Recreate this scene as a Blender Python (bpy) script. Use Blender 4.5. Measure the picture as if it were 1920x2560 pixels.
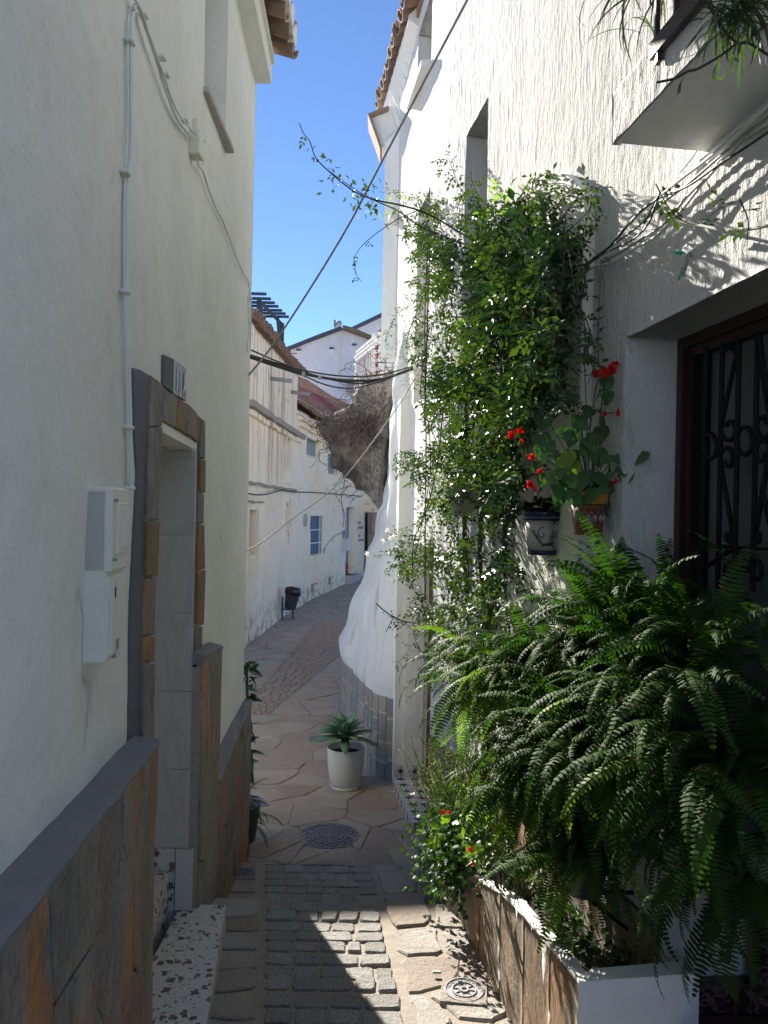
import bpy, math, random
from mathutils import Vector, Matrix, noise
R = math.radians
S = bpy.context.scene
for o in list(bpy.data.objects): bpy.data.objects.remove(o)
rnd = random.Random(7)

# ------------------------------------------------------------------ camera
F = 1925.0; ROLL = 0.02
cam = bpy.data.cameras.new('camera'); co = bpy.data.objects.new('camera', cam)
S.collection.objects.link(co); S.camera = co
cam.sensor_fit = 'VERTICAL'; cam.sensor_height = 36.0; cam.lens = 36.0*F/2560
cam.clip_start = 0.05; cam.clip_end = 3000
co.matrix_world = Matrix(((math.cos(ROLL), -math.sin(ROLL), 0, 0), (0, 0, -1, 0), (math.sin(ROLL), math.cos(ROLL), 0, 0), (0, 0, 0, 1)))
S.render.resolution_x = 768; S.render.resolution_y = 1024
# ------------------------------------------------------------------ light
AZ = -22.0; EL = 28.0
W = bpy.data.worlds.new('World'); S.world = W; W.use_nodes = True
wn = W.node_tree; sk = wn.nodes.new('ShaderNodeTexSky'); sk.sky_type = 'NISHITA'; sk.sun_disc = False
sk.sun_elevation = R(EL); sk.sun_rotation = R(AZ % 360); sk.altitude = 4000; sk.air_density = 1.0; sk.dust_density = 0.0; sk.ozone_density = 4.5
bg = wn.nodes['Background']; bg.inputs[1].default_value = 0.08
wn.links.new(sk.outputs[0], bg.inputs[0])
sd = bpy.data.lights.new('sun', 'SUN'); sd.energy = 5.0; sd.angle = R(0.5); sd.color = (1.0, 0.93, 0.82)
so = bpy.data.objects.new('sun', sd); S.collection.objects.link(so)
TS = Vector((math.sin(R(AZ))*math.cos(R(EL)), math.cos(R(AZ))*math.cos(R(EL)), math.sin(R(EL))))
so.rotation_euler = TS.to_track_quat('Z', 'Y').to_euler()
S.view_settings.view_transform = 'Standard'; S.view_settings.look = 'None'; S.view_settings.gamma = 1
S.view_settings.exposure = 1.5
S.view_settings.use_curve_mapping = False
S.cycles.max_bounces = 10; S.cycles.diffuse_bounces = 6

# ------------------------------------------------------------------ survey of the place (metres; eye at the origin)
def ray(px, py):
    a = (px-960)/F; b = (1280-py)/F; c = math.cos(ROLL); s = math.sin(ROLL)
    return a*c-b*s, a*s+b*c
def at(px, py, D):
    u, v = ray(px, py); return Vector((u*D, D, v*D))
def xl(y): return -0.495-0.10*y if y < 3.38 else -0.7147-0.035*y
def xr(y): return 1.195-0.15*y
def onL(px, py, off=0.0):
    u, v = ray(px, py)
    D = (-0.495+off)/(u+0.10) if u < -0.11 else 99
    if D > 3.38 or D < 0: D = (-0.7147+off)/(u+0.035)
    return Vector((u*D, D, v*D))
def onR(px, py, off=0.0):
    u, v = ray(px, py); D = (1.195+off)/(u+0.15); return Vector((u*D, D, v*D))
E1, E2 = 3.75, 4.73
def gz(y):
    if y < E1: return -(1.566+0.09*max(y, -4))
    if y < E2: return -(1.603+0.12*y)
    if y < 9: return -(2.225+0.02*y)
    if y < 20: return -2.405
    if y < 27: return -2.405+(y-20)*0.045
    return -2.09
def G(px, py):
    u, v = ray(px, py); y = 0.5
    while y < 60:
        if v*y <= gz(y): break
        y += 0.01
    return Vector((u*y, y, gz(y)))
NR = Vector((-1, -0.15, 0)).normalized(); TR = Vector((-0.15, 1, 0)).normalized()

# ------------------------------------------------------------------ materials
class NT:
    def __init__(s, name):
        s.m = bpy.data.materials.new(name); s.m.use_nodes = True; s.t = s.m.node_tree
        s.b = s.t.nodes['Principled BSDF']; s.out = s.t.nodes['Material Output']; s.co = None
    def n(s, ty, **k):
        x = s.t.nodes.new(ty)
        for a, b in k.items():
            if a.startswith('i_'): x.inputs[a[2:].replace('_', ' ')].default_value = b
            else: setattr(x, a, b)
        return x
    def l(s, a, b): s.t.links.new(a, b); return b
    def coord(s, scale=(1, 1, 1), rot=(0, 0, 0)):
        if s.co is None:
            g = s.n('ShaderNodeNewGeometry'); s.co = g.outputs['Position']
        mp = s.n('ShaderNodeMapping'); mp.inputs['Scale'].default_value = scale; mp.inputs['Rotation'].default_value = rot
        s.l(s.co, mp.inputs[0]); return mp.outputs[0]
    def noise(s, sc, det=6, rough=.55, scale=(1, 1, 1), dist=0, rot=(0, 0, 0)):
        x = s.n('ShaderNodeTexNoise'); x.inputs['Scale'].default_value = sc; x.inputs['Detail'].default_value = det
        x.inputs['Roughness'].default_value = rough; x.inputs['Distortion'].default_value = dist
        s.l(s.coord(scale, rot), x.inputs['Vector']); return x.outputs['Fac']
    def ramp(s, fac, stops):
        x = s.n('ShaderNodeValToRGB'); e = x.color_ramp.elements
        while len(e) < len(stops): e.new(0.5)
        for k, (p, c) in enumerate(stops):
            e[k].position = p; e[k].color = (*c, 1) if len(c) == 3 else c
        s.l(fac, x.inputs[0]); return x.outputs[0]
    def mix(s, fac, a, b, bt='MIX'):
        x = s.n('ShaderNodeMix', data_type='RGBA', blend_type=bt)
        for v, i in ((fac, 0), (a, 6), (b, 7)):
            if hasattr(v, 'links'): s.l(v, x.inputs[i])
            else: x.inputs[i].default_value = v if i == 0 else (*v, 1)
        return x.outputs[2]
    def col(s, c):
        if hasattr(c, 'links'): s.l(c, s.b.inputs['Base Color'])
        else: s.b.inputs['Base Color'].default_value = (*c, 1)
    def bump(s, fac, dist, strength=1.0, prev=None):
        x = s.n('ShaderNodeBump'); x.inputs['Distance'].default_value = dist; x.inputs['Strength'].default_value = strength
        s.l(fac, x.inputs['Height'])
        if prev is not None: s.l(prev, x.inputs['Normal'])
        s.l(x.outputs[0], s.b.inputs['Normal']); return x.outputs[0]
def g3(v): return (v, v, v)
def simple(name, c, rough=.7, var=.12, nsc=18, bump=.001, bsc=60, metal=0, spec=None):
    t = NT(name); f = t.noise(nsc)
    t.col(t.mix(f, tuple(x*(1-var*1.6) for x in c), tuple(min(1, x*(1+var)) for x in c)))
    t.b.inputs['Roughness'].default_value = rough; t.b.inputs['Metallic'].default_value = metal
    if spec is not None: t.b.inputs['Specular IOR Level'].default_value = spec
    if bump: t.bump(t.noise(bsc), bump)
    return t.m
def objrandom(t):
    return t.n('ShaderNodeObjectInfo').outputs['Random']
def plaster(name, base, dirt=(.5, .47, .42), amt=.35, bsc=38, bd=.004, streak=False, fine=.0015, crack=0.0):
    t = NT(name)
    big = t.noise(1.3, 5); med = t.noise(7, 6)
    c = t.mix(t.ramp(big, [(.35, g3(0)), (.7, g3(1))]), base, tuple(x*.87 for x in base))
    c = t.mix(t.ramp(t.noise(3.1, 7, .6, dist=.6), [(.52, g3(0)), (.60, g3(.6))]), c, tuple(x*.90 for x in base))
    d = t.ramp(t.noise(5, 8, .65, scale=(1, 1, .25 if streak else .7), dist=.4), [(.56, g3(0)), (.74, g3(1))])
    dd = t.n('ShaderNodeMath', operation='MULTIPLY'); t.l(d, dd.inputs[0]); dd.inputs[1].default_value = amt
    c = t.mix(dd.outputs[0], c, dirt)
    t.col(c); t.b.inputs['Roughness'].default_value = .92; t.b.inputs['Specular IOR Level'].default_value = .15
    b1 = t.bump(t.noise(bsc, 4, .6, scale=(1, 1, .3 if streak else .8)), bd)
    b2 = t.bump(t.noise(4.5, 7, .6), .020, 1, b1)
    b3 = t.bump(t.noise(160, 3), fine, 1, b2)
    if crack:
        v = t.n('ShaderNodeTexVoronoi', feature='DISTANCE_TO_EDGE'); v.inputs['Scale'].default_value = 1.1
        w = t.n('ShaderNodeMix', data_type='RGBA'); w.inputs[0].default_value = .16
        nz = t.n('ShaderNodeTexNoise'); nz.inputs['Scale'].default_value = 5; nz.inputs['Detail'].default_value = 6
        t.l(t.coord((1, 1, .6)), nz.inputs['Vector']); t.l(t.coord((1, 1, .6)), w.inputs[6]); t.l(nz.outputs['Color'], w.inputs[7])
        t.l(w.outputs[2], v.inputs['Vector'])
        cr = t.ramp(v.outputs['Distance'], [(0, g3(0)), (.008, g3(1))])
        mk = t.ramp(t.noise(1.6, 3), [(.38, g3(0)), (.42, g3(1))])
        crm = t.mix(mk, cr, (1, 1, 1))
        t.bump(crm, crack, 1, b3)
        c2 = t.mix(crm, tuple(x*.72 for x in base), c); t.col(c2)
    return t.m
M = {}
M['plaster_left'] = plaster('plaster left', (.80, .81, .745), (.50, .51, .45), .38, 24, .0045, crack=.004)
M['plaster_right'] = plaster('plaster right', (.72, .715, .70), (.36, .33, .30), .7, 50, .015, True, .005)
M['plaster_smooth'] = plaster('plaster smooth', (.78, .78, .76), (.45, .46, .46), .35, 14, .002, True)
M['plaster_curvy'] = plaster('plaster thick', (.66, .68, .70), (.27, .29, .30), .85, 7, .014, True, .003)
def far_plaster():
    t = NT('plaster old cream')
    base = t.mix(t.ramp(t.noise(.7, 4), [(.35, g3(0)), (.65, g3(1))]), (.88, .72, .50), (.88, .79, .64))
    st = t.ramp(t.noise(4.2, 7, .7, scale=(1, 1, .04)), [(.50, g3(0)), (.60, g3(1))])
    z = t.n('ShaderNodeSeparateXYZ'); t.l(t.co, z.inputs[0])
    zr = t.n('ShaderNodeMapRange'); zr.inputs[1].default_value = -.2; zr.inputs[2].default_value = 1.1; t.l(z.outputs[2], zr.inputs[0])
    yr = t.n('ShaderNodeMapRange'); yr.inputs[1].default_value = 18.5; yr.inputs[2].default_value = 16.5; t.l(z.outputs[1], yr.inputs[0])
    m1 = t.n('ShaderNodeMath', operation='MULTIPLY'); t.l(st, m1.inputs[0]); t.l(zr.outputs[0], m1.inputs[1])
    m2 = t.n('ShaderNodeMath', operation='MULTIPLY'); t.l(m1.outputs[0], m2.inputs[0]); t.l(yr.outputs[0], m2.inputs[1])
    m3 = t.n('ShaderNodeMath', operation='MULTIPLY'); t.l(m2.outputs[0], m3.inputs[0]); m3.inputs[1].default_value = .75
    c = t.mix(m3.outputs[0], base, (.28, .20, .13))
    # grime low down and scattered patches
    lo = t.n('ShaderNodeMapRange'); lo.inputs[1].default_value = -1.7; lo.inputs[2].default_value = -2.4; t.l(z.outputs[2], lo.inputs[0])
    gr = t.ramp(t.noise(4, 8, .7), [(.47, g3(0)), (.6, g3(1))])
    m4 = t.n('ShaderNodeMath', operation='MULTIPLY'); t.l(gr, m4.inputs[0]); t.l(lo.outputs[0], m4.inputs[1])
    c = t.mix(m4.outputs[0], c, (.24, .19, .15))
    pt = t.ramp(t.noise(2.3, 9, .72), [(.57, g3(0)), (.70, g3(.6))])
    c = t.mix(pt, c, (.36, .31, .26))
    t.col(c); t.b.inputs['Roughness'].default_value = .95; t.b.inputs['Specular IOR Level'].default_value = .1
    b = t.bump(t.noise(5, 6, .6), .03); t.bump(t.noise(28, 5), .008, 1, b)
    return t.m
M['plaster_far'] = far_plaster()
M['plaster_back'] = plaster('plaster distant', (.78, .76, .78), (.46, .43, .45), .45, 6, .01, True)
M['grey_paint'] = simple('grey paint', (.105, .115, .135), .75, .12, 9, .001, 70)
M['ledge_paint'] = simple('grey ledge paint', (.20, .205, .215), .8, .18, 7, .0015, 60)
def slate(name, cols, orange=.5):
    t = NT(name); r = objrandom(t)
    f = t.noise(5.5, 9, .68, scale=(1, 1, .7), dist=1.4)
    base = t.ramp(f, [(.33, cols[0]), (.5, cols[1]), (.64, cols[2])])
    base = t.mix(t.ramp(t.noise(1.7, 4), [(.45, g3(0)), (.6, g3(.7))]), base, tuple(x*y for x, y in zip(cols[1], (.62, .70, .68))))
    base = t.mix(t.ramp(r, [(0, g3(.45)), (1, g3(0))]), base, cols[0])
    o = t.ramp(t.noise(2.6, 6, .62, scale=(1, 1, .5), dist=1.2, rot=(.2, 0, 0)), [(.53-.08*orange, g3(0)), (.62, g3(1))])
    rr = t.ramp(r, [(.2, g3(.25)), (.9, g3(1))])
    mm = t.n('ShaderNodeMath', operation='MULTIPLY'); t.l(o, mm.inputs[0]); t.l(rr, mm.inputs[1])
    m2 = t.n('ShaderNodeMath', operation='MULTIPLY'); t.l(mm.outputs[0], m2.inputs[0]); m2.inputs[1].default_value = min(1, orange*1.5)
    c = t.mix(m2.outputs[0], base, (.50, .19, .035))
    c = t.mix(t.ramp(t.noise(26, 7, .72, scale=(1, 1, .62), dist=2.0, rot=(.3, 0, 0)), [(.38, g3(.5)), (.50, g3(0))]), c, (.05, .045, .04))
    t.col(c); t.b.inputs['Roughness'].default_value = .7; t.b.inputs['Specular IOR Level'].default_value = .3
    b = t.bump(t.noise(8, 9, .66, scale=(1, 1, .55), dist=1.8, rot=(.3, 0, 0)), .020); t.bump(t.noise(60, 5, .6, scale=(1, 1, .3)), .004, 1, b)
    return t.m
M['slate'] = slate('slate warm', [(.16, .15, .135), (.31, .275, .235), (.42, .37, .29)], .9)
M['slate_grey'] = slate('slate grey', [(.20, .21, .225), (.33, .34, .35), (.42, .39, .36)], .3)
M['slate_jamb'] = slate('slate jamb', [(.17, .155, .14), (.27, .25, .225), (.35, .32, .28)], .35)
M['slate_orange'] = slate('slate ochre', [(.19, .12, .07), (.30, .18, .085), (.35, .24, .13)], .35)
M['planter_stone'] = slate('planter stone', [(.15, .12, .09), (.26, .215, .165), (.34, .28, .21)], .5)
M['mortar'] = simple('mortar', (.33, .285, .24), .95, .25, 30, .004, 90)
M['mortar_light'] = simple('mortar pale', (.46, .43, .39), .95, .22, 22, .003, 80)
def stone(name, a, b, speck=.35, sc=160, bd=.004):
    t = NT(name); r = objrandom(t)
    c = t.mix(r, a, b)
    f = t.noise(sc, 4, .7); c = t.mix(t.ramp(f, [(.35, g3(speck)), (.6, g3(0))]), c, (.06, .058, .055))
    c = t.mix(t.ramp(t.noise(4, 6), [(.4, g3(0)), (.7, g3(.5))]), c, tuple(x*.72 for x in a))
    t.col(c); t.b.inputs['Roughness'].default_value = .85; t.b.inputs['Specular IOR Level'].default_value = .25
    q = t.bump(t.noise(28, 6, .65), bd*1.6); t.bump(t.noise(110, 5, .7), bd, 1, q)
    return t.m
M['granite'] = stone('granite sett', (.38, .37, .35), (.50, .485, .46), .85, 190, .008)
M['flag'] = stone('flagstone', (.35, .29, .24), (.46, .44, .41), .3, 90, .006)
M['flag_far'] = stone('flagstone rosy', (.38, .30, .235), (.50, .42, .345), .35, 60, .007)
M['dado_block'] = stone('dado block', (.24, .25, .28), (.40, .35, .31), .35, 40, .006)
M['iron'] = simple('cast iron', (.20, .195, .215), .55, .2, 40, .0008, 200, .3)
M['iron_pale'] = simple('cast iron pale', (.30, .30, .31), .6, .15, 60, .0008, 200, .1)
M['black'] = simple('black metal', (.010, .010, .012), .6, .1, 30, .0003, 150, 0, .15)
M['railbrown'] = simple('brown rail paint', (.06, .032, .032), .5, .2, 30, .001, 90)
M['frame_brown'] = simple('brown window frame', (.045, .015, .013), .45, .15, 20, .0006, 100)
M['glass_dark'] = simple('window glass dark', (.11, .11, .115), .35, .3, 3, 0)
M['curtain'] = simple('curtain', (.12, .12, .125), .9, .25, 6, .004, 30)
M['terracotta'] = simple('terracotta', (.34, .145, .075), .75, .3, 14, .002, 70)
M['rooftile'] = simple('old roof tile', (.30, .20, .15), .9, .35, 12, .004, 60)
M['rooftile_red'] = simple('red roof tile', (.33, .075, .055), .8, .3, 5, .003, 40)
M['whitewash'] = simple('whitewash', (.78, .78, .76), .9, .06, 20, .003, 50)
M['pipe'] = simple('white painted pipe', (.70, .72, .69), .6, .06, 20, .0006, 120)
M['white_plastic'] = simple('white plastic', (.66, .65, .61), .4, .09, 7, .0004, 150)
M['box_plastic'] = simple('painted box', (.72, .71, .60), .5, .06, 14, .0004, 120)
M['wood_blue'] = simple('dark blue timber', (.035, .06, .09), .7, .3, 12, .002, 60)
M['blue'] = simple('blue paint', (.055, .12, .26), .6, .3, 8, .001, 50)
M['bluegrey'] = simple('blue grey door paint', (.13, .22, .31), .6, .12, 8, .001, 50)
M['green_shutter'] = simple('grey green shutter', (.22, .27, .24), .7, .1, 8, .001, 50)
M['red_paint'] = simple('red paint', (.33, .06, .035), .7, .2, 6, .001, 50)
M['cable'] = simple('black cable', (.02, .02, .024), .6, .1, 30, 0)
M['cable_grey'] = simple('grey cable', (.30, .30, .30), .6, .3, 30, 0)
M['rope'] = simple('pale rope', (.55, .53, .48), .8, .1, 60, .0005, 300)
M['string_green'] = simple('green string', (.02, .16, .09), .8, .2, 60, 0)
M['net_green'] = simple('green netting', (.03, .40, .25), .6, .2, 60, 0)
M['bin'] = simple('bin plastic', (.045, .05, .06), .5, .1, 10, 0)
M['bag'] = simple('bin bag', (.01, .01, .012), .25, .1, 10, .01, 18)
M['soil'] = simple('soil', (.035, .025, .02), 1, .4, 40, .01, 60)
M['tile_grey'] = None
def veined(name, c, v, rough=.35, sc=3, sz=.2, amt=.6):
    t = NT(name)
    f = t.noise(sc, 6, .55, scale=(1, 1, sz), dist=1.5, rot=(0, .25, 0))
    t.col(t.mix(t.ramp(f, [(.47, g3(0)), (.5, g3(amt)), (.53, g3(0))]), c, v)); t.b.inputs['Roughness'].default_value = rough
    return t.m
M['jamb_tile'] = veined('porcelain tile', (.43, .41, .38), (.33, .31, .29), .3, 5, .15, .5)
M['tile_plinth'] = veined('pale plinth', (.50, .48, .42), (.43, .41, .37), .5, 5, .2, .3)
M['marble_dark'] = veined('dark marble', (.035, .012, .014), (.22, .16, .15), .25, 9, 1, .8)
M['step_brown'] = simple('brown step', (.12, .055, .05), .5, .15, 20, .001, 90)
M['tile_white'] = simple('white tile', (.62, .60, .62), .35, .05, 10, 0)
M['tile_ink'] = simple('tile ink', (.04, .04, .06), .4, .1, 10, 0)
M['number_blue'] = simple('blue glaze', (.02, .03, .09), .25, .1, 30, 0)
M['number_grey'] = simple('grey glaze', (.16, .20, .23), .3, .15, 40, 0)
def terrazzo():
    t = NT('terrazzo'); base = t.mix(t.noise(30), (.50, .48, .44), (.60, .58, .54))
    for sc, th, col in ((30, .34, (.07, .05, .045)), (52, .27, (.10, .07, .06)), (95, .24, (.13, .10, .09))):
        w = t.n('ShaderNodeMix', data_type='RGBA'); w.inputs[0].default_value = .04
        nz = t.n('ShaderNodeTexNoise'); nz.inputs['Scale'].default_value = 30; t.l(t.coord(), nz.inputs['Vector'])
        t.l(t.coord(), w.inputs[6]); t.l(nz.outputs['Color'], w.inputs[7])
        v = t.n('ShaderNodeTexVoronoi', distance='CHEBYCHEV'); v.inputs['Scale'].default_value = sc; t.l(w.outputs[2], v.inputs['Vector'])
        sp = t.n('ShaderNodeSeparateColor'); t.l(v.outputs['Color'], sp.inputs[0])
        lim = t.n('ShaderNodeMath', operation='MULTIPLY'); t.l(sp.outputs[0], lim.inputs[0]); lim.inputs[1].default_value = th*1.25
        lt = t.n('ShaderNodeMath', operation='LESS_THAN'); t.l(v.outputs['Distance'], lt.inputs[0]); t.l(lim.outputs[0], lt.inputs[1])
        g = t.n('ShaderNodeMath', operation='GREATER_THAN'); t.l(sp.outputs[1], g.inputs[0]); g.inputs[1].default_value = .35
        a = t.n('ShaderNodeMath', operation='MULTIPLY'); t.l(lt.outputs[0], a.inputs[0]); t.l(g.outputs[0], a.inputs[1])
        base = t.mix(a.outputs[0], base, t.mix(sp.outputs[2], col, tuple(x*2.2 for x in col)))
    t.col(base); t.b.inputs['Roughness'].default_value = .45
    return t.m
M['terrazzo'] = terrazzo()
def rockm():
    t = NT('rough rock'); f = t.noise(3.5, 9, .7)
    c = t.ramp(f, [(.3, (.10, .085, .085)), (.5, (.21, .18, .17)), (.68, (.38, .33, .28))])
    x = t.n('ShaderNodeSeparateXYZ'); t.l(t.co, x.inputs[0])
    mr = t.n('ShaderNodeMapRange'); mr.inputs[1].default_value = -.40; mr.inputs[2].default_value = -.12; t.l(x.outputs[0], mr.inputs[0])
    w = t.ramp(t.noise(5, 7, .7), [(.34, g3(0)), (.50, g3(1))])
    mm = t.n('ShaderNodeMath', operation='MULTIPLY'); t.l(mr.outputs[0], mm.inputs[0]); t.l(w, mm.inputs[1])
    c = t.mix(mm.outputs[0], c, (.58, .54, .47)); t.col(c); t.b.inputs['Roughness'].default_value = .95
    b = t.bump(t.noise(6, 9, .72, dist=.8), .16); t.bump(t.noise(26, 7, .7), .03, 1, b); return t.m
M['rock'] = rockm()
M['twig'] = simple('dry twig', (.13, .095, .085), .9, .4, 20, 0)
M['brush'] = simple('dry brush', (.12, .095, .09), .95, .4, 3, 0)
def leafm(name, a, b, trans=.35, rough=.42, sc=5, tint=(1.3, 1.7, .5), spec=.4):
    t = NT(name); f = t.ramp(t.noise(sc, 3), [(.3, g3(0)), (.7, g3(1))]); c = t.mix(f, a, b); t.col(c)
    t.b.inputs['Roughness'].default_value = rough; t.b.inputs['Specular IOR Level'].default_value = spec
    tr = t.n('ShaderNodeBsdfTranslucent'); br = t.mix(1.0, c, tint, 'MULTIPLY'); t.l(br, tr.inputs[0])
    mx = t.n('ShaderNodeMixShader'); mx.inputs[0].default_value = trans
    t.l(t.b.outputs[0], mx.inputs[1]); t.l(tr.outputs[0], mx.inputs[2]); t.l(mx.outputs[0], t.out.inputs[0]); return t.m
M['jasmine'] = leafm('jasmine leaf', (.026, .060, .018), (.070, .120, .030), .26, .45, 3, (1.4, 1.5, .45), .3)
M['fern'] = leafm('fern frond', (.022, .056, .013), (.055, .11, .022), .28, .62, 5, (1.25, 1.7, .5), .10)
M['fern_yellow'] = leafm('fern frond young', (.10, .17, .025), (.17, .24, .035), .42, .55, 5, (1.25, 1.6, .5), .12)
M['ivy'] = leafm('ivy leaf', (.022, .058, .020), (.055, .115, .036), .25, .5, 5, (1.3, 1.6, .5), .2)
M['lime'] = leafm('lime leaf', (.14, .23, .03), (.26, .34, .04), .45, .35)
M['euph'] = leafm('thick leaf', (.06, .11, .04), (.16, .20, .06), .3, .4)
M['rosemary'] = leafm('needle leaf', (.06, .09, .035), (.15, .17, .07), .3, .6)
M['jasmine_dark'] = leafm('jasmine leaf dark', (.014, .040, .018), (.032, .075, .028), .12, .33, 3)  # darker copy of the jasmine leaf, shade put into its colour
M['begonia'] = leafm('begonia leaf', (.045, .12, .04), (.075, .15, .05), .2, .4)
M['darkleaf'] = leafm('dark leaf', (.018, .022, .016), (.035, .04, .03), .2, .45)
M['agave'] = leafm('agave leaf', (.13, .28, .15), (.23, .38, .23), .15, .5)
M['rubber'] = leafm('glossy leaf', (.015, .05, .02), (.03, .08, .03), .12, .2)
M['grey_leaf'] = leafm('grey green strap leaf', (.045, .075, .04), (.10, .145, .08), .3, .4)
M['tiny'] = leafm('tiny pale leaf', (.16, .22, .08), (.28, .32, .15), .4, .5)
M['red_petal'] = leafm('red petal', (.62, .006, .006), (.80, .02, .015), .3, .5, 5, (1.2, 1, 1))
M['white_petal'] = leafm('white petal', (.75, .75, .70), (.8, .8, .78), .3, .5, 5, (1, 1, 1))
M['stem_green'] = simple('green stem', (.07, .11, .04), .6, .3, 20, 0)
M['stem_dark'] = simple('dark woody stem', (.05, .04, .03), .8, .3, 20, 0)
M['bark'] = simple('palm bark', (.14, .11, .08), .9, .4, 60, .004, 90)
M['blue_glaze'] = simple('cobalt glaze', (.012, .02, .10), .2, .2, 20, 0)
M['cream_glaze'] = simple('cream glaze', (.50, .47, .44), .35, .1, 20, 0)
M['rust_glaze'] = simple('brown glaze', (.20, .065, .03), .3, .25, 14, .0006, 60)
M['yellow_glaze'] = simple('yellow glaze', (.55, .27, .04), .3, .2, 14, 0)
M['pink_cloth'] = simple('pink cloth', (.65, .42, .42), .9, .08, 10, .003, 30)
M['ac'] = simple('appliance white', (.55, .56, .58), .5, .05, 10, 0)

# ------------------------------------------------------------------ objects
C = S.collection; WL = {}
class MB:
    def __init__(s): s.v = []; s.f = []; s.sm = False
    def add(s, vs, fs, T=None):
        n = len(s.v)
        s.v += [tuple(T @ Vector(p)) for p in vs] if T is not None else [tuple(p) for p in vs]
        s.f += [tuple(i+n for i in f) for f in fs]; return s
    def box(s, c, d, T=None, ch=0.0):
        x, y, z = (q/2 for q in d); c = Vector(c)
        if ch <= 0:
            vs = [c+Vector((a*x, b*y, e*z)) for a in (-1, 1) for b in (-1, 1) for e in (-1, 1)]
            fs = [(0, 1, 3, 2), (4, 6, 7, 5), (0, 4, 5, 1), (2, 3, 7, 6), (0, 2, 6, 4), (1, 5, 7, 3)]
            return s.add(vs, fs, T)
        import itertools
        vs = []; idx = {}
        for a, b, e in itertools.product((-1, 1), repeat=3):
            for ax in range(3):
                p = [a*x, b*y, e*z]; q = [x, y, z]
                for k in range(3):
                    if k != ax: p[k] -= math.copysign(ch, p[k])
                idx[(a, b, e, ax)] = len(vs); vs.append(c+Vector(p))
        fs = []
        for ax in range(3):
            o = [k for k in range(3) if k != ax]
            for sg in (-1, 1):
                r = []
                for (p, q) in ((-1, -1), (1, -1), (1, 1), (-1, 1)):
                    k = [0, 0, 0]; k[ax] = sg; k[o[0]] = p; k[o[1]] = q; r.append(idx[(*k, ax)])
                fs.append(r)
        for ax in range(3):
            o = [k for k in range(3) if k != ax]
            for p in (-1, 1):
                for q in (-1, 1):
                    k0 = [0, 0, 0]; k0[ax] = -1; k0[o[0]] = p; k0[o[1]] = q; k1 = list(k0); k1[ax] = 1
                    fs.append([idx[(*k0, o[0])], idx[(*k1, o[0])], idx[(*k1, o[1])], idx[(*k0, o[1])]])
        for a, b, e in itertools.product((-1, 1), repeat=3): fs.append([idx[(a, b, e, k)] for k in range(3)])
        return s.add(vs, fs, T)
    def prism(s, poly, z0, z1, inset=0.0, bev=0.0):
        # poly: list of (x,y); z0/z1 numbers or functions of (x,y)
        n = len(poly); cx = sum(p[0] for p in poly)/n; cy = sum(p[1] for p in poly)/n
        f0 = z0 if callable(z0) else (lambda x, y: z0); f1 = z1 if callable(z1) else (lambda x, y: z1)
        A = [(x, y, f0(x, y)) for x, y in poly]
        if bev > 0:
            B = [(x, y, f1(x, y)-bev) for x, y in poly]
            r = [max(.0, 1-bev*1.3/max(.01, math.hypot(x-cx, y-cy))) for x, y in poly]
            Cc = [(cx+(x-cx)*k, cy+(y-cy)*k) for (x, y), k in zip(poly, r)]
            Cc = [(x, y, f1(x, y)) for x, y in Cc]
            vs = A+B+Cc
            fs = [tuple(reversed(range(n)))]+[(i, (i+1) % n, n+(i+1) % n, n+i) for i in range(n)]
            fs += [(n+i, n+(i+1) % n, 2*n+(i+1) % n, 2*n+i) for i in range(n)]+[tuple(2*n+i for i in range(n))]
        else:
            B = [(x, y, f1(x, y)) for x, y in poly]; vs = A+B
            fs = [tuple(reversed(range(n))), tuple(n+i for i in range(n))]+[(i, (i+1) % n, n+(i+1) % n, n+i) for i in range(n)]
        return s.add(vs, fs)
    def tube(s, pts, r, n=6, cap=True):
        P = [Vector(p) for p in pts]; m = len(P)
        if m < 2: return s
        rr = r if hasattr(r, '__len__') else [r]*m
        t0 = (P[1]-P[0]).normalized(); up = Vector((0, 0, 1)) if abs(t0.z) < .9 else Vector((1, 0, 0))
        nrm = (up-t0*up.dot(t0)).normalized(); base = len(s.v)
        for i in range(m):
            t = (P[min(i+1, m-1)]-P[max(i-1, 0)])
            t = t.normalized() if t.length > 1e-9 else t0
            nrm = nrm-t*nrm.dot(t)
            nrm = nrm.normalized() if nrm.length > 1e-6 else t.orthogonal().normalized()
            b = t.cross(nrm)
            for k in range(n):
                a = 2*math.pi*k/n; s.v.append(tuple(P[i]+(nrm*math.cos(a)+b*math.sin(a))*rr[i]))
        for i in range(m-1):
            for k in range(n):
                s.f.append((base+i*n+k, base+i*n+(k+1) % n, base+(i+1)*n+(k+1) % n, base+(i+1)*n+k))
        if cap and n > 2:
            s.f.append(tuple(base+k for k in reversed(range(n)))); s.f.append(tuple(base+(m-1)*n+k for k in range(n)))
        return s
    def lathe(s, prof, c, n=28, T=None):
        c = Vector(c); base = len(s.v); vs = []; fs = []
        for r, z in prof:
            for k in range(n):
                a = 2*math.pi*k/n; vs.append(c+Vector((r*math.cos(a), r*math.sin(a), z)))
        for i in range(len(prof)-1):
            for k in range(n): fs.append((i*n+k, i*n+(k+1) % n, (i+1)*n+(k+1) % n, (i+1)*n+k))
        fs.append(tuple(reversed(range(n)))); fs.append(tuple((len(prof)-1)*n+k for k in range(n)))
        return s.add(vs, fs, T)
    def mesh(s, name):
        me = bpy.data.meshes.new(name); me.from_pydata(s.v, [], s.f); me.validate(verbose=False)
        if s.sm is True:
            me.polygons.foreach_set('use_smooth', [True]*len(me.polygons))
        me.update(); return me
def wloc(o): return WL.get(o.name, Vector((0, 0, 0)))
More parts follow.
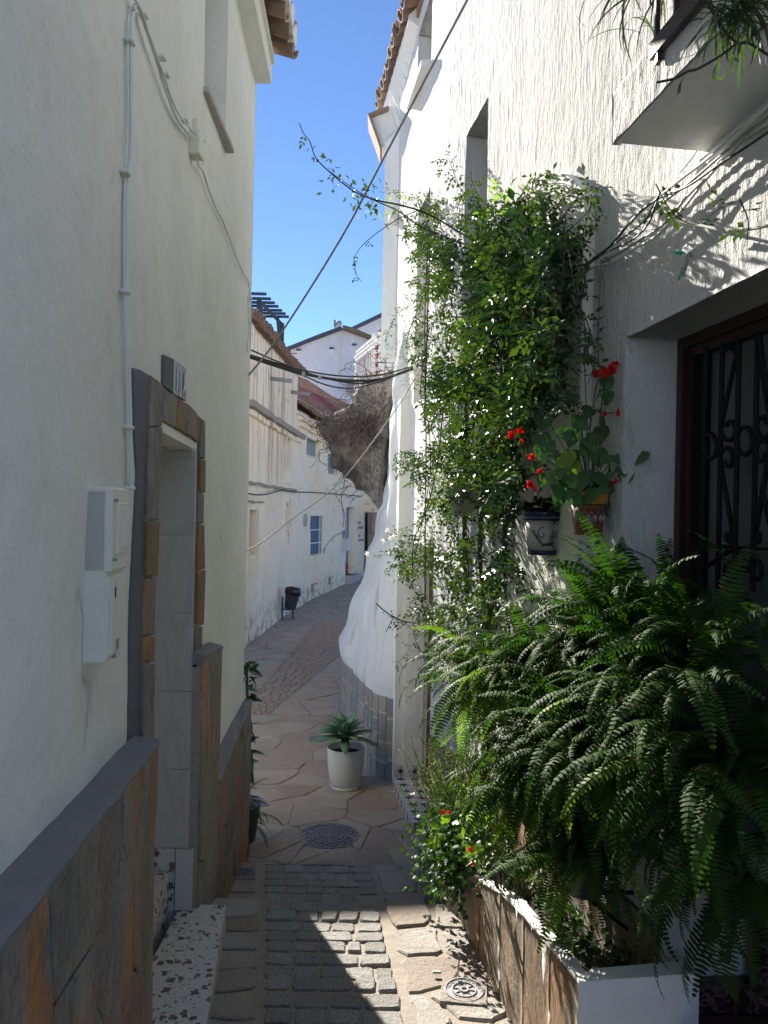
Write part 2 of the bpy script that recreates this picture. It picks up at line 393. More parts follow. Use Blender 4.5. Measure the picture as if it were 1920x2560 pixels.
def tag(o, label=None, cat=None, group=None, kind=None):
    for k, v in (('label', label), ('category', cat), ('group', group), ('kind', kind)):
        if v: o[k] = v
    return o
def obj(name, mb, mat, parent=None, smooth=None, org=None, kind=None, label=None):
    """mesh given in world metres; org = origin"""
    if smooth is not None: mb.sm = smooth
    if isinstance(mb, bpy.types.Mesh): me = mb
    else:
        o0 = Vector(org) if org is not None else (wloc(parent) if parent else Vector((0, 0, 0)))
        if o0.length > 0:
            mb.v = [(x-o0.x, y-o0.y, z-o0.z) for x, y, z in mb.v]
        me = mb.mesh(name)
    if mat is not None and not me.materials: me.materials.append(M[mat] if isinstance(mat, str) else mat)
    o = bpy.data.objects.new(name, me); C.objects.link(o)
    w = Vector(org) if org is not None else (wloc(parent) if parent else Vector((0, 0, 0)))
    if parent:
        o.parent = parent; o.location = w-wloc(parent)
    else: o.location = w
    WL[o.name] = w
    if smooth is True or (smooth is None and not isinstance(mb, bpy.types.Mesh) and mb.sm == 'auto'): pass
    tag(o, label=label, kind=kind); return o
def thing(name, loc, label, cat, group=None, rz=0):
    o = bpy.data.objects.new(name, None); C.objects.link(o); o.location = loc; o.rotation_euler = (0, 0, rz)
    o.empty_display_size = .1; WL[o.name] = Vector(loc); tag(o, label, cat, group); return o
def spline(pts, n=8):
    P = [Vector(p) for p in pts]; out = []
    if len(P) < 3: return [P[0].lerp(P[-1], k/n) for k in range(n+1)]
    for i in range(len(P)-1):
        p0, p1, p2, p3 = P[max(i-1, 0)], P[i], P[i+1], P[min(i+2, len(P)-1)]
        for k in range(n):
            t = k/n
            out.append(.5*((2*p1)+(p2-p0)*t+(2*p0-5*p1+4*p2-p3)*t*t+(3*p1-p0-3*p2+p3)*t**3))
    out.append(P[-1]); return out
def fbm(p, o=4): return noise.fractal(p, 1.0, 2.0, o)

def wall_grid(fx, nrm, s0, s1, z0, z1, holes, res, disp, ret=0.0, zres=None):
    """rough wall surface: fx(s)->(x,y); holes (s0,s1,z0,z1,depth)"""
    zres = zres or res
    def cuts(a, b, hs, r):
        c = sorted(set([a, b]+[h for h in hs if a < h < b])); out = []
        for i in range(len(c)-1):
            n = max(1, int(math.ceil((c[i+1]-c[i])/r)))
            out += [c[i]+(c[i+1]-c[i])*k/n for k in range(n)]
        return out+[b]
    ss = cuts(s0, s1, [h[0] for h in holes]+[h[1] for h in holes], res)
    zz = cuts(z0, z1, [h[2] for h in holes]+[h[3] for h in holes], zres)
    nrm = Vector(nrm); mb = MB(); ns, nz = len(ss), len(zz)
    for z in zz:
        for s_ in ss:
            x, y = fx(s_); p = Vector((x, y, z)); mb.v.append(tuple(p+nrm*disp(p)))
    def inh(i, j):
        if i < 0 or j < 0 or i >= ns-1 or j >= nz-1: return None
        cs = (ss[i]+ss[i+1])/2; cz = (zz[j]+zz[j+1])/2
        for h in holes:
            if h[0] < cs < h[1] and h[2] < cz < h[3]: return h
        return None
    inner = {}
    def iv(k, d):
        if (k, d) not in inner:
            inner[(k, d)] = len(mb.v); mb.v.append(tuple(Vector(mb.v[k])-nrm*d))
        return inner[(k, d)]
    for j in range(nz-1):
        for i in range(ns-1):
            a, b, c, d = j*ns+i, j*ns+i+1, (j+1)*ns+i+1, (j+1)*ns+i
            h = inh(i, j)
            if h is None: mb.f.append((a, b, c, d)); continue
            for (di, dj, e0, e1) in ((-1, 0, a, d), (1, 0, b, c), (0, -1, a, b), (0, 1, d, c)):
                ii, jj = i+di, j+dj
                if 0 <= ii < ns-1 and 0 <= jj < nz-1 and inh(ii, jj) is None:
                    mb.f.append((e0, e1, iv(e1, h[4]), iv(e0, h[4])))
    if ret:
        for j in range(nz-1):
            for i in (0, ns-1):
                e0, e1 = j*ns+i, (j+1)*ns+i; mb.f.append((e0, e1, iv(e1, ret), iv(e0, ret)))
        for i in range(ns-1):
            e0, e1 = (nz-1)*ns+i, (nz-1)*ns+i+1; mb.f.append((e0, e1, iv(e1, ret), iv(e0, ret)))
    return mb
def copy_tree(o, parent=None):
    c = o.copy(); C.objects.link(c); c.parent = parent
    for ch in [q for q in bpy.data.objects if q.parent == o]: copy_tree(ch, c)
    return c
# ================================================================== THE GROUND
def sheet(name, mat, xs, ys, fz, off=0.0):
    mb = MB()
    for y in ys:
        for x in xs: mb.v.append((x, y, fz(y)+off))
    n = len(xs)
    for j in range(len(ys)-1):
        for i in range(n-1): mb.f.append((j*n+i, j*n+i+1, (j+1)*n+i+1, (j+1)*n+i))
    return obj(name, mb, mat, kind='structure')
ys = [-4, -2, 0, 1, 2, 3, E1-.0005, E1, 4.2, E2-.0005, E2]+[5+.5*k for k in range(50)]+[30, 34]
lane = sheet('lane', 'mortar', [-9, -2.4, -1.2, 0, .6, 1.2, 9], ys, lambda y: gz(y)-.002)
terr = sheet('ground', 'mortar_light', [-900, -9, 9, 900], [-900, -4, 34, 900], lambda y: -2.7)

def clip(poly, a, b, c):
    out = []; n = len(poly)
    for i in range(n):
        p, q = poly[i], poly[(i+1) % n]; dp = a*p[0]+b*p[1]-c; dq = a*q[0]+b*q[1]-c
        if dp <= 0: out.append(p)
        if dp*dq < 0:
            t = dp/(dp-dq); out.append((p[0]+(q[0]-p[0])*t, p[1]+(q[1]-p[1])*t))
    return out
def inset(poly, d):
    cx = sum(p[0] for p in poly)/len(poly); cy = sum(p[1] for p in poly)/len(poly); out = poly; n = len(poly)
    for i in range(n):
        p, q = poly[i], poly[(i+1) % n]; a, b = q[1]-p[1], -(q[0]-p[0]); L = math.hypot(a, b)
        if L < 1e-6: continue
        a /= L; b /= L; c = a*p[0]+b*p[1]
        if a*cx+b*cy > c: a, b, c = -a, -b, -c
        out = clip(out, a, b, c-d)
        if len(out) < 3: return []
    return out
def area(p): return abs(sum(p[i][0]*p[(i+1) % len(p)][1]-p[(i+1) % len(p)][0]*p[i][1] for i in range(len(p))))/2
def cells(seeds, region, sc=1.0):
    res = []
    for i, s in enumerate(seeds):
        poly = region
        for j, t in enumerate(seeds):
            if i == j or abs(s[0]-t[0]) > sc or abs(s[1]-t[1]) > sc: continue
            a, b = t[0]-s[0], t[1]-s[1]; poly = clip(poly, a, b, a*(s[0]+t[0])/2+b*(s[1]+t[1])/2)
            if len(poly) < 3: break
        if len(poly) >= 3 and area(poly) > .002: res.append(poly)
    return res
def rough(poly, rr, k=.16, j=.006):
    out = []; n = len(poly)
    for i in range(n):
        p, q = poly[i], poly[(i+1) % n]; L = math.hypot(q[0]-p[0], q[1]-p[1])
        if L < .012: out.append(p); continue
        m = max(1, int(L/.09))
        for t in [k]+[k+(1-2*k)*z/m for z in range(1, m)]+[1-k]:
            out.append((p[0]+(q[0]-p[0])*t+rr.uniform(-j, j), p[1]+(q[1]-p[1])*t+rr.uniform(-j, j)))
    return out
def lay(name, polys, mat, h, gap, rr, parent, k=.16, bev=.006, stuff=False, j=.005):
    big = MB()
    for p in polys:
        q = inset(p, gap)
        if len(q) < 3 or area(q) < .0016: continue
        q = rough(q, rr, k, j)
        if sum(q[i][0]*q[(i+1) % len(q)][1]-q[(i+1) % len(q)][0]*q[i][1] for i in range(len(q))) < 0: q.reverse()
        tx, ty = rr.uniform(-.02, .02), rr.uniform(-.02, .02); dz = rr.uniform(-.003, .004)
        cx = sum(a[0] for a in q)/len(q); cy = sum(a[1] for a in q)/len(q)
        y0 = min(a[1] for a in q); y1 = max(a[1] for a in q)
        yc = E1-.001 if cy < E1 else (E2-.001 if cy < E2 else 99)
        top = lambda x, y: gz(min(y, yc))+h+dz+(x-cx)*tx+(y-cy)*ty
        mb = big if stuff else MB()
        mb.prism(q, lambda x, y: gz(min(y, yc))-.03, top, bev=bev)
        if not stuff: obj(name, mb, mat, parent, org=(cx, cy, gz(min(cy, yc))))
    if stuff: obj(name, big, mat, parent, kind='stuff')
rp = random.Random(3)
def cl(y): return -.375-.142*(y-2.62)
def cr(y): return .126-.112*(y-2.62)
def xd(y): return xl(y)+.066          # face of the stone dado on the left
def xp(y): return .811-.118*y         # outer face of the planter
# granite setts in rows down the middle of the lane (first flight)
polys = []; y = 1.75; row = 0
while y < E1-.05:
    d = rp.uniform(.094, .118); d = min(d, E1-y)
    a, b = cl(y+.05), cr(y+.05); n = rp.choice([4, 4, 5, 5]); w = [rp.uniform(.75, 1.3) for _ in range(n)]; tot = sum(w); x = a; sk = rp.uniform(-.012, .012)
    for q in w:
        x1 = x+(b-a)*q/tot
        polys.append([(x, y+sk), (x1, y+sk+rp.uniform(-.006, .006)), (x1+rp.uniform(-.006, .006), min(y+d+sk, E1)), (x, min(y+d+sk, E1))]); x = x1
    y += d
lay('sett', polys, 'granite', .008, .0065, rp, lane, k=.11, bev=.004, j=.004)
# second flight: tighter setts
polys = []; y = E1+.01
while y < E2-.03:
    d = min(rp.uniform(.105, .13), E2-y); a, b = cl(y)-.02, cr(y)+.06; n = rp.choice([5, 6]); w = [rp.uniform(.7, 1.4) for _ in range(n)]; tot = sum(w); x = a
    for q in w:
        x1 = x+(b-a)*q/tot; polys.append([(x, y), (x1, y+rp.uniform(-.006, .006)), (x1, y+d), (x, y+d)]); x = x1
    y += d
lay('sett', polys, 'granite', .005, .004, rp, lane, k=.14, bev=.005)
# flagstones left and right of the setts
def seeds(fa, fb, y0, y1, dx, dy, rr, jit=.32):
    out = []; y = y0+dy/2; r = 0
    while y < y1:
        a, b = fa(y), fb(y); n = max(1, int(round((b-a)/dx)))
        for i in range(n): out.append((a+(b-a)*(i+.5+(.25 if r % 2 else -.2)*(n > 1))/n+rr.uniform(-jit, jit)*dx, y+rr.uniform(-jit, jit)*dy))
        y += dy; r += 1
    return [p for p in out if rr.random() > .16] if jit > .15 else out
def quad(fa, fb, y0, y1): return [(fa(y0), y0), (fb(y0), y0), (fb(y1), y1), (fa(y1), y1)]
HOLES = []      # covers: keep the flags out from under them
def nocov(ps):
    out = []
    for p in ps:
        cx = sum(a[0] for a in p)/len(p); cy = sum(a[1] for a in p)/len(p)
        out.append(p)
    return out
fa = lambda y: xd(y)-.02; fb = lambda y: cl(y)-.028
lay('flagstone', cells(seeds(lambda y: max(fa(y), -.66), fb, 1.7, E1, .26, .17, rp, .12), quad(fa, fb, 1.7, E1)), 'flag', .008, .007, rp, lane, k=.10, j=.006)
fa = lambda y: cr(y)+.03; fb = lambda y: xp(y)+.03
lay('flagstone', cells(seeds(fa, fb, 1.7, E1, .24, .25, rp, .34), quad(fa, fb, 1.7, E1)), 'flag', .008, .013, rp, lane, k=.14, j=.010)
fa = lambda y: xd(y)-.03; fb = lambda y: cl(y)-.05
lay('flagstone', cells(seeds(fa, fb, E1, E2, .22, .24, rp), quad(fa, fb, E1, E2)), 'flag', .007, .007, rp, lane, k=.12)
fa = lambda y: cr(y)+.09; fb = lambda y: .44
lay('flagstone', cells(seeds(fa, fb, E1, E2, .26, .27, rp), quad(fa, fb, E1, E2)), 'flag', .007, .007, rp, lane, k=.12)
# lower lane: crazy paving
fa = lambda y: -1.5 if y < 9 else -1.30+.16*(y-9); fb = lambda y: .42 if y < 6 else .42-.2*(y-6)
for (ya, yb, dx, dy, st) in ((E2, 6.6, .34, .28, 0), (6.6, 9.0, .36, .36, 0)):
    lay('flagstone', cells(seeds(fa, fb, ya, yb, dx, dy, rp, .62), [(-1.5, ya), (.5, ya), (.5, yb), (-1.5, yb)], 1.3), 'flag_far', .006, .0045, rp, lane, k=.08, j=.006)
L1 = lambda y: -1.72+.05*(y-9.9); R1 = lambda y: -1.3+.16*(y-9)
polys = []; y = 9.0
while y < 16.5:
    d = rp.uniform(.10, .15); a, b = L1(y), R1(y)
    n = 6; w = [rp.uniform(.6, 1.4) for _ in range(n)]; tot = sum(w); x = a; y_ = y
    for q in w:
        x1 = x+(b-a)*q/tot; j0 = rp.uniform(-.015, .015); polys.append([(x, y+j0), (x1, y+j0), (x1, y+d+j0), (x, y+d+j0)]); x = x1
    y += d
lay('distant_sett', polys, 'flag_far', .016, .012, rp, lane, k=.14, bev=.012, stuff=True)
polys = cells(seeds(lambda y: R1(y), lambda y: .6, 9, 16.5, .42, .5, rp, .4), [(R1(9), 9), (1.2, 9), (1.2, 16.5), (R1(16.5), 16.5)], 1.8)
polys += cells(seeds(lambda y: -2.9, lambda y: L1(y), 5.6, 16.5, .42, .5, rp, .4), [(-3, 5.6), (L1(5.6)+.2, 5.6), (L1(16.5), 16.5), (-3, 16.5)], 1.8)
polys += cells(seeds(lambda y: -2.4, lambda y: .4, 16.5, 28, .5, .7, rp, .4), [(-2.6, 16.5), (.5, 16.5), (.5, 28), (-2.6, 28)], 2.2)
lay('distant_flagstone', polys, 'flag_far', .012, .012, rp, lane, k=.1, bev=.006, stuff=True)

# ================================================================== LEFT HOUSE
LH = thing('white_house', (-2.5, 1.5, gz(1.5)), 'tall plain white house on the left, its doorway framed in brown slate stones', 'house')
def flx(y): return (xl(y), y)
yend = 5.02
dN = onL(395, 1064).y; dF = onL(487, 1120).y; zlin = (onL(395, 1064).z+onL(487, 1120).z)/2
wN, wF = onL(510, 230).y, onL(563, 300).y; zsill = onL(556, 345).z
print('door', dN, dF, zlin, 'win', wN, wF, zsill)
def dispL(p):
    return .006*fbm(p*Vector((1, 1, .8)).length*0 * p + Vector((p.x*1.3, p.y*1.6, p.z*1.3)), 3) + .0022*fbm(Vector((p.x*9, p.y*9, p.z*7)), 3)
def dispL(p):
    return .007*fbm(Vector((p.y*1.4, p.z*1.2, 3.1)), 3)+.0022*fbm(Vector((p.y*11, p.z*9, 1.7)), 4)
mb = wall_grid(flx, (1, .06, 0), -2.0, yend, -2.5, 3.02, [(dN, dF, -2.6, zlin, .33), (wN, wF, zsill, 4, .15)], .022, dispL, ret=.32)
obj('wall', mb, 'plaster_left', LH, smooth=True)
mb = MB(); mb.prism([(xl(-3)-.31, -3), (xl(yend)-.31, yend-.02), (-5.0, yend-.02), (-5.0, -3)], -2.6, 3.0); obj('inner_wall', mb, 'plaster_left', LH)
# lift the body clear of the doorway recess: back board of the doorway
mb = MB().box((xl(3)-.30, (dN+dF)/2, (zlin-2.4)/2), (.03, dF-dN-.01, zlin+2.4)); obj('front_door', mb, 'frame_brown', LH)
mb = MB().box((xl((wN+wF)/2)-.148, (wN+wF)/2, (zsill+3.1)/2+.02), (.02, wF-wN-.01, 3.05-zsill)); wp = obj('window', mb, 'glass_dark', LH)
mb = MB().box((xl((wN+wF)/2)-.05, (wN+wF)/2, zsill-.022), (.17, wF-wN+.05, .022)); obj('window_sill', mb, 'mortar_light', LH)
# cornice and roof
zc = onL(639, 205).z
mb = MB()
path = [y for y in (-3, 0, 2, 3, 4, yend)]
for (o, z0, z1) in ((.10, zc, zc+.13), (.118, zc+.13, zc+.165)):
    A = [(xl(y)-.2, y) for y in path]; B = [(xl(y)+o, y+(0 if y < yend else .012*(z0 > zc))) for y in path]
    mb.prism(B+A[::-1], z0, z1)
obj('cornice', mb, 'plaster_left', LH)
def tile_mesh(name, r0, r1, L, th, up, n=8):
    m = MB(); rings = []
    for (x, r) in ((0, r0), (L, r1)):
        for q in (r, r-th):
            ring = []
            for k in range(n+1):
                a = math.pi*k/n; m.v.append((x, q*math.cos(a), (1 if up else -1)*q*math.sin(a)+(0 if up else r0))); ring.append(len(m.v)-1)
            rings.append(ring)
    o0, i0, o1, i1 = rings
    for k in range(n):
        for (a, b) in ((o0, o1), (i1, i0)): m.f.append((a[k], a[k+1], b[k+1], b[k]))
        m.f.append((o0[k], i0[k], i0[k+1], o0[k+1])); m.f.append((o1[k], o1[k+1], i1[k+1], i1[k]))
    for k in (0, n): m.f.append((o0[k], o1[k], i1[k], i0[k]))
    return m.mesh(name)
TC = tile_mesh('cover_tile', .085, .07, .42, .014, True); TB = tile_mesh('channel_tile', .095, .08, .45, .014, False)
for me in (TC, TB): me.materials.append(M['rooftile'])
TCR, TBR = TC.copy(), TB.copy()
def plug_mesh(r, up, n=8):
    m = MB(); m.v.append((0, 0, 0)); m.v.append((.03, 0, 0))
    for x in (0, .03):
        for k in range(n+1):
            a = math.pi*k/n; m.v.append((x, r*math.cos(a), r*math.sin(a)))
    for k in range(n): m.f.append((0, 2+k, 3+k)); m.f.append((2+k, 2+n+1+k, 3+n+1+k, 3+k))
    m.f.append((0, 2+n, 2+2*n+1, 1)); m.f.append((0, 1, 2+n+1, 2)); return m.mesh('mortar_plug')
PL = plug_mesh(.068, True); PL.materials.append(M['whitewash'])
def put(name, me, parent, loc, rot, scale=1, mat=None, label=None, kind=None):
    o = bpy.data.objects.new(name, me); C.objects.link(o); o.parent = parent; o.location = Vector(loc)-wloc(parent)
    o.rotation_euler = rot; o.scale = (scale,)*3 if not hasattr(scale, '__len__') else scale; WL[o.name] = Vector(loc); tag(o, label=label, kind=kind); return o
# tile local +x points up the roof: away from the lane
y = 3.0; zr = zc+.165
rt = random.Random(5)
while y < 5.1:
    put('roof_tile', TB, LH, (xl(y)+.235+rt.uniform(-.01, .01), y, zr-.0), (rt.uniform(-.03, .03), -R(14), math.pi+rt.uniform(-.03, .03)))
    if y+.1 < 5.2:
        ty = y-.1
        put('roof_tile', TC, LH, (xl(ty)+.245+rt.uniform(-.01, .01), ty, zr+.075), (rt.uniform(-.04, .04), -R(14), math.pi+rt.uniform(-.04, .04)))
        put('mortar_plug', PL, LH, (xl(ty)+.256, ty, zr+.045), (0, -R(8), math.pi), (1.5, 1.12, 1.45)); put('mortar_plug', PL, LH, (xl(y)+.244, y, zr+.095), (math.pi, R(8), math.pi), (1.2, 1.2, .55))
    y += .2
mb = MB(); mb.add([(xl(-3)+.05, -3, zr+.03), (xl(5)+.05, 5.0, zr+.03), (-5, 5.0, zr+1.1), (-5, -3, zr+1.1), (xl(-3)+.05, -3, zr-.05), (xl(5)+.05, 5.0, zr-.05), (-5, 5.0, zr-.05), (-5, -3, zr-.05)],
   [(0, 1, 2, 3), (4, 7, 6, 5), (0, 4, 5, 1), (1, 5, 6, 2), (2, 6, 7, 3), (3, 7, 4, 0)]); obj('roof', mb, 'rooftile', LH)

# ledge + stone dado
def strip(pts_in, pts_out, rr, n=26):
    m = MB()
    for k in range(n+1):
        t = k/n
        def ip(P):
            f = t*(len(P)-1); i = min(int(f), len(P)-2); return P[i].lerp(P[i+1], f-i)
        a, b = ip(pts_in), ip(pts_out); b = b+Vector((0, 0, rr.uniform(-.003, .003))); m.v += [tuple(a), tuple(b+(a-b)*.12+Vector((0, 0, .003))), tuple(b+Vector((rr.uniform(-.004, .004), 0, -.004))), tuple(b+Vector((-.012, 0, -.035))), tuple(a+Vector((0, 0, -.06)))]
        if k:
            for q in range(4): m.f.append((5*(k-1)+q, 5*k+q, 5*k+q+1, 5*(k-1)+q+1))
    m.f += [(0, 1, 2, 3, 4), tuple(5*n+q for q in (4, 3, 2, 1, 0))]
    return m
def Pz(y, off, z): return Vector((xl(y)+off, y, z))
a0, a1 = onL(0, 2197), onL(316, 1862)
b1 = onL(397, 1843, .076); hz0, hz1 = a0.z, a1.z
sl = (hz1-hz0)/(a1.y-a0.y)
NE = b1.y
mb = strip([Pz(-.5, -.01, hz0-sl*1.8), Pz(NE, -.01, hz0+sl*(NE-a0.y)+.01)], [Pz(-.5, .08, hz0-sl*1.8-.01), Pz(NE, .08, hz1-.012)], rp, 60)
obj('ledge', mb, 'ledge_paint', LH, smooth=False)
tj, tt, te = onL(498, 1660, .062), onL(556, 1614, .062), onL(628, 1748, .052)
print('dado', NE, tj, tt, te)
mb = strip([Pz(dF+.001, -.01, tj.z+.02), Pz(tt.y, -.01, tt.z+.02)], [Pz(dF+.001, .066, tj.z), Pz(tt.y, .066, tt.z)], rp, 14)
obj('ledge', mb, 'ledge_paint', LH)
zl0 = onL(557, 1860).z; zl1 = onL(612, 1748).z
mb = strip([Pz(tt.y, -.01, zl0), Pz(te.y-.06, -.01, zl1+.01), Pz(te.y, -.01, zl1)], [Pz(tt.y, .066, zl0-.05), Pz(te.y, .058, te.z)], rp, 20)
obj('ledge', mb, 'ledge_paint', LH)
def slab_grid(p00, p10, p11, p01, nrm, th, amp, seed, nu=10, nv=22, sc=(2.2, 8, 2.6), irr=.006):
    """stone slab: rough front face on the quad, sides back by th"""
    m = MB(); N = Vector(nrm).normalized(); rr = random.Random(seed)
    ln = Vector((seed*3.1, seed*1.7, 0))
    for j in range(nv+1):
        for i in range(nu+1):
            u, v = i/nu, j/nv; p = (p00*(1-u)+p10*u)*(1-v)+(p01*(1-u)+p11*u)*v
            e = min(u, 1-u)*nu; f = min(v, 1-v)*nv; edge = -.0022 if (e < .5 or f < .5) else 0
            q = Vector((p.x*sc[1], p.y*sc[1], p.z*sc[2]*2))+ln
            d = amp*fbm(q, 4)+amp*.6*fbm(q*3.3, 3)
            jx = irr*noise.noise(Vector((p.z*9, seed, 1)))*(e < .5); jz = irr*noise.noise(Vector((p.y*9, seed, 5)))*(f < .5)
            m.v.append(tuple(p+N*(d+edge)+Vector((0, jx, jz))))
    for j in range(nv):
        for i in range(nu): a = j*(nu+1)+i; m.f.append((a, a+1, a+nu+2, a+nu+1))
    rim = [i for i in range(nu+1)]+[j*(nu+1)+nu for j in range(1, nv+1)]+[nv*(nu+1)+i for i in range(nu-1, -1, -1)]+[j*(nu+1) for j in range(nv-1, 0, -1)]
    base = len(m.v); m.v += [tuple(Vector(m.v[k])-N*th) for k in rim]; n = len(rim)
    for k in range(n): m.f.append((rim[k], rim[(k+1) % n], base+(k+1) % n, base+k))
    return m
def dado_run(ya, yb, ztop, cuts, off, mat, parent, seed, gap=.004, zbot=None, rows=1):
    ds = [ya]+cuts+[yb]
    for k in range(len(ds)-1):
        y0, y1 = ds[k]+gap, ds[k+1]-gap; z = lambda y: ztop(y)-.006
        cutsz = [0]+sorted(random.Random(seed+k*7).uniform(.3, .7) for _ in range(rows-1))+[1]
        for r_ in range(rows):
            def zz(y, t):
                b = (zbot(y) if zbot else gz(y)-.02); return b+(z(y)-b)*t
            t0, t1 = cutsz[r_], cutsz[r_+1]
            tl = random.Random(seed+k*3+r_).uniform(-.04, .04) if (rows > 1 and 0 < t1 < 1) else 0
            P = [Pz(y0, off, zz(y0, t0)+.003), Pz(y1, off, zz(y1, t0)+.003), Pz(y1, off, zz(y1, t1)-.003+tl), Pz(y0, off, zz(y0, t1)-.003)]
            h = P[2].z-P[1].z
            m = slab_grid(*P, (1, .06, 0), .02, .007, seed+k*5+r_, max(4, int((y1-y0)/.035)), max(6, int(h/.05)))
            obj('slate_slab', m, mat, parent, smooth=True)
def crazy_dado(ya, yb, ztop, off, mat, parent, seed, sy=.34, sz=.5, gap=.002):
    rr = random.Random(seed); sd_ = []
    K = sy/sz; y = ya
    n1 = max(1, int(round((yb-ya)/sy))); zlo = min(gz(ya), gz(yb))-.05; zhi = max(ztop(ya), ztop(yb)); n2 = max(1, int(round((zhi-zlo)/sz)))
    for i in range(n1):
        for j in range(n2): sd_.append((ya+(yb-ya)*(i+.5+rr.uniform(-.32, .32))/n1, (zlo+(zhi-zlo)*(j+.5+rr.uniform(-.3, .3)+(.25 if i % 2 else -.2))/n2)*K))
    reg = [(ya, zlo*K), (yb, zlo*K), (yb, ztop(yb)*K), (ya, ztop(ya)*K)]
    nn = Vector((1, .06, 0)).normalized()
    for p in cells(sd_, reg, 5):
        q = [(a_, b_/K) for a_, b_ in p]; q = inset(q, gap)
        if len(q) < 3: continue
        q2 = []
        for i in range(len(q)):
            p0, p1 = q[i], q[(i+1) % len(q)]; L = math.hypot(p1[0]-p0[0], p1[1]-p0[1]); m_ = max(1, int(L/.07))
            for t in range(m_):
                f = t/m_; w = 0 if t == 0 else 1; q2.append((p0[0]+(p1[0]-p0[0])*f+rr.uniform(-.006, .006)*w*(0 if (abs(p0[0]-ya) < .01 and abs(p1[0]-ya) < .01) or (abs(p0[0]-yb) < .01 and abs(p1[0]-yb) < .01) else 1), p0[1]+(p1[1]-p0[1])*f+rr.uniform(-.004, .004)*w))
        th = rr.uniform(-.004, .004); cy = sum(a_ for a_, b_ in q2)/len(q2); cz = sum(b_ for a_, b_ in q2)/len(q2); n = len(q2); ty, tz = rr.uniform(-.012, .012), rr.uniform(-.008, .008)
        def P3(y, z, o): return Pz(y, off+o+th+(y-cy)*ty+(z-cz)*tz, z)
        vs = [P3(y, z, -.03) for y, z in q2]+[P3(y, z, -.005) for y, z in q2]+[P3(y+(cy-y)*.03, z+(cz-z)*.02, 0) for y, z in q2]
        m = MB(); m.add(vs, [(i, n+i, n+(i+1) % n, (i+1) % n) for i in range(n)]+[(n+i, 2*n+i, 2*n+(i+1) % n, n+(i+1) % n) for i in range(n)]+[tuple(2*n+i for i in reversed(range(n)))])
        obj('slate_slab', m, mat, parent)
ztn = lambda y: hz0+sl*(y-a0.y)-.012
crazy_dado(-.3, NE, lambda y: ztn(y)-.004, .074, 'slate', LH, 11, .24, .50, .0026)
crazy_dado(dF+.001, tt.y, lambda y: tj.z+(tt.z-tj.z)*(y-tj.y)/(tt.y-tj.y), .062, 'slate', LH, 31, .22, .6)
crazy_dado(tt.y, te.y, lambda y: zl0-.05+(te.z-zl0+.05)*(y-tt.y)/(te.y-tt.y), .058, 'slate', LH, 41, .30, .36)
mb = MB()
for (ya, yb, zt) in ((-.5, NE-.004, -.70), (dF+.002, tt.y-.004, tj.z-.05), (tt.y, te.y-.004, te.z-.08)):
    mb.prism([(xl(ya)+.045, ya), (xl(yb)+.045, yb), (xl(yb)+.001, yb), (xl(ya)+.001, ya)], -2.5, zt)
obj('dado_core', mb, 'mortar', LH)
# end faces of the dado beside the doorway
# painted grey band + stone surround
def plate(pxs, off0, off1, name, mat, parent, jit=0.0, seed=0, label=None):
    rr = random.Random(seed); P0 = [onL(a, b, 0) for a, b in pxs]
    m = MB(); n = len(P0); nn = Vector((1, .06, 0)).normalized()
    vs = [p+nn*off0 for p in P0]+[p+nn*(off1-.004) for p in P0]
    c = sum(P0, Vector())/n; vs += [p+nn*off1+(c-p)*.04 for p in P0]
    fs = [(i, (i+1) % n, n+(i+1) % n, n+i) for i in range(n)]+[(n+i, n+(i+1) % n, 2*n+(i+1) % n, 2*n+i) for i in range(n)]+[tuple(2*n+i for i in range(n)), tuple(range(n))[::-1]]
    m.add(vs, fs); return obj(name, m, mat, parent, label=label)
plate([(329, 919), (350, 925), (370, 938), (364, 1069), (356, 1303), (350, 1500), (345, 1700), (343, 1858), (316, 1862), (321, 1600), (332, 1300), (337, 1180), (330, 1050)], -.02, .006, 'painted_band', 'grey_paint', LH)
SJ = 'slate_jamb'; SO = 'slate_orange'
cols = [([(370, 938), (399, 960), (396, 1066), (364, 1067)], SJ), ([(364, 1069), (396, 1068), (386, 1301), (356, 1301)], SJ), ([(356, 1304), (386, 1304), (381, 1441), (352, 1441)], SO),
 ([(352, 1444), (381, 1444), (377, 1588), (348, 1588)], SJ), ([(348, 1591), (377, 1591), (374, 1655), (345, 1652)], SO), ([(345, 1658), (374, 1658), (371, 1853), (343, 1853)], SJ),
 ([(401, 970), (437, 998), (431, 1067), (396, 1052)], SJ), ([(438, 998), (459, 1008), (456, 1084), (432, 1069)], SO), ([(460, 1010), (481, 1030), (479, 1096), (457, 1084)], SJ), ([(482, 1031), (495, 1044), (490, 1106), (480, 1098)], SO),
 ([(496, 1046), (505, 1052), (505, 1148), (491, 1143)], SJ), ([(491, 1147), (505, 1150), (504, 1232), (490, 1230)], SO), ([(490, 1233), (504, 1235), (503, 1309), (489, 1308)], SJ), ([(489, 1311), (503, 1312), (505, 1422), (486, 1421)], SO),
 ([(486, 1425), (505, 1425), (500, 1562), (483, 1560)], SO), ([(483, 1566), (500, 1566), (497, 1662), (481, 1685)], SJ)]
for k, (q, m_) in enumerate(cols): plate(q, -.01, .012+.003*(k % 3), 'surround_stone', m_, LH, label='ochre stone' if m_ == SO else None)
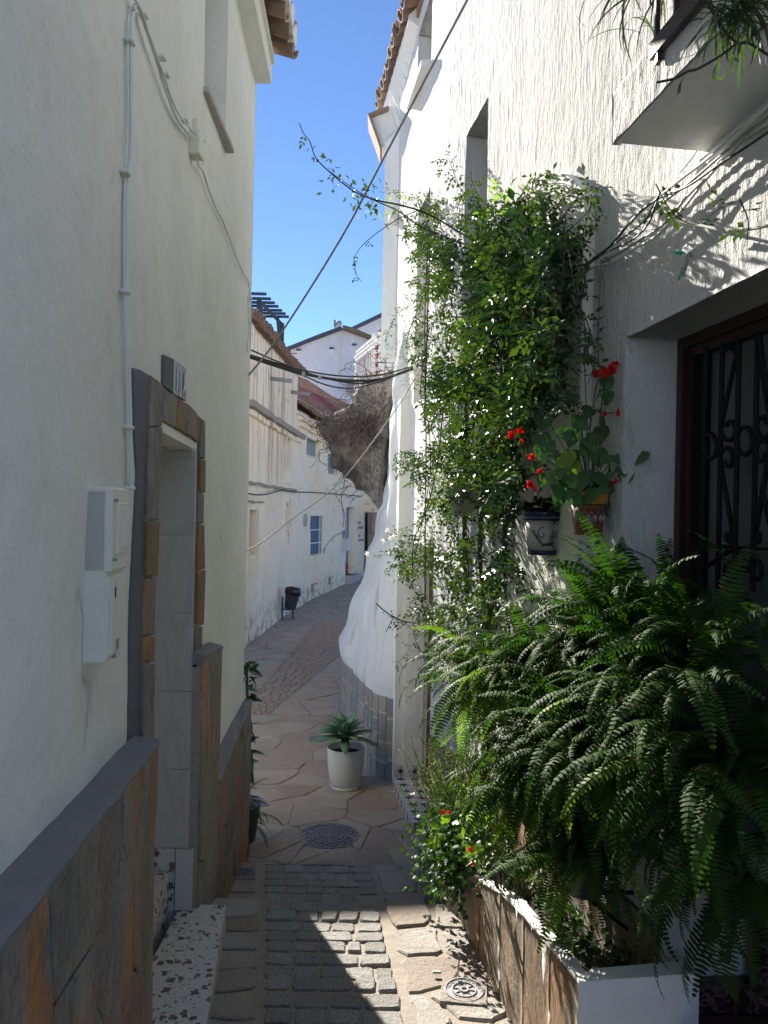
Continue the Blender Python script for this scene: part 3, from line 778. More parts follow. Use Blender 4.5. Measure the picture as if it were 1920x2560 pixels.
# lintel strip under the surround
A_, B_ = onL(396, 1072), onL(485, 1120)
mb = MB(); mb.add([Vector((xl(dN)+o, dN, zlin+z)) for o in (.004, -.10) for z in (-.012, .02)]+[Vector((xl(dF)+o, dF-.012, zlin+z)) for o in (.004, -.10) for z in (-.012, .02)],
   [(0, 1, 5, 4), (2, 6, 7, 3), (0, 4, 6, 2), (1, 3, 7, 5), (0, 2, 3, 1), (4, 5, 7, 6)]); obj('lintel_strip', mb, 'white_plastic', LH)
# tiled jamb on the far side of the doorway, faces the viewer
rows_y = [1128, 1144, 1337, 1532, 1727, 1922, 2118]
def zat(py, px=470): return ray(px, py)[1]*dF
zs = [zat(v) for v in rows_y]
for k in range(len(zs)-1):
    mb = MB().box(((-.826-1.16)/2, dF-.006, (zs[k]+zs[k+1])/2), (1.16-.826-.002, .012, abs(zs[k]-zs[k+1])-.003), ch=.001); obj('jamb_tile', mb, 'jamb_tile', LH)
    mb = MB().box((xl(dF-.02)+.002, dF+.001, (zs[k]+zs[k+1])/2), (.008, .010, abs(zs[k]-zs[k+1])-.003)); obj('jamb_trim', mb, 'jamb_tile', LH)
zfl = -1.745
zp = (zs[-1]+zfl)/2; hp = zs[-1]-zfl-.002
mb = MB().box(((-.875-.80)/2+.0, dF-.012, zp), (.072, .022, hp), ch=.001); obj('plinth_tile', mb, 'tile_plinth', LH)
mb = MB().box(((-.878-1.16)/2, dF-.010, zp), (1.16-.878, .018, hp)); obj('skirting', mb, 'terrazzo', LH)
mb = MB(); mb.prism([(-.93, dN-.05), (-.90, dF-.03), (-1.14, dF-.03), (-1.1, dN-.05)], -2.2, zfl+.17); obj('inner_step', mb, 'terrazzo', LH)
ee = at(565, 2261, 1); k1 = zfl/ray(565, 2261)[1]; e1 = at(565, 2261, k1); k2 = zfl/ray(517, 2560)[1]; e2 = at(517, 2560, k2)
dr = (e2-e1).normalized(); e3 = e2+dr*.5
mb = MB(); mb.prism([(e3.x, e3.y), (e1.x, e1.y), (-.86, e1.y), (-.86, e3.y)], -2.0, zfl, bev=.004); obj('door_step', mb, 'terrazzo', LH)
# house number
NP = thing('number_plaque', onL(440, 950, .0), 'blue and grey tile plaque reading 11A above the slate doorway', 'house number')
plate([(405, 887), (429, 897), (427, 983), (402, 963)], -.01, .010, 'painted_panel', 'grey_paint', NP)
def lerp2(a, b, t): return (a[0]+(b[0]-a[0])*t, a[1]+(b[1]-a[1])*t)
T0, T1, B0, B1 = (429, 897), (458, 920), (428, 983), (457, 1003)
def text_mesh(body, size):
    cu = bpy.data.curves.new('t', 'FONT'); cu.body = body; cu.size = size; cu.extrude = .0006; cu.align_x = 'CENTER'; cu.resolution_u = 3; cu.offset = size*.015
    o = bpy.data.objects.new('t', cu); C.objects.link(o); dg = bpy.context.evaluated_depsgraph_get(); me = bpy.data.meshes.new_from_object(o.evaluated_get(dg)); bpy.data.objects.remove(o); return me
for k, (ch, mt) in enumerate((('1', 'number_grey'), ('1', 'number_grey'), ('A', 'number_blue'))):
    t0, t1 = k/3+.01, (k+1)/3-.01
    q = [lerp2(T0, T1, t0), lerp2(T0, T1, t1), lerp2(B0, B1, t1), lerp2(B0, B1, t0)]
    tl = plate(q, -.01, .012, 'number_tile', 'white_plastic' if k == 0 else mt, NP)
    P = [onL(*z) for z in q]; c = sum(P, Vector())/4; w = (P[1]-P[0]).length; h = abs(P[0].z-P[3].z)
    if k == 0:
        q2 = [lerp2(lerp2(T0, T1, t0+.04), lerp2(B0, B1, t0+.04), .05), lerp2(lerp2(T0, T1, t1-.04), lerp2(B0, B1, t1-.04), .05), lerp2(lerp2(T0, T1, t1-.04), lerp2(B0, B1, t1-.04), .95), lerp2(lerp2(T0, T1, t0+.04), lerp2(B0, B1, t0+.04), .95)]
        plate(q2, .0, .0135, 'glaze_panel', mt, NP)
    me = text_mesh(ch, h*.98); me.materials.append(M['whitewash'])
    o = bpy.data.objects.new('digit', me); C.objects.link(o); o.parent = NP
    ey = Vector((-.1, 1, 0)).normalized(); ez = Vector((0, 0, 1)); ex = ey.cross(ez)
    zb = min(P[2].z, P[3].z)
    mt_ = Matrix(((ey.x*.95, 0, ex.x, 0), (ey.y*.95, 0, ex.y, 0), (0, 1, 0, 0), (0, 0, 0, 1)))
    loc = c+Vector((.016, .0016, 0)); loc.z = c.z-h*.36; o.matrix_basis = Matrix.Translation(loc-wloc(NP)) @ mt_
# meter box
MBX = thing('meter_box', onL(250, 1450, .0), 'tall painted meter box fixed to the white wall left of the slate doorway', 'meter box')
bN, bF = onL(217, 1213).y, onL(319, 1224, .055).y
zt, zm, zb = onL(278, 1217, .055).z, onL(267, 1436, .055).z, onL(250, 1674, .05).z
print('box', bN, bF, zt, zm, zb)
def lbox(y0, y1, z0, z1, o0, o1, ch=.003):
    c = Vector((xl((y0+y1)/2)+(o0+o1)/2, (y0+y1)/2, (z0+z1)/2)); return MB().box(c, (o1-o0, y1-y0, z1-z0), T=None, ch=ch)
def rotL(m, yc, xc):     # turn with the wall direction
    a = math.atan(.10); out = []
    for (x, y, z) in m.v:
        dx, dy = x-xc, y-yc; out.append((xc+dx*math.cos(a)-dy*math.sin(a), yc+dx*math.sin(a)+dy*math.cos(a), z))
    m.v = out; return m
def lb(name, y0, y1, z0, z1, o0, o1, mat, parent, ch=.003):
    m = rotL(lbox(y0, y1, z0, z1, o0, o1, ch), (bN+bF)/2, xl((bN+bF)/2)); return obj(name, m, mat, parent)
lb('backing', bN+.004, bF, zb, zt-.004, -.03, .046, 'box_plastic', MBX, .006)
up = lb('upper_door', bN+.004, bF+.002, zm, zt, -.03, .056, 'box_plastic', MBX, .005)
lo_ = lb('lower_door', bN+.010, bF-.004, zb+.01, zm-.008, .0, .051, 'box_plastic', MBX, .003)
W_ = bF-bN
zw0, zw1 = onL(296, 1385, .056).z, onL(296, 1256, .056).z
bz = lb('bezel', bN+W_*.28, bN+W_*.88, zw0, zw1, .05, .064, 'box_plastic', up, .003)
lb('window_pane', bN+W_*.40, bN+W_*.78, zw0+.012, zw1-.012, .05, .0655, 'white_plastic', up, .002)
zs0, zs1 = onL(274, 1504, .051).z, onL(274, 1466, .051).z
lb('sticker', bN+W_*.28, bN+W_*.48, zs0, zs1, .04, .0522, 'white_plastic', lo_, 0)
lb('sticker_symbol', bN+W_*.31, bN+W_*.36, zs0+.006, zs1-.006, .04, .0528, 'black', lo_, 0)
zk0, zk1 = onL(280, 1652, .051).z, onL(280, 1606, .051).z
lb('lock_recess', bN+W_*.50, bN+W_*.72, zk0, zk1, .04, .0525, 'cable_grey', lo_, 0)
lb('lock', bN+W_*.54, bN+W_*.68, zk0+.002, zk0+.018, .04, .056, 'white_plastic', lo_, .002)
for (t_, z_) in ((.12, zm+.03), (.12, zt-.03), (.9, zm+.03), (.9, zt-.03)): lb('screw', bN+W_*t_-.004, bN+W_*t_+.004, z_-.004, z_+.004, .05, .0585, 'cable_grey', up, .001)
for k_ in range(7): lb('groove', bN+W_*(.10+.125*k_), bN+W_*(.10+.125*k_)+.0012, zb+.02, zm-.02, .045, .0518, 'box_plastic', lo_, 0)
# conduit and cables on the left wall
def pl(pts, off, n=8): return spline([onL(a, b, off) for a, b in pts], n)
CD = thing('wall_conduit', onL(326, 600), 'white painted conduit running down the left wall to the meter box', 'conduit')
mb = MB(); mb.tube(pl([(334, 22), (330, 50), (327, 110), (328, 220), (328, 300), (327, 380), (318, 470), (316, 640), (317, 820), (324, 1000), (326, 1130), (327, 1225)], .012), .0062, 8); mb.sm = True; obj('pipe', mb, 'pipe', CD)
mb = MB(); mb.tube(pl([(322, 40), (320, 110), (319, 300), (312, 470), (310, 640), (312, 800), (318, 1000), (320, 1215)], .008), .0028, 6); mb.sm = True; obj('thin_cable', mb, 'pipe', CD)
for (a, b) in ((325, 105), (314, 432), (314, 730), (322, 1068), (325, 1220)):
    p = onL(a, b, .012); mb = MB().box(p, (.022, .034, .010), ch=.003); obj('clip', mb, 'pipe', CD)
CC = thing('wall_cable', onL(480, 330), 'pair of white painted cables looping down to a junction box on the left wall', 'cable')
mb = MB(); mb.tube(pl([(334, 22), (340, 12), (350, 25), (362, 62), (378, 110), (395, 160), (408, 205), (425, 255), (445, 300), (470, 332), (482, 345)], .016), .0052, 8); mb.sm = True; obj('cable_run', mb, 'pipe', CC)
mb = MB(); mb.tube(pl([(333, -10), (355, 30), (372, 85), (392, 140), (410, 190), (428, 245), (450, 290), (475, 320), (497, 345), (505, 380), (508, 410), (500, 418), (494, 405), (492, 388)], .022), .004, 6); mb.sm = True; obj('cable_run', mb, 'pipe', CC)
mb = MB(); mb.tube(pl([(497, 415), (508, 430), (522, 475), (540, 520), (557, 552), (575, 600), (592, 645), (610, 685), (621, 705), (625, 745), (627, 800), (626, 860), (622, 878), (618, 872), (620, 850), (622, 820), (620, 740)], .014), .005, 6); mb.sm = True; obj('cable_run', mb, 'pipe', CC)
for (a, b) in ((358, 38), (405, 145), (414, 188), (462, 302), (505, 350), (625, 745), (625, 805)):
    p = onL(a, b, .014); mb = MB().box(p, (.024, .03, .009), ch=.002); obj('clip', mb, 'pipe', CC)
p = onL(491, 362, .02); mb = MB().box(p, (.045, .07, .10), ch=.004); obj('junction_box', mb, 'box_plastic', CC)
p = onL(492, 325, .01); mb = MB().box(p, (.02, .06, .07), ch=.003); obj('mounting_plate', mb, 'box_plastic', CC)
# ================================================================== RIGHT HOUSE
RH = thing('rough_white_house', (3.0, 3.5, gz(3.5)), 'tall sunlit house on the right with rough whitewashed wall, balcony and barred window', 'house')
def frx(y): return (xr(y), y)
n1 = (onR(1220, 228).y, onR(1167, 350).y, .9, (onR(1220, 228).z+onR(1167, 350).z)/2, .18)
n2 = (onR(1075, 453).y, onR(1044, 560).y, .9, onR(1075, 453).z-.05, .18)
n3 = (onR(1080, 60).y, onR(1045, 200).y, 3.52, 4.05, .15)
WZ1, WZ0, WY1, WY0 = .608, -.80, onR(1564, 842).y, 1.15
win = (WY0, WY1, WZ0, WZ1, .25); drw = (5.55, 6.60, -2.45, -.25, .22)
print('niches', n1, n2, n3, WY1)
def dispR(p):
    k = min(1, max(0, (p.z+.4)/.6)) if p.y > 2.7 else min(1, max(0, (p.z-.2)/.3))
    a = .0048*(.55+.9*max(-.4, noise.noise(Vector((p.y*1.1, p.z*.8, 7)))))*noise.fractal(Vector((p.y*34, p.z*9.0, .3)), .8, 2.1, 3)+.003*noise.noise(Vector((p.y*5, p.z*2.2, 4)))
    return a*(.25+.75*k)+.012*fbm(Vector((p.y*1.1, p.z*.7, 9)), 2)
mb = wall_grid(frx, tuple(NR), .35, 7.47, -2.5, 4.25, [n1, n2, n3, win, drw, (.3, 2.27, -2.6, -.865, .6)], .0145, dispR, ret=.26, zres=.02)
obj('wall', mb, 'plaster_right', RH, smooth=True)
mb = MB(); mb.prism([(xr(.3)+.27, .3), (6, .3), (6, 7.4), (xr(7.44)+.27, 7.4)], -.865, 4.2); mb.prism([(xr(2.9)+.27, 2.9), (6, 2.9), (6, 7.4), (xr(7.44)+.27, 7.4)], -2.7, -.87); mb.prism([(1.62, .3), (6, .3), (6, 2.88), (1.62, 2.88)], -2.7, -.87); obj('inner_wall', mb, 'plaster_right', RH)
for (h, nm, mt) in ((n1, 'window', 'glass_dark'), (n2, 'window', 'glass_dark'), (n3, 'window', 'glass_dark'), (drw, 'door', 'frame_brown')):
    yc = (h[0]+h[1])/2; d = h[4]
    P = [Vector((xr(y), y, z))-NR*(d-.02) for y in (h[0], h[1]) for z in (h[2], h[3])]; Q = [p-NR*.03 for p in P]
    mb = MB(); mb.add(P+Q, [(0, 1, 3, 2), (4, 6, 7, 5), (0, 4, 5, 1), (2, 3, 7, 6), (0, 2, 6, 4), (1, 5, 7, 3)]); obj(nm, mb, mt, RH)
# bent end of the house, facing the viewer, and its smooth plaster
mb = wall_grid(lambda s: (.078+(-.062-.078)*s, 7.47+.26*s), (-.86, -.5, 0), 0, 1, 1.55, 3.75, [], .06, lambda p: .006*fbm(Vector((p.x*8, p.z*2, 2)), 3), ret=.3)
obj('end_wall', mb, 'plaster_smooth', RH, smooth=True)
# sloped soffit of whitewashed tiles, brown tiles above
rq = random.Random(9); y = 6.55
mt_s = MB()
while y < 8.05:
    zi = 4.02-(y-6.65)*.42; d = .15; X = xr(y)
    vs = [(X+.10, y+.006, zi), (X+.10, y+d-.006, zi-.05), (X-.085, y+.006, 4.2), (X-.105, y+d-.006, 4.17), (X+.10, y+.006, zi+.35), (X+.10, y+d-.006, zi+.35), (X-.085, y+.006, 4.235), (X-.105, y+d-.006, 4.205)]
    mb = MB(); mb.add(vs, [(0, 1, 3, 2), (2, 3, 7, 6), (4, 6, 7, 5), (0, 2, 6, 4), (1, 5, 7, 3), (0, 4, 5, 1)]); obj('soffit_tile', mb, 'whitewash', RH)
    y += d
y = 5.6
while y < 8.2:
    put('roof_tile', TB, RH, (xr(y)-.13+rq.uniform(-.015, .015), y, 4.26), (rq.uniform(-.05, .05), -R(16), rq.uniform(-.06, .06)+R(8.5)), 1)
    put('roof_tile', TC, RH, (xr(y)-.14+rq.uniform(-.015, .015), y+.09, 4.33), (rq.uniform(-.05, .05), -R(16), rq.uniform(-.06, .06)+R(8.5)), 1)
    y += .18
mb = MB(); X = xr
mb.add([(X(.3)-.02, .3, 4.30), (X(8.1)-.02, 8.1, 4.30), (6, 8.1, 5.6), (6, .3, 5.6), (X(.3)-.02, .3, 4.21), (X(8.1)-.02, 8.1, 4.21), (6, 8.1, 4.21), (6, .3, 4.21)], [(0, 1, 2, 3), (4, 7, 6, 5), (0, 4, 5, 1), (1, 5, 6, 2), (2, 6, 7, 3), (3, 7, 4, 0)])
obj('roof', mb, 'rooftile', RH)
def px_prism(poly, D, depth):
    A = [at(a, b, D) for a, b in poly]; B = [p+Vector((0, depth, 0)) for p in A]; n = len(A); m = MB()
    m.add(A+B, [tuple(range(n)), tuple(reversed(range(n, 2*n)))]+[(i, n+i, n+(i+1) % n, (i+1) % n) for i in range(n)]); return m
obj('eave_corner', px_prism([(924, 289), (975, 268), (982, 300), (985, 345), (953, 372), (944, 340)], 7.85, .3), 'whitewash', RH)
obj('eave_corner_tile', px_prism([(919, 284), (976, 262), (977, 270), (927, 290), (946, 340), (955, 374), (950, 372), (940, 342)], 7.80, .34), 'rooftile', RH)
# sill of the high window
ya, yb = onR(1082, 85).y, onR(1041, 233).y; zz = 3.50
mb = MB(); mb.add([(xr(y)+o, y, zz+z) for y in (ya, yb) for o in (-.085, .02) for z in (-.05, 0)], [(0, 1, 3, 2), (4, 6, 7, 5), (0, 4, 5, 1), (2, 3, 7, 6), (0, 2, 6, 4), (1, 5, 7, 3)]); obj('window_sill', mb, 'plaster_smooth', RH)
# jamb block beside the doorway down the lane
mb = MB(); mb.prism([(.125, 6.62), (.37, 6.62), (.37, 6.95), (.09, 6.95)], -2.3, 1.0, bev=.02); obj('door_jamb', mb, 'plaster_smooth', RH)
# smooth plaster pier near the window
A = [onR(a, b) for a, b in ((1490, 486), (1462, 452), (1435, 437), (1380, 436), (1345, 443), (1328, 470))]
A = [Vector((p.x, p.y, p.z)) for p in A]; A += [Vector((A[-1].x, A[-1].y, -1.3)), Vector((A[0].x, A[0].y, -1.3))]
mb = MB(); n = len(A); mb.add([p+NR*.045 for p in A]+[p-NR*.03 for p in A], [tuple(range(n)), tuple(reversed(range(n, 2*n)))]+[(i, n+i, n+(i+1) % n, (i+1) % n) for i in range(n)])
obj('pier', mb, 'plaster_left', RH)
# dado of brown slabs on the right wall (seen under the ferns and past the rosemary)
def rdado(ya, yb, z1f, k, mat='slate'):
    P = [Vector((xr(y), y, z))+NR*.02 for (y, z) in ((yb, gz(yb)-.05), (ya, gz(ya)-.05), (ya, z1f(ya)), (yb, z1f(yb)))]
    obj('slate_slab', slab_grid(*P, tuple(NR), .03, .006, k, 6, 12), mat, RH, smooth=True)
for k, (a, b) in enumerate(((2.29, 2.62), (2.63, 3.0), (3.01, 3.4), (3.41, 3.9), (3.91, 4.4), (4.41, 4.95), (4.96, 5.53))):
    rdado(a+.004, b-.004, lambda y: -1.22-.085*(y-2.3)-(.09 if y > 4.9 else 0), 70+k)
# star tiled step in front of the doorway
ST = thing('tiled_step', (.25, 6.1, -2.33), 'low doorstep covered in white tiles with dark eight pointed stars', 'doorstep')
zs_ = -2.262
quadS = [(.122, 6.6), (.355, 6.6), (.44, 5.62), (.262, 5.62)]
mb = MB(); mb.prism(quadS[::-1], -2.5, zs_-.004); obj('base', mb, 'mortar', ST)
def star(c, ex, ey, r, nrm, mb):
    ex, ey, nrm = Vector(ex), Vector(ey), Vector(nrm); c = Vector(c)+nrm*.0012; vs = [c]
    for k in range(16):
        q = r if k % 4 == 0 else (r*.72 if k % 2 == 0 else r*.26); a = math.pi*2*k/16; vs.append(c+ex*math.cos(a)*q+ey*math.sin(a)*q)
    mb.add(vs, [(0, 1+k, 1+(k+1) % 16) for k in range(16)])
ink = MB()
for i in range(7):
    for j in range(2):
        t0, t1 = i/7, (i+1)/7; s0, s1 = j/2, (j+1)/2
        def qp(s, t): a = Vector(quadS[0]).lerp(Vector(quadS[1]), s); b = Vector(quadS[3]).lerp(Vector(quadS[2]), s); return a.lerp(b, t)
        pp = [qp(s0+.008, t0+.01), qp(s1-.008, t0+.01), qp(s1-.008, t1-.01), qp(s0+.008, t1-.01)]
        m = MB(); m.prism([tuple(p) for p in pp][::-1], zs_-.006, zs_); obj('star_tile', m, 'tile_white', ST)
        c = sum(pp, Vector((0, 0)))/4; star((c.x, c.y, zs_), (1, 0, 0), (0, 1, 0), .076, (0, 0, 1), ink)
# riser tiles on the lane side and on the jamb
L0, L1_ = Vector((.262, 5.62, 0)), Vector((.122, 6.6, 0)); nn = Vector((-1, -.143, 0)).normalized()
for i in range(7):
    a, b = L0.lerp(L1_, i/7+.006), L0.lerp(L1_, (i+1)/7-.006)
    m = MB(); m.add([a+nn*o+Vector((0, 0, z)) for a in (a, b) for o in (0, .007) for z in (-2.42, zs_)], [(0, 1, 3, 2), (4, 6, 7, 5), (0, 4, 5, 1), (2, 3, 7, 6), (0, 2, 6, 4), (1, 5, 7, 3)]); obj('riser_tile', m, 'tile_white', ST)
    c = (a+b)/2+nn*.007+Vector((0, 0, -2.31)); star(c, (b-a).normalized(), (0, 0, 1), .070, nn, ink)
for i in range(2):
    xa, xb = .125+.122*i+.002, .125+.122*(i+1)-.002; m = MB().box(((xa+xb)/2, 6.612, zs_+.05), (xb-xa, .01, .094)); obj('jamb_tile', m, 'tile_white', ST)
    star(((xa+xb)/2, 6.607, zs_+.042), (1, 0, 0), (0, 0, 1), .052, (0, -1, 0), ink)
obj('star_print', ink, 'tile_ink', ST)

# ---------- barred window
BW = thing('barred_window', (xr(2)+.15, 2.0, -.8), 'brown framed window behind a black wrought iron grille with scrolls, sunk in the right wall', 'window')
def wp_(y, off, z): return Vector((xr(y), y, z))-NR*off
def wbar(name, y0, y1, z0, z1, o0, o1, mat, parent, ch=0):
    P = [wp_(y, o, z) for y in (y0, y1) for o in (o0, o1) for z in (z0, z1)]
    m = MB(); m.add(P, [(0, 1, 3, 2), (4, 6, 7, 5), (0, 4, 5, 1), (2, 3, 7, 6), (0, 2, 6, 4), (1, 5, 7, 3)]); return obj(name, m, mat, parent)
yR = WY1
wbar('frame', yR-.036, yR+.003, WZ0, WZ1, .188, .255, 'frame_brown', BW); wbar('frame', yR-.066, yR-.037, WZ0, WZ1-.038, .205, .255, 'frame_brown', BW)
wbar('frame', WY0, yR-.037, WZ1-.037, WZ1+.003, .188, .255, 'frame_brown', BW); wbar('frame', WY0, yR-.067, WZ1-.068, WZ1-.038, .205, .255, 'frame_brown', BW)
wbar('frame', WY0, yR-.05, WZ0, WZ0+.05, .19, .255, 'frame_brown', BW)
wbar('gap_strip', yR-.13, yR-.068, WZ0+.05, WZ1-.07, .222, .25, 'black', BW); wbar('pane', WY0, yR-.131, WZ0+.05, WZ1-.07, .236, .240, 'glass_dark', BW)  # black strip stands in for the dark gap between frame and pane
wbar('curtain', WY0, yR-.131, WZ0+.05, WZ1-.07, .243, .25, 'curtain', BW)
GO = -.16      # grille plane: sunk into the reveal
def gp(px, py, d=0): return onR(px, py, -GO+d)
# vertical bars
def vb(px, y0, y1, r=.0085):
    a, b = gp(px, y0), gp(px-6, y1); b.x, b.y = a.x, a.y; m = MB().tube([a, b], r, 4); obj('grille_bar', m, 'black', BW)
for (px, y0) in ((1766, 868), (1806, 857), (1848, 846), (1894, 832)): vb(px, y0, 1480)
def ln(pts, r=.0078, n=8): m = MB().tube(spline([gp(*p) for p in pts], n), r, 5); m.sm = True; obj('grille_scroll', m, 'black', BW)
def ring(cx, cy, rx, ry):
    m = MB(); P = [gp(cx+rx*math.cos(a), cy+ry*math.sin(a)) for a in [2*math.pi*k/24 for k in range(25)]]; m.tube(P, .008, 5, cap=False); m.sm = True; obj('grille_ring', m, 'black', BW)
def scroll(start, c, rx, ry, a0, a1, turns=14):
    pts = [start]; 
    for k in range(turns+1):
        t = k/turns; a = a0+(a1-a0)*t; s = 1-.62*t; pts.append((c[0]+rx*s*math.cos(a), c[1]+ry*s*math.sin(a)))
    ln(pts, n=4)
ring(1776, 1116, 17, 30); ring(1862, 1102, 21, 34)
scroll((1844, 876), (1824, 1072), 22, 34, math.pi*1.05, -math.pi*.9)
scroll((1832, 1330), (1820, 1148), 20, 34, -math.pi*1.0, math.pi*.95)
scroll((1893, 850), (1908, 1062), -22, 36, math.pi*.9, -math.pi*1.0); scroll((1890, 1330), (1905, 1132), -20, 36, math.pi*1.1, math.pi*3.0)
ln([(1898, 830), (1906, 900), (1920, 960), (1950, 1040)]); ring(1950, 1090, 22, 36)
scroll((1806, 880), (1834, 868), 10, 14, math.pi, 3.2*math.pi, 10)
a, b = gp(1750, 1364), gp(1960, 1372); a.z = b.z = (a.z+b.z)/2; m = MB().tube([a, b], .004, 4); obj('grille_bar', m, 'black', BW)
scroll((1832, 1364), (1823, 1345), 9, 16, 0, -math.pi*1.8, 10); scroll((1880, 1364), (1893, 1345), 10, 16, math.pi, math.pi*2.9, 10)
ln([(1750, 1428), (1790, 1400), (1828, 1376), (1850, 1380), (1862, 1410)]); scroll((1862, 1400), (1826, 1435), 20, 34, 0, -math.pi*1.9); scroll((1866, 1400), (1890, 1430), 20, 34, math.pi, math.pi*2.9)
ln([(1930, 1330), (1920, 1290), (1905, 1240), (1880, 1370)])

# ---------- balcony
def bx_(y): return .9236-.15*y
BZ = 1.024
mb = MB(); mb.prism([(bx_(.3)+.008, .3), (bx_(2.11)+.008, 2.11), (xr(2.165)+.1, 2.165), (xr(.3)+.1, .3)][::-1], BZ, BZ+.135); obj('balcony_slab', mb, 'plaster_smooth', RH)
mb = wall_grid(lambda s: (bx_(s), s), tuple(NR), .3, 2.117, BZ-.002, BZ+.138, [], .012, lambda p: .004*fbm(Vector((p.y*30, p.z*14, 0)), 3)+.002, ret=.03); obj('balcony_fascia', mb, 'plaster_right', RH, smooth=True)
BR = thing('balcony_railing', (.66, 1.5, BZ+.138), 'dark brown iron railing standing on the balcony edge at the top right', 'railing')
def rbx(y): return bx_(y)-.014
def rail(name, z0, z1, o, y1=1.87):
    m = MB(); m.add([(rbx(y)+q, y, z) for y in (.35, y1) for q in (-o, o) for z in (z0, z1)], [(0, 1, 3, 2), (4, 6, 7, 5), (0, 4, 5, 1), (2, 3, 7, 6), (0, 2, 6, 4), (1, 5, 7, 3)]); obj(name, m, 'railbrown', BR)
rail('bottom_rail', BZ+.085, BZ+.125, .009); rail('top_rail', BZ+1.08, BZ+1.11, .012)
y = 1.848
while y > .4:
    m = MB().box((rbx(y), y, BZ+.60), (.011, .011, .96)); obj('baluster', m, 'railbrown', BR); y -= .088
m = MB().box((rbx(1.84), 1.84, BZ+.072), (.012, .02, .022)); obj('foot', m, 'railbrown', BR)
# ---------- cables on the right wall
CB = thing('wall_cable_bundle', onR(1600, 560), 'loose bundle of white, grey and black cables climbing the right wall above the window', 'cable')
def rl(pts, off, r, mat, n=8, nm='cable_run'): m = MB().tube(spline([onR(a, b, off) for a, b in pts], n), r, 6); m.sm = True; obj(nm, m, mat, CB)
b0 = [(1432, 682), (1470, 655), (1520, 620)]
rl(b0+[(1570, 560), (1640, 500), (1700, 450), (1760, 405), (1850, 330), (1930, 255)], -.03, .0045, 'pipe')
rl(b0+[(1590, 570), (1660, 505), (1720, 460), (1790, 400), (1870, 335), (1940, 275)], -.035, .004, 'cable_grey')
rl(b0+[(1600, 530), (1650, 495), (1720, 465), (1800, 410), (1870, 365), (1950, 310)], -.05, .0035, 'cable')
rl([(1440, 688), (1480, 668), (1530, 655), (1590, 620), (1640, 590), (1700, 530), (1760, 455), (1810, 400)], -.04, .004, 'pipe')
rl([(1440, 690), (1500, 660), (1560, 625), (1600, 600), (1660, 560), (1715, 495), (1760, 450)], -.03, .004, 'cable_grey')
rl([(1445, 684), (1500, 640), (1580, 600), (1620, 560), (1640, 510), (1650, 480)], -.06, .003, 'cable')
rl([(1650, 515), (1690, 548), (1760, 565), (1830, 578), (1880, 572), (1940, 560)], -.04, .0042, 'rope')
rl([(1432, 690), (1445, 700), (1452, 740), (1440, 770), (1420, 730), (1430, 690), (1450, 680), (1462, 700), (1455, 735)], -.05, .0025, 'cable')
rl([(1425, 700), (1405, 740), (1380, 790), (1350, 840)], -.05, .006, 'cable')
rl([(1450, 665), (1462, 672), (1456, 684), (1446, 676), (1450, 665)], -.06, .004, 'rope', nm='tie')
rl([(1810, 262), (1740, 380), (1700, 430)], -.012, .0035, 'pipe')
for k in range(3): rl([(1748+22*k, 402+4*k), (1830+14*k, 335+6*k), (1930+4*k, 255+22*k)], -.01, .005, 'pipe')
GS = thing('green_string', onR(1497, 800, -.05), 'thin dark green string hanging from the cables to the upper red begonia', 'string')
m = MB().tube(spline([onR(1503, 650, -.09), onR(1500, 720, -.085), onR(1497, 800, -.085), onR(1496, 905, -.085)], 6), .0022, 5); obj('strand', m, 'string_green', GS)
HK = thing('wall_hook', onR(1722, 640), 'grey wall hook with a scrap of green netting tied to it above the window', 'hook')
m = MB().tube(spline([onR(1722, 640, 0), onR(1722, 632, -.03), onR(1716, 660, -.035), onR(1708, 690, -.03)], 5), .0045, 6); obj('hook', m, 'cable_grey', HK)
m = MB().tube(spline([onR(1712, 634, -.03), onR(1698, 628, -.035), onR(1686, 627, -.03), (onR(1690, 632, -.045)), onR(1704, 636, -.03)], 4), .0035, 5); obj('netting', m, 'net_green', HK)
m = MB().tube(spline([onR(1707, 668, -.03), onR(1700, 690, -.03), onR(1696, 700, -.025)], 4), .003, 5); obj('netting', m, 'net_green', HK)

# ================================================================== PLANTER
PT = thing('masonry_planter', (.6, 2.9, gz(2.9)), 'long stone faced planter with a white rim beside the lane on the right', 'planter')
PP = [(.56, 2.125), (.56-.172*.45, 2.8), (.388, 3.59), (.29, 3.80), (.24, 4.55)]
PP = [(xp(2.125), 2.125), (xp(2.80), 2.80), (xp(3.59), 3.59), (.295, 3.80), (.235, 4.6)]
ZT = [-1.283, -1.391, -1.655, -1.74, -1.98]
def interp(v, X, Y):
    if v <= X[0]: return Y[0]
    for i in range(len(X)-1):
        if v <= X[i+1]: return Y[i]+(Y[i+1]-Y[i])*(v-X[i])/(X[i+1]-X[i])
    return Y[-1]
PY = [p[1] for p in PP]
def ppx(y): return interp(y, PY, [p[0] for p in PP])
def pzt(y): return interp(y, PY, ZT)
ysx = [2.125+k*(4.6-2.125)/60 for k in range(61)]
m = MB(); rr = random.Random(2)
for k, y in enumerate(ysx):
    x, z = ppx(y), pzt(y); w = .048+.010*noise.noise(Vector((y*7, 0, 0))); j = .004*noise.noise(Vector((y*25, 3, 0)))
    m.v += [(x+.004+j, y, gz(y)-.2), (x+.004+j, y, z-.012), (x+.006+j, y, z-.001), (x+w, y, z+.002+j), (x+w+.004, y, z-.01), (x+w+.004, y, z-.35)]
    if k:
        for q in range(5): m.f.append((6*(k-1)+q, 6*k+q, 6*k+q+1, 6*(k-1)+q+1))
m.f += [(0, 1, 2, 3, 4, 5), tuple(360+q for q in (5, 4, 3, 2, 1, 0))]
obj('rim', m, 'whitewash', PT)
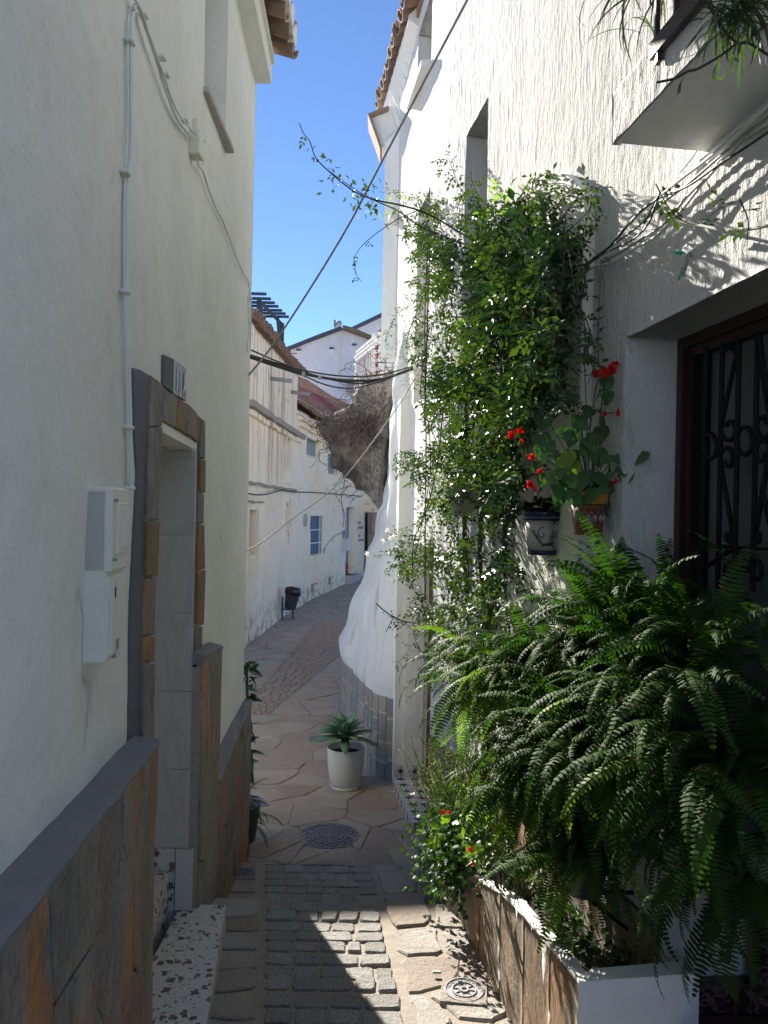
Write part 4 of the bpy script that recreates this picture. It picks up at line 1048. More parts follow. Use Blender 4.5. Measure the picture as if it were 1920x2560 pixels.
mb = MB(); mb.prism([(xp(2.125)+.001, 2.122), (xp(2.125)+.05, 2.18), (.90, 2.20), (.90, 2.135)][::-1], gz(2)-.1, lambda x, y: -1.284+.02*(x-.56)/.3, bev=.004); obj('front_wall', mb, 'whitewash', PT)
m = MB(); n = 40
for k in range(n+1):
    y = 2.19+(4.5-2.19)*k/n
    for q in range(9):
        x = ppx(y)+.045+(xr(y)+.0-ppx(y)-.045)*q/8; m.v.append((x, y, pzt(y)-.10+.02*noise.noise(Vector((x*20, y*20, 0)))))
    if k:
        for q in range(8): m.f.append((9*(k-1)+q, 9*(k-1)+q+1, 9*k+q+1, 9*k+q))
obj('soil', m, 'soil', PT, smooth=True)
cuts = [2.128, 2.36, 2.62, 2.92, 3.22, 3.585]
for k in range(5):
    a, b = cuts[k]+.0008, cuts[k+1]-.0008
    P = [Vector((ppx(y), y, z)) for (y, z) in ((b, gz(b)-.03), (a, gz(a)-.03), (a, pzt(a)-.008), (b, pzt(b)-.008))]
    obj('facing_stone', slab_grid(*P, (-1, -.12, 0), .02, .004, 100+k, 10, 14, irr=.004), 'planter_stone', PT, smooth=True)
for k, (ya, yb) in enumerate(((3.595, 3.79), (3.81, 4.2), (4.21, 4.58))):
    P = [Vector((ppx(y), y, z)) for (y, z) in ((yb, gz(yb)-.03), (ya, gz(ya)-.03), (ya, pzt(ya)-.008), (yb, pzt(yb)-.008))]
    obj('facing_stone', slab_grid(*P, (-1, -.45 if k == 0 else -.1, 0), .02, .004, 110+k, 6, 10), 'slate_grey', PT, smooth=True)
# neighbour's marble steps, bottom right
NS = thing('marble_steps', (1.1, 2.1, gz(2)), 'dark veined marble step with a brown tread against a white block, bottom right corner', 'steps')
mb = MB().box((1.30, 2.262, -1.3), (.40, .03, .62), ch=.003); obj('marble_panel', mb, 'marble_dark', NS)
mb = MB().box((1.22, 2.26, -1.395), (.80, .07, .07), ch=.002); obj('marble_riser', mb, 'marble_dark', NS)
mb = MB().box((1.22, 1.9, -1.58), (.80, .64, .30), ch=.003); obj('tread', mb, 'step_brown', NS)

# ================================================================== CURVED WHITEWASHED WALL
CW = thing('curved_white_wall', (0, 7.6, gz(7.6)), 'smooth bulging whitewashed retaining wall curving along the lane behind the potted agave', 'retaining wall')
SP = spline([(.22, 6.74, 0), (.13, 6.72, 0), (-.02, 6.88, 0), (-.13, 7.2, 0), (-.30, 7.9, 0), (-.445, 8.6, 0), (-.46, 9.3, 0), (-.30, 10.2, 0), (.1, 11.2, 0)], 10)
RZ = [-2.5, -1.70, -1.60, -1.52, -1.36, -1.0, -.74, -.5, -.31, -.02, .1, .36, .92, 1.27, 1.5, 1.9]
RO = [0.02, .02, -.012, -.02, .055, .13, .25, .285, .38, .39, .48, .53, .50, .58, .72, 1.0]
def czt(y): return -1.60+.0*(y)
zs2 = [-2.5, -1.9, -1.66]+[-1.62+k*.09 for k in range(0, 38)]
m = MB(); nc = len(SP)
for z in zs2:
    for i, p in enumerate(SP):
        q = SP[min(i+1, nc-1)]-SP[max(i-1, 0)]; nrm = Vector((-q.y, q.x, 0)).normalized()
        if nrm.x > 0: nrm = -nrm
        k = min(1, max(.22, (p.y-6.6)/1.6)); rec = interp(z, RZ, RO)
        rec = rec*k if rec > 0 else rec
        d = (.055*noise.fractal(Vector((p.y*1.7, p.x, z*1.5)), 1, 2, 3)+.018*noise.fractal(Vector((p.y*6, p.x, z*4)), 1, 2, 3))*(z > -1.6)+.012*math.sin(p.y*5+z*1.3)*(z > .1)
        m.v.append((p.x+rec, p.y, z))
        v = Vector(m.v[-1])+nrm*d; m.v[-1] = tuple(v)
for j in range(len(zs2)-1):
    for i in range(nc-1): m.f.append((j*nc+i, j*nc+i+1, (j+1)*nc+i+1, (j+1)*nc+i))
obj('plaster_body', m, 'plaster_curvy', CW, smooth=True)
mq = MB()
for k_, p in enumerate(SP[:int(nc*.72)]):
    q = SP[min(k_+1, nc-1)]-SP[max(k_-1, 0)]; nrm = Vector((-q.y, q.x, 0)).normalized(); nrm = -nrm if nrm.x > 0 else nrm
    for z in (-2.5, -1.63): mq.v.append(tuple(Vector((p.x, p.y, z))+nrm*.006))
    if k_: b_ = 2*(k_-1); mq.f.append((b_, b_+2, b_+3, b_+1))
obj('mortar_bed', mq, 'mortar_light', CW)
rr = random.Random(12); i = 3
def cp(t):
    f = t*(nc-1); k = min(int(f), nc-2); return SP[k].lerp(SP[k+1], f-k)
ts = [.125]
while ts[-1] < .68: ts.append(ts[-1]+rr.uniform(.042, .066))
for k in range(len(ts)-1):
    a, b = cp(ts[k]+.0028), cp(ts[k+1]-.0028); q = b-a; nrm = Vector((-q.y, q.x, 0)).normalized()
    if nrm.x > 0: nrm = -nrm
    zc_ = [gz(a.y)-.03, gz(a.y)+rr.uniform(.15, .22), gz(a.y)+rr.uniform(.33, .42), gz(a.y)+rr.uniform(.52, .60), -1.615+rr.uniform(-.012, .012)]
    for r_ in range(4):
        z0, z1 = zc_[r_]+.009, zc_[r_+1]-.009
        P = [Vector((p.x, p.y, z))+nrm*.018 for (p, z) in ((b, z0), (a, z0+rr.uniform(-.01, .01)), (a, z1), (b, z1+rr.uniform(-.012, .0)))]
        obj('slate_slab', slab_grid(*P, tuple(nrm), .02, .003, 200+k*4+r_, 4, 4), 'dado_block', CW)
# ================================================================== ROCK
RK = thing('overhanging_rock', at(900, 1200, 9.6), 'rough dark boulder overhanging the lane, matted with dry brown creepers', 'rock')
outl = [(798, 1075), (806, 1096), (821, 1110), (824, 1130), (829, 1147), (845, 1167), (863, 1187), (886, 1208), (908, 1230), (928, 1252), (947, 1272), (967, 1285), (976, 1262), (982, 1220), (986, 1150), (990, 1075), (1000, 1010), (1010, 960), (1004, 930), (985, 928), (958, 940), (930, 952), (912, 965), (897, 990), (882, 1008), (866, 1022), (840, 1036), (820, 1056), (804, 1064)]
O = [at(a, b, 9.7) for a, b in outl]; cc = sum(O, Vector())/len(O); cc += Vector((.12, 0, .02))
m = MB(); NN = len(O)*3; OO = []
for i in range(len(O)):
    for k in range(3): OO.append(O[i].lerp(O[(i+1) % len(O)], k/3))
rings = []
for (s, sg) in [(q, -1) for q in (.06, .16, .28, .42, .56, .70, .82, .92, .98)]+[(1.0, 0)]+[(q, 1) for q in (.96, .85, .68, .45, .22, .06)]:
    dy = sg*.95*math.sqrt(max(0, 1-s**2.6)); rg = []
    for i, p in enumerate(OO):
        q = cc+(p-cc)*s; q.y += dy
        d = .15*noise.fractal(q*2.2, .8, 2.1, 5)+.07*abs(noise.fractal(q*6, .9, 2.1, 3))
        dirv = (q-cc); dirv.y *= .9; dirv = dirv.normalized()
        q = q+dirv*(d-.03); rg.append(len(m.v)); m.v.append(tuple(q))
    rings.append(rg)
for j in range(len(rings)-1):
    for i in range(len(OO)): m.f.append((rings[j][i], rings[j][(i+1) % NN], rings[j+1][(i+1) % NN], rings[j+1][i]))
for rg, y in ((rings[0], -.97), (rings[-1], .97)):
    c0 = len(m.v); m.v.append((cc.x, cc.y+y, cc.z))
    for i in range(NN): m.f.append((rg[i], rg[(i+1) % NN], c0))
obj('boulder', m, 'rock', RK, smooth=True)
DC = thing('dry_creeper', at(900, 1080, 8.9), 'tangled leafless brown creeper covering the overhanging rock', 'creeper')
m = MB(); fz = MB(); rr = random.Random(21)
frontv = []
for rg in rings[0:11]:
    for i in rg: frontv.append(Vector(RK.children[0].data.vertices[i].co)+WL['overhanging_rock'])
frontv = [v for v in frontv if v.y < 10.1]
for k in range(150):
    p = Vector(rr.choice(frontv)); u = p.x/p.y
    if p.x > .0 and rr.random() < .75: continue
    d = Vector((rr.uniform(-1, 1), rr.uniform(-.6, .1), rr.uniform(-1, .7))).normalized(); pts = [p]
    for q in range(rr.randint(4, 8)):
        d = (d+Vector((rr.uniform(-.5, .5), rr.uniform(-.35, .3), rr.uniform(-.6, .4)))).normalized(); pts.append(pts[-1]+d*.055)
    m.tube(pts, .0025+.002*rr.random(), 3)
for k in range(5):      # loose strands standing off the outline
    p = Vector(rr.choice([o for o in O if o.z > .6 or o.x < -.3])); p.y -= .5; d = Vector((rr.uniform(-1, .5), -.2, rr.uniform(-.2, 1))).normalized(); pts = [p]
    for q in range(8):
        d = (d+Vector((rr.uniform(-.4, .4), rr.uniform(-.2, .2), rr.uniform(-.55, .3)))).normalized(); pts.append(pts[-1]+d*.05)
        if rr.random() < .5: m.tube([pts[-1], pts[-1]+Vector((rr.uniform(-1, 1), 0, rr.uniform(-1, 1)))*.06], .003, 3)
    m.tube(pts, .004, 3)
for pts in ([(860, 1200), (855, 1240), (862, 1290), (858, 1320)], [(880, 1210), (840, 1232), (858, 1262), (862, 1300), (862, 1330), (845, 1335), (825, 1350), (812, 1370), (810, 1382)], [(823, 1122), (800, 1125), (796, 1140), (800, 1155), (830, 1170), (845, 1175)], [(905, 1225), (880, 1216), (862, 1222), (850, 1245)], [(845, 930), (862, 920), (880, 925), (900, 945), (925, 960)], [(858, 915), (880, 905), (900, 912), (930, 935), (950, 950)], [(950, 880), (960, 900), (970, 925), (985, 945)], [(1000, 905), (985, 915), (975, 935)], [(940, 870), (955, 905), (975, 930)]):
    P = spline([at(a+rr.uniform(-3, 3), b, 9.0) for a, b in pts], 6); m.tube(P, .0035, 4)
    for q in P[::2]: m.tube([q, q+Vector((rr.uniform(-.05, .05), 0, rr.uniform(-.07, .04)))], .0025, 3)
obj('bare_stems', m, 'twig', DC, kind='stuff')
for k in range(4200):
    p = Vector(rr.choice(frontv))+Vector((rr.uniform(-.06, .06), rr.uniform(-.10, .0), rr.uniform(-.06, .06)))
    if p.x > .0 and rr.random() < .85: continue
    if p.z < .75 and rr.random() < .75: continue
    d = Vector((rr.uniform(-1, 1), rr.uniform(-1, 1), rr.uniform(-1, 1))).normalized(); e = d.orthogonal().normalized(); L = rr.uniform(.012, .035)
    fz.add([p-d*L, p+e*.006, p+d*L, p-e*.006], [(0, 1, 2, 3)])
obj('dead_leaves', fz, 'brush', DC, kind='stuff')
# ================================================================== HOUSES DOWN THE LANE
g0, g1, g2, g3_, g4 = G(613, 1620), G(701, 1548), G(768, 1506), G(863, 1460), G(915, 1437)
FPL = [(g0.x-.10, 12.2), (g0.x, g0.y), (g1.x, g1.y), (g2.x, g2.y), (g3_.x, g3_.y), (g4.x+.02, g4.y), (.6, g4.y+1.2)]
print('facade', FPL)
def fpx(y): return interp(y, [p[1] for p in FPL], [p[0] for p in FPL])
def onF(px, py, off=0.0):
    u, v = ray(px, py)
    for i in range(len(FPL)-1):
        (x0, y0), (x1, y1) = FPL[i], FPL[i+1]; x0 += off; x1 += off
        den = (x1-x0)-u*(y1-y0)
        if abs(den) < 1e-9: continue
        t = (u*y0-x0)/den
        if -1e-6 <= t <= 1+1e-6 or (i == len(FPL)-2 and t > 0): y = y0+(y1-y0)*t; return Vector((u*y, y, v*y))
    return Vector((u*20, 20, v*20))
yS = onF(741, 1250).y; H1Z = (onF(633, 806).z+onF(741, 912).z)/2-.12; CZ = (onF(628, 1022).z+onF(741, 1086).z)/2; H2Z = 2.42
print('yS', yS, 'H1Z', H1Z, CZ, onF(741, 1040).z, onF(835, 1066).z)
FN = (.985, -.12, 0)
def dF_(p): return .03*fbm(Vector((p.y*.9, p.z*.8, 1)), 3)+.010*fbm(Vector((p.y*5, p.z*4, 1)), 3)
def fh(px0, py0, px1, py1, dep=.22):
    a, b = onF(px0, (py0+py1)/2).y, onF(px1, (py0+py1)/2).y
    z1 = (onF(px0, py0).z+onF(px1, py0).z)/2; z0 = (onF(px0, py1).z+onF(px1, py1).z)/2; return (a, b, z0, z1, dep)
H1 = thing('streaked_house', (-4.5, 15.5, gz(15)), 'old cream two storey house with rust streaks below its cornice, left side down the lane', 'house')
hU = fh(713, 1098, 724, 1172); hL = fh(710, 1260, 723, 1331); hB = fh(618, 1275, 640, 1388)
mb = wall_grid(lambda y: (fpx(y), y), FN, 12.95, yS, -2.6, H1Z, [hU, hL, hB], .09, dF_, ret=.35); obj('wall', mb, 'plaster_far', H1, smooth=True)
mb = MB(); mb.prism([(fpx(12.97)-.3, 12.97), (fpx(yS)-.3, yS-.02), (-9, yS-.02), (-9, 12.97)], -2.65, H1Z+.05); obj('inner_wall', mb, 'plaster_far', H1)
for h in (hU, hL, hB):
    yc = (h[0]+h[1])/2; mb = MB().box((fpx(yc)-.20, yc, (h[2]+h[3])/2), (.03, h[1]-h[0]+.02, h[3]-h[2]+.02)); obj('window', mb, 'curtain', H1)
    # raised plaster surround
    for (a, b, c, d) in ((h[0]-.12, h[0]-.02, h[2]-.22, h[3]+.1), (h[1]+.02, h[1]+.12, h[2]-.22, h[3]+.1), (h[0]-.12, h[1]+.12, h[2]-.34, h[2]-.23)):
        yc = (a+b)/2; mb = MB().box((fpx(yc)+.02, yc, (c+d)/2), (.05, b-a, d-c)); mb.v = [(x+(fpx(y)-fpx(yc)), y, z) for x, y, z in mb.v]; obj('window_surround', mb, 'plaster_far', H1)
def fband(name, ya, yb, z0, z1, o, mat, par, n=14, jit=.012):
    m = MB(); rr = random.Random(int(z0*100)+5)
    for k in range(n+1):
        y = ya+(yb-ya)*k/n; j = rr.uniform(-jit, jit); x = fpx(y); m.v += [(x-.05, y, z0+j), (x+o+j, y, z0+j), (x+o+j, y, z1+j), (x-.05, y, z1+j)]
        if k:
            for q in range(4): m.f.append((4*(k-1)+q, 4*k+q, 4*k+(q+1) % 4, 4*(k-1)+(q+1) % 4))
    m.f += [(0, 1, 2, 3), (4*n+3, 4*n+2, 4*n+1, 4*n)]; return obj(name, m, mat, par)
M['grime'] = plaster('grimy moulding', (.36, .31, .26), (.08, .06, .05), .8, 8, .02)
fband('cornice', 12.96, yS+.25, CZ-.05, CZ+.06, .16, 'grime', H1); fband('cornice', 12.96, yS+.2, CZ-.16, CZ-.06, .08, 'plaster_far', H1)
fband('string_course', 12.96, yS-.2, .44, .49, .05, 'grime', H1); fband('drip_mould', 12.96, 14.6, .12, .15, .04, 'grime', H1)
# roof
rq = random.Random(31); y = 13.0
while y < yS+.25:
    put('roof_tile', TB, H1, (fpx(y)+.15+rq.uniform(-.03, .03), y, H1Z+.02), (rq.uniform(-.06, .06), -R(18), math.pi+rq.uniform(-.08, .08)))
    put('roof_tile', TC, H1, (fpx(y)+.16+rq.uniform(-.03, .03), y+.1, H1Z+.09), (rq.uniform(-.06, .06), -R(18), math.pi+rq.uniform(-.08, .08))); y += .2
mb = MB(); z = H1Z+.04
mb.add([(fpx(12.95)+.02, 12.95, z), (fpx(yS)+.02, yS+.2, z), (-5.6, yS+.2, z+.5), (-5.6, 12.95, z+.5), (-9, 12.95, z), (-9, yS+.2, z)], [(0, 1, 2, 3), (3, 2, 5, 4), (0, 3, 4), (1, 5, 2), (0, 4, 5, 1)]); obj('roof', mb, 'rooftile', H1)
for (a, b) in ((690, 928), (745, 960)):
    a0 = [onF(675, 946), onF(728, 980)][a > 700]
    m = MB().tube([a0, a0+Vector((.42, .1, -.03))], .04, 8); m.sm = True; obj('drain_spout', m, 'cable_grey', H1)
# second house
H2 = thing('shuttered_house', (-3.5, 22, gz(22)), 'low whitewashed house with red roof, blue barred window and grey green shutters', 'house')
sA = fh(766, 1092, 800, 1140, .25); sB = fh(820, 1138, 846, 1186, .25); bW = fh(776, 1290, 810, 1386, .25)
dr2 = fh(866, 1268, 886, 1436, .3)
print(sA, sB, bW, dr2)
mb = wall_grid(lambda y: (fpx(y), y), (.98, -.2, 0), yS, FPL[-1][1], -2.6, H2Z, [sA, sB, bW, dr2], .10, dF_, ret=.4); obj('wall', mb, 'plaster_far', H2, smooth=True)
mb = MB(); mb.prism([(fpx(yS)-.36, yS), (fpx(g3_.y)-.5, g3_.y+.3), (fpx(g4.y)-.6, g4.y+.5), (.6, FPL[-1][1]+.4), (-8, FPL[-1][1]+.4), (-8, yS)], -2.65, H2Z-.05); obj('inner_wall', mb, 'plaster_far', H2)
def fbox(name, y0, y1, z0, z1, o0, o1, mat, par, label=None):
    P = [(fpx(y)+o, y, z) for y in (y0, y1) for o in (o0, o1) for z in (z0, z1)]
    m = MB(); m.add(P, [(0, 1, 3, 2), (4, 6, 7, 5), (0, 4, 5, 1), (2, 3, 7, 6), (0, 2, 6, 4), (1, 5, 7, 3)]); return obj(name, m, mat, par, label=label)
for h in (sA, sB):
    sh = fbox('shutter', h[0], h[1]+.02, h[2], h[3], -.16, -.13, 'green_shutter', H2); w = h[1]-h[0]; t = h[3]-h[2]
    fbox('shutter_panel', h[0]+w*.2, h[1]-w*.2, h[2]+t*.14, h[3]-t*.14, -.128, -.115, 'green_shutter', sh); fbox('shutter_panel', h[0]+w*.35, h[1]-w*.35, h[2]+t*.28, h[3]-t*.28, -.114, -.10, 'green_shutter', sh)
h = bW; wnd = fbox('window', h[0], h[1]+.02, h[2], h[3], -.19, -.16, 'blue', H2)
for k in range(5): y = h[0]+(h[1]-h[0])*(k+.5)/5; fbox('window_bar', y-.012, y+.012, h[2], h[3], -.06, -.04, 'bluegrey', wnd)
for t in (.30, .64): z = h[2]+(h[3]-h[2])*t; fbox('window_bar', h[0], h[1], z-.014, z+.014, -.065, -.04, 'whitewash', wnd)
h = dr2; fbox('door', h[0], h[1]+.02, h[2]+.35, h[3], -.24, -.2, 'bluegrey', H2); fbox('door_foot', h[0], h[1]+.02, h[2], h[2]+.345, -.24, -.19, 'red_paint', H2)
fbox('door_stone', h[0]-.05, h[1]+.1, h[2]-.5, h[2], -.2, .22, 'mortar_light', H2)
ya, yb = h[0], h[1]; m = MB()
P = [(fpx(y)+o, y, z) for o in (-.2, .015) for (y, z) in [(ya, h[3])]+[(ya+(yb-ya)*(.5-.5*math.cos(math.pi*k/8)), h[3]+.28*math.sin(math.pi*k/8)) for k in range(1, 8)]+[(yb, h[3])]]
m.add(P, [tuple(range(9)), tuple(reversed(range(9, 18)))]+[(i, 9+i, 9+(i+1) % 9, (i+1) % 9) for i in range(9)]); obj('door_arch', m, 'plaster_far', H2)
y0 = onF(853, 1360).y; y1 = onF(864, 1360).y
MBx = thing('letter_box', onF(858, 1362), 'pale post box on the wall just left of the blue grey door', 'letter box')
fbox('body', y0, y1-.05, onF(858, 1376).z, onF(858, 1352).z, 0, .16, 'ac', MBx); fbox('lid', y0-.03, y1-.02, onF(858, 1352).z, onF(858, 1346).z, 0, .18, 'ac', MBx)
GB = thing('grey_wall_box', onF(858, 1336), 'grey meter hatch above the post box by the blue grey door', 'meter box')
fbox('body', y0+.02, y1-.2, onF(858, 1346).z, onF(858, 1326).z, .0, .06, 'cable_grey', GB); fbox('small_window', y0+.15, y1-.33, onF(858, 1342).z, onF(858, 1333).z, .061, .065, 'black', GB)
NPq = thing('distant_house_number', onF(878, 1248), 'small white tile numbered 28 above the arched blue grey door', 'house number')
ya, yb = onF(873, 1248).y, onF(883, 1248).y
P = [onF(873, 1241), onF(883, 1241), onF(883, 1254), onF(873, 1254)]; pc = sum(P, Vector())/4
d_ = (P[1]-P[0]); d_.z = 0; w = d_.length; d_.normalize(); nn = Vector((d_.y, -d_.x, 0)); 
m = MB(); H = abs(P[0].z-P[3].z)/2; m.add([pc+d_*a*w/2+Vector((0, 0, b*H))+nn*o for a in (-1, 1) for b in (-1, 1) for o in (0.0, .05)], [(0, 1, 3, 2), (4, 6, 7, 5), (0, 4, 5, 1), (2, 3, 7, 6), (0, 2, 6, 4), (1, 5, 7, 3)]); obj('tile', m, 'whitewash', NPq)
me = text_mesh('28', H*1.5); me.materials.append(M['tile_ink']); o = bpy.data.objects.new('digits', me); C.objects.link(o); o.parent = NPq
s_ = w/(H*1.9); o.matrix_basis = Matrix.Translation(pc+nn*.055-Vector((0, 0, H*.55))-wloc(NPq)) @ Matrix(((d_.x*s_, 0, nn.x, 0), (d_.y*s_, 0, nn.y, 0), (0, 1, 0, 0), (0, 0, 0, 1)))
for k, (a, b, w_, h_) in enumerate(((897, 1307, 5, 7), (900, 1319, 12, 6), (897, 1339, 4, 8), (901, 1350, 13, 6))):
    t = thing('wall_tile', onF(a, b), ['small dark tile, topmost of four beside the blue grey door', 'wide printed tile, second of four beside the blue grey door', 'narrow dark tile, third of four beside the blue grey door', 'widest printed tile, lowest of four beside the blue grey door'][k], 'tile', 'tiles right of the blue grey door')
    fbox('tile', onF(a-w_/2, b).y, onF(a+w_/2, b).y, onF(a, b+h_/2).z, onF(a, b-h_/2).z, 0, .03, 'cable_grey', t)
OP = thing('oval_plaque', onF(761, 1301), 'small beige oval plaque left of the blue barred window', 'plaque')
c = onF(761, 1301); m = MB(); n = 20; A = [(fpx(c.y+.22*math.cos(a))+.0, c.y+.22*math.cos(a), c.z+.16*math.sin(a)) for a in [2*math.pi*k/n for k in range(n)]]
m.add(A+[(x+.04, y, z) for x, y, z in A], [tuple(range(n, 2*n))]+[(i, (i+1) % n, n+(i+1) % n, n+i) for i in range(n)]); obj('disc', m, 'mortar_light', OP)
# far doorway, pink cloth
fd0, fd1 = onF(916, 1350).y, onF(931, 1350).y
P = [onF(916, 1282), onF(933, 1282), onF(933, 1437), onF(916, 1437)]
FD = thing('grey_doorway', P[3], 'weathered grey stone doorway with moulded lintel at the far end of the lane', 'doorway')
m = px_prism([(914, 1283), (919, 1281), (919, 1440), (914, 1440)], g4.y-.35, .2); obj('jamb', m, 'black', FD)
m = px_prism([(919, 1281), (952, 1281), (952, 1440), (919, 1440)], g4.y-.30, .2); obj('door', m, 'mortar', FD)
for k, (a, b, c, d) in enumerate(((906, 1254, 940, 1259), (909, 1261, 936, 1267), (911, 1268, 934, 1279))): m = px_prism([(a, b), (c, b), (c, d), (a, d)], g4.y-.5+.04*k, .35); obj('lintel_mould', m, 'plaster_far', FD)
PC = thing('pink_cloth', at(938, 1310, g4.y-.9), 'pink cloth hanging beside the grey doorway under the rock', 'cloth')
m = MB()
for j in range(9):
    for i in range(7):
        p = at(931+i*2.6, 1283+j*6.4+(i*1.6 if j == 8 else 0), g4.y-.9); m.v.append((p.x+.03*math.sin(j*.9), p.y+.10*math.sin(i*1.7), p.z))
for j in range(8):
    for i in range(6): m.f.append((j*7+i, j*7+i+1, (j+1)*7+i+1, (j+1)*7+i))
n0 = len(m.v); m.v += [(x, y+.02, z) for x, y, z in m.v]; m.f += [tuple(n0+q for q in reversed(f)) for f in list(m.f)]
obj('fold', m, 'pink_cloth', PC, smooth=True)
# mouldings, red roof
for k, (z0, z1, o) in enumerate(((1.86, 1.95, .05), (2.02, 2.10, .09), (2.18, 2.26, .13))): fband('cornice', yS+.02, FPL[-1][1]-.2, z0, z1, o, 'plaster_far', H2, 20, .006)
rq = random.Random(8); y = yS+.1
RR0 = []
while y < FPL[-1][1]:
    put('roof_tile', TCR, H2, (fpx(y)+.24+rq.uniform(-.02, .02), y, H2Z+.02), (rq.uniform(-.05, .05), -R(30), math.pi+rq.uniform(-.05, .05)), 1.15); y += .24
for me in (TCR, TBR): me.materials.clear(); me.materials.append(M['rooftile'])
for me in (TCR,): me.materials[0] = M['rooftile']
m = MB(); nY, nX = 70, 6
for i in range(nX+1):
    for j in range(nY*2+1):
        y = yS+(FPL[-1][1]-yS)*j/(nY*2); t = i/nX; x = fpx(y)+.12-1.32*t; z = H2Z+.06+1.16*t+(.05 if j % 4 < 2 else -.01)
        m.v.append((x, y, z))
W2 = nY*2+1
for i in range(nX):
    for j in range(nY*2): m.f.append((i*W2+j, i*W2+j+1, (i+1)*W2+j+1, (i+1)*W2+j))
t = NT('red weathered tiles'); xx = t.n('ShaderNodeSeparateXYZ'); t.l(t.coord(), xx.inputs[0]); t.l(t.co, xx.inputs[0])
mr = t.n('ShaderNodeMapRange'); mr.inputs[1].default_value = 2.9; mr.inputs[2].default_value = 3.3; t.l(xx.outputs[2], mr.inputs[0])
t.col(t.mix(mr.outputs[0], t.mix(t.noise(3, 6), (.16, .09, .06), (.30, .17, .11)), t.mix(t.noise(4), (.30, .07, .06), (.38, .10, .08)))); t.b.inputs['Roughness'].default_value = .9; t.bump(t.noise(8, 5), .03); M['redroof'] = t.m
obj('roof', m, 'redroof', H2)
m = MB(); m.prism([(fpx(yS)-1.25, yS), (fpx(g3_.y)-1.25, g3_.y), (fpx(FPL[-1][1])-1.3, FPL[-1][1]), (-6, FPL[-1][1]), (-6, yS)], H2Z-.1, H2Z+1.15); obj('roof_core', m, 'rooftile', H2)
# third: pale wall with long brown roof edge
H3 = thing('sloping_roof_house', at(800, 1060, 30), 'pale lilac house wall with a long sloping brown roof edge behind the red roof', 'house')
obj('wall', px_prism([(700, 952), (741, 962), (800, 985), (850, 1010), (905, 1045), (905, 1275), (700, 1275)], 30, 3), 'plaster_back', H3)
obj('roof_edge', px_prism([(700, 918), (741, 938), (770, 950), (800, 970), (830, 990), (862, 1004), (905, 1034), (905, 1048), (862, 1026), (845, 1014), (800, 990), (770, 974), (741, 958), (700, 945)], 29.8, 3.4), 'rooftile', H3)
H4 = thing('gabled_house', at(840, 1100, 36), 'shaded white gable wall with three small vents behind the other roofs', 'house')
obj('wall', px_prism([(640, 900), (725, 869), (790, 845), (850, 823), (858, 820), (920, 843), (1010, 875), (1010, 1280), (640, 1280)], 36, 5), 'plaster_back', H4)
obj('seam', px_prism([(850, 822), (852, 822), (851, 952), (849, 952)], 35.96, .06), 'plaster_far', H4)
M['slate_roof'] = simple('dark roof edge', (.07, .09, .12), .8, .3, 8, .004, 20); M['ochre_edge'] = simple('ochre roof edge', (.20, .15, .10), .9, .3, 8, .004, 20)
obj('roof_edge', px_prism([(640, 892), (725, 864), (790, 838), (852, 815), (856, 821), (790, 846), (725, 871), (640, 902)], 35.7, 5.5), 'slate_roof', H4)
obj('roof_edge', px_prism([(857, 812), (880, 818), (905, 828), (935, 841), (1010, 868), (1010, 880), (930, 848), (880, 829), (856, 821)], 35.6, 5.5), 'ochre_edge', H4)
for (a, b) in ((746, 874), (829, 870), (886, 861)):
    v = obj('vent', px_prism([(a-6, b-4), (a+6, b-4), (a+6, b+4), (a-6, b+4)], 35.9, .12), 'whitewash', H4)
    for q in (-4, 0, 4): obj('vent_slot', px_prism([(a+q-1.4, b-2.5), (a+q+1.2, b-2.5), (a+q+1.2, b+2.5), (a+q-1.4, b+2.5)], 35.86, .03), 'black', H4)
obj('chimney', px_prism([(838, 806), (852, 804), (853, 822), (838, 824)], 36.4, .6), 'whitewash', H4)
m = MB().tube(spline([at(840, 812, 36.3), at(842, 806, 36.3), at(849, 804, 36.3), at(853, 810, 36.3)], 5), .05, 8); obj('vent_pipe', m, 'cable_grey', H4)
m = MB().tube([at(837, 818, 36.3), at(837, 800, 36.3)], .05, 8); obj('vent_pipe', m, 'cable_grey', H4)
H5 = thing('farthest_house', at(940, 1100, 43), 'farthest shaded white wall with a dark sloping roof edge, between gable and rough house', 'house')
obj('wall', px_prism([(860, 832), (882, 822), (945, 792), (1040, 750), (1040, 1280), (860, 1280)], 43, 4), 'plaster_back', H5)
obj('roof_edge', px_prism([(860, 828), (882, 816), (945, 786), (1040, 742), (1040, 752), (945, 794), (882, 824), (860, 836)], 42.7, 4.5), 'slate_roof', H5)
# air conditioner on gabled house
AC = thing('air_conditioner', at(881, 967, 35.4), 'outdoor air conditioning unit on a bracket below the gable wall', 'air conditioner')
obj('casing', px_prism([(866, 944), (896, 944), (896, 970), (866, 970)], 35.2, .6), 'ac', AC)
m = MB(); c = at(878, 957, 35.18); m.tube([c+Vector((.19*math.cos(a), 0, .19*math.sin(a))) for a in [2*math.pi*k/18 for k in range(19)]], .02, 5, False); m.tube([c+Vector((.09*math.cos(a), 0, .09*math.sin(a))) for a in [2*math.pi*k/18 for k in range(19)]], .03, 5, False); obj('fan_guard', m, 'cable_grey', AC)
obj('bracket', px_prism([(864, 972), (898, 972), (898, 975), (864, 975)], 35.2, .8), 'cable_grey', AC)
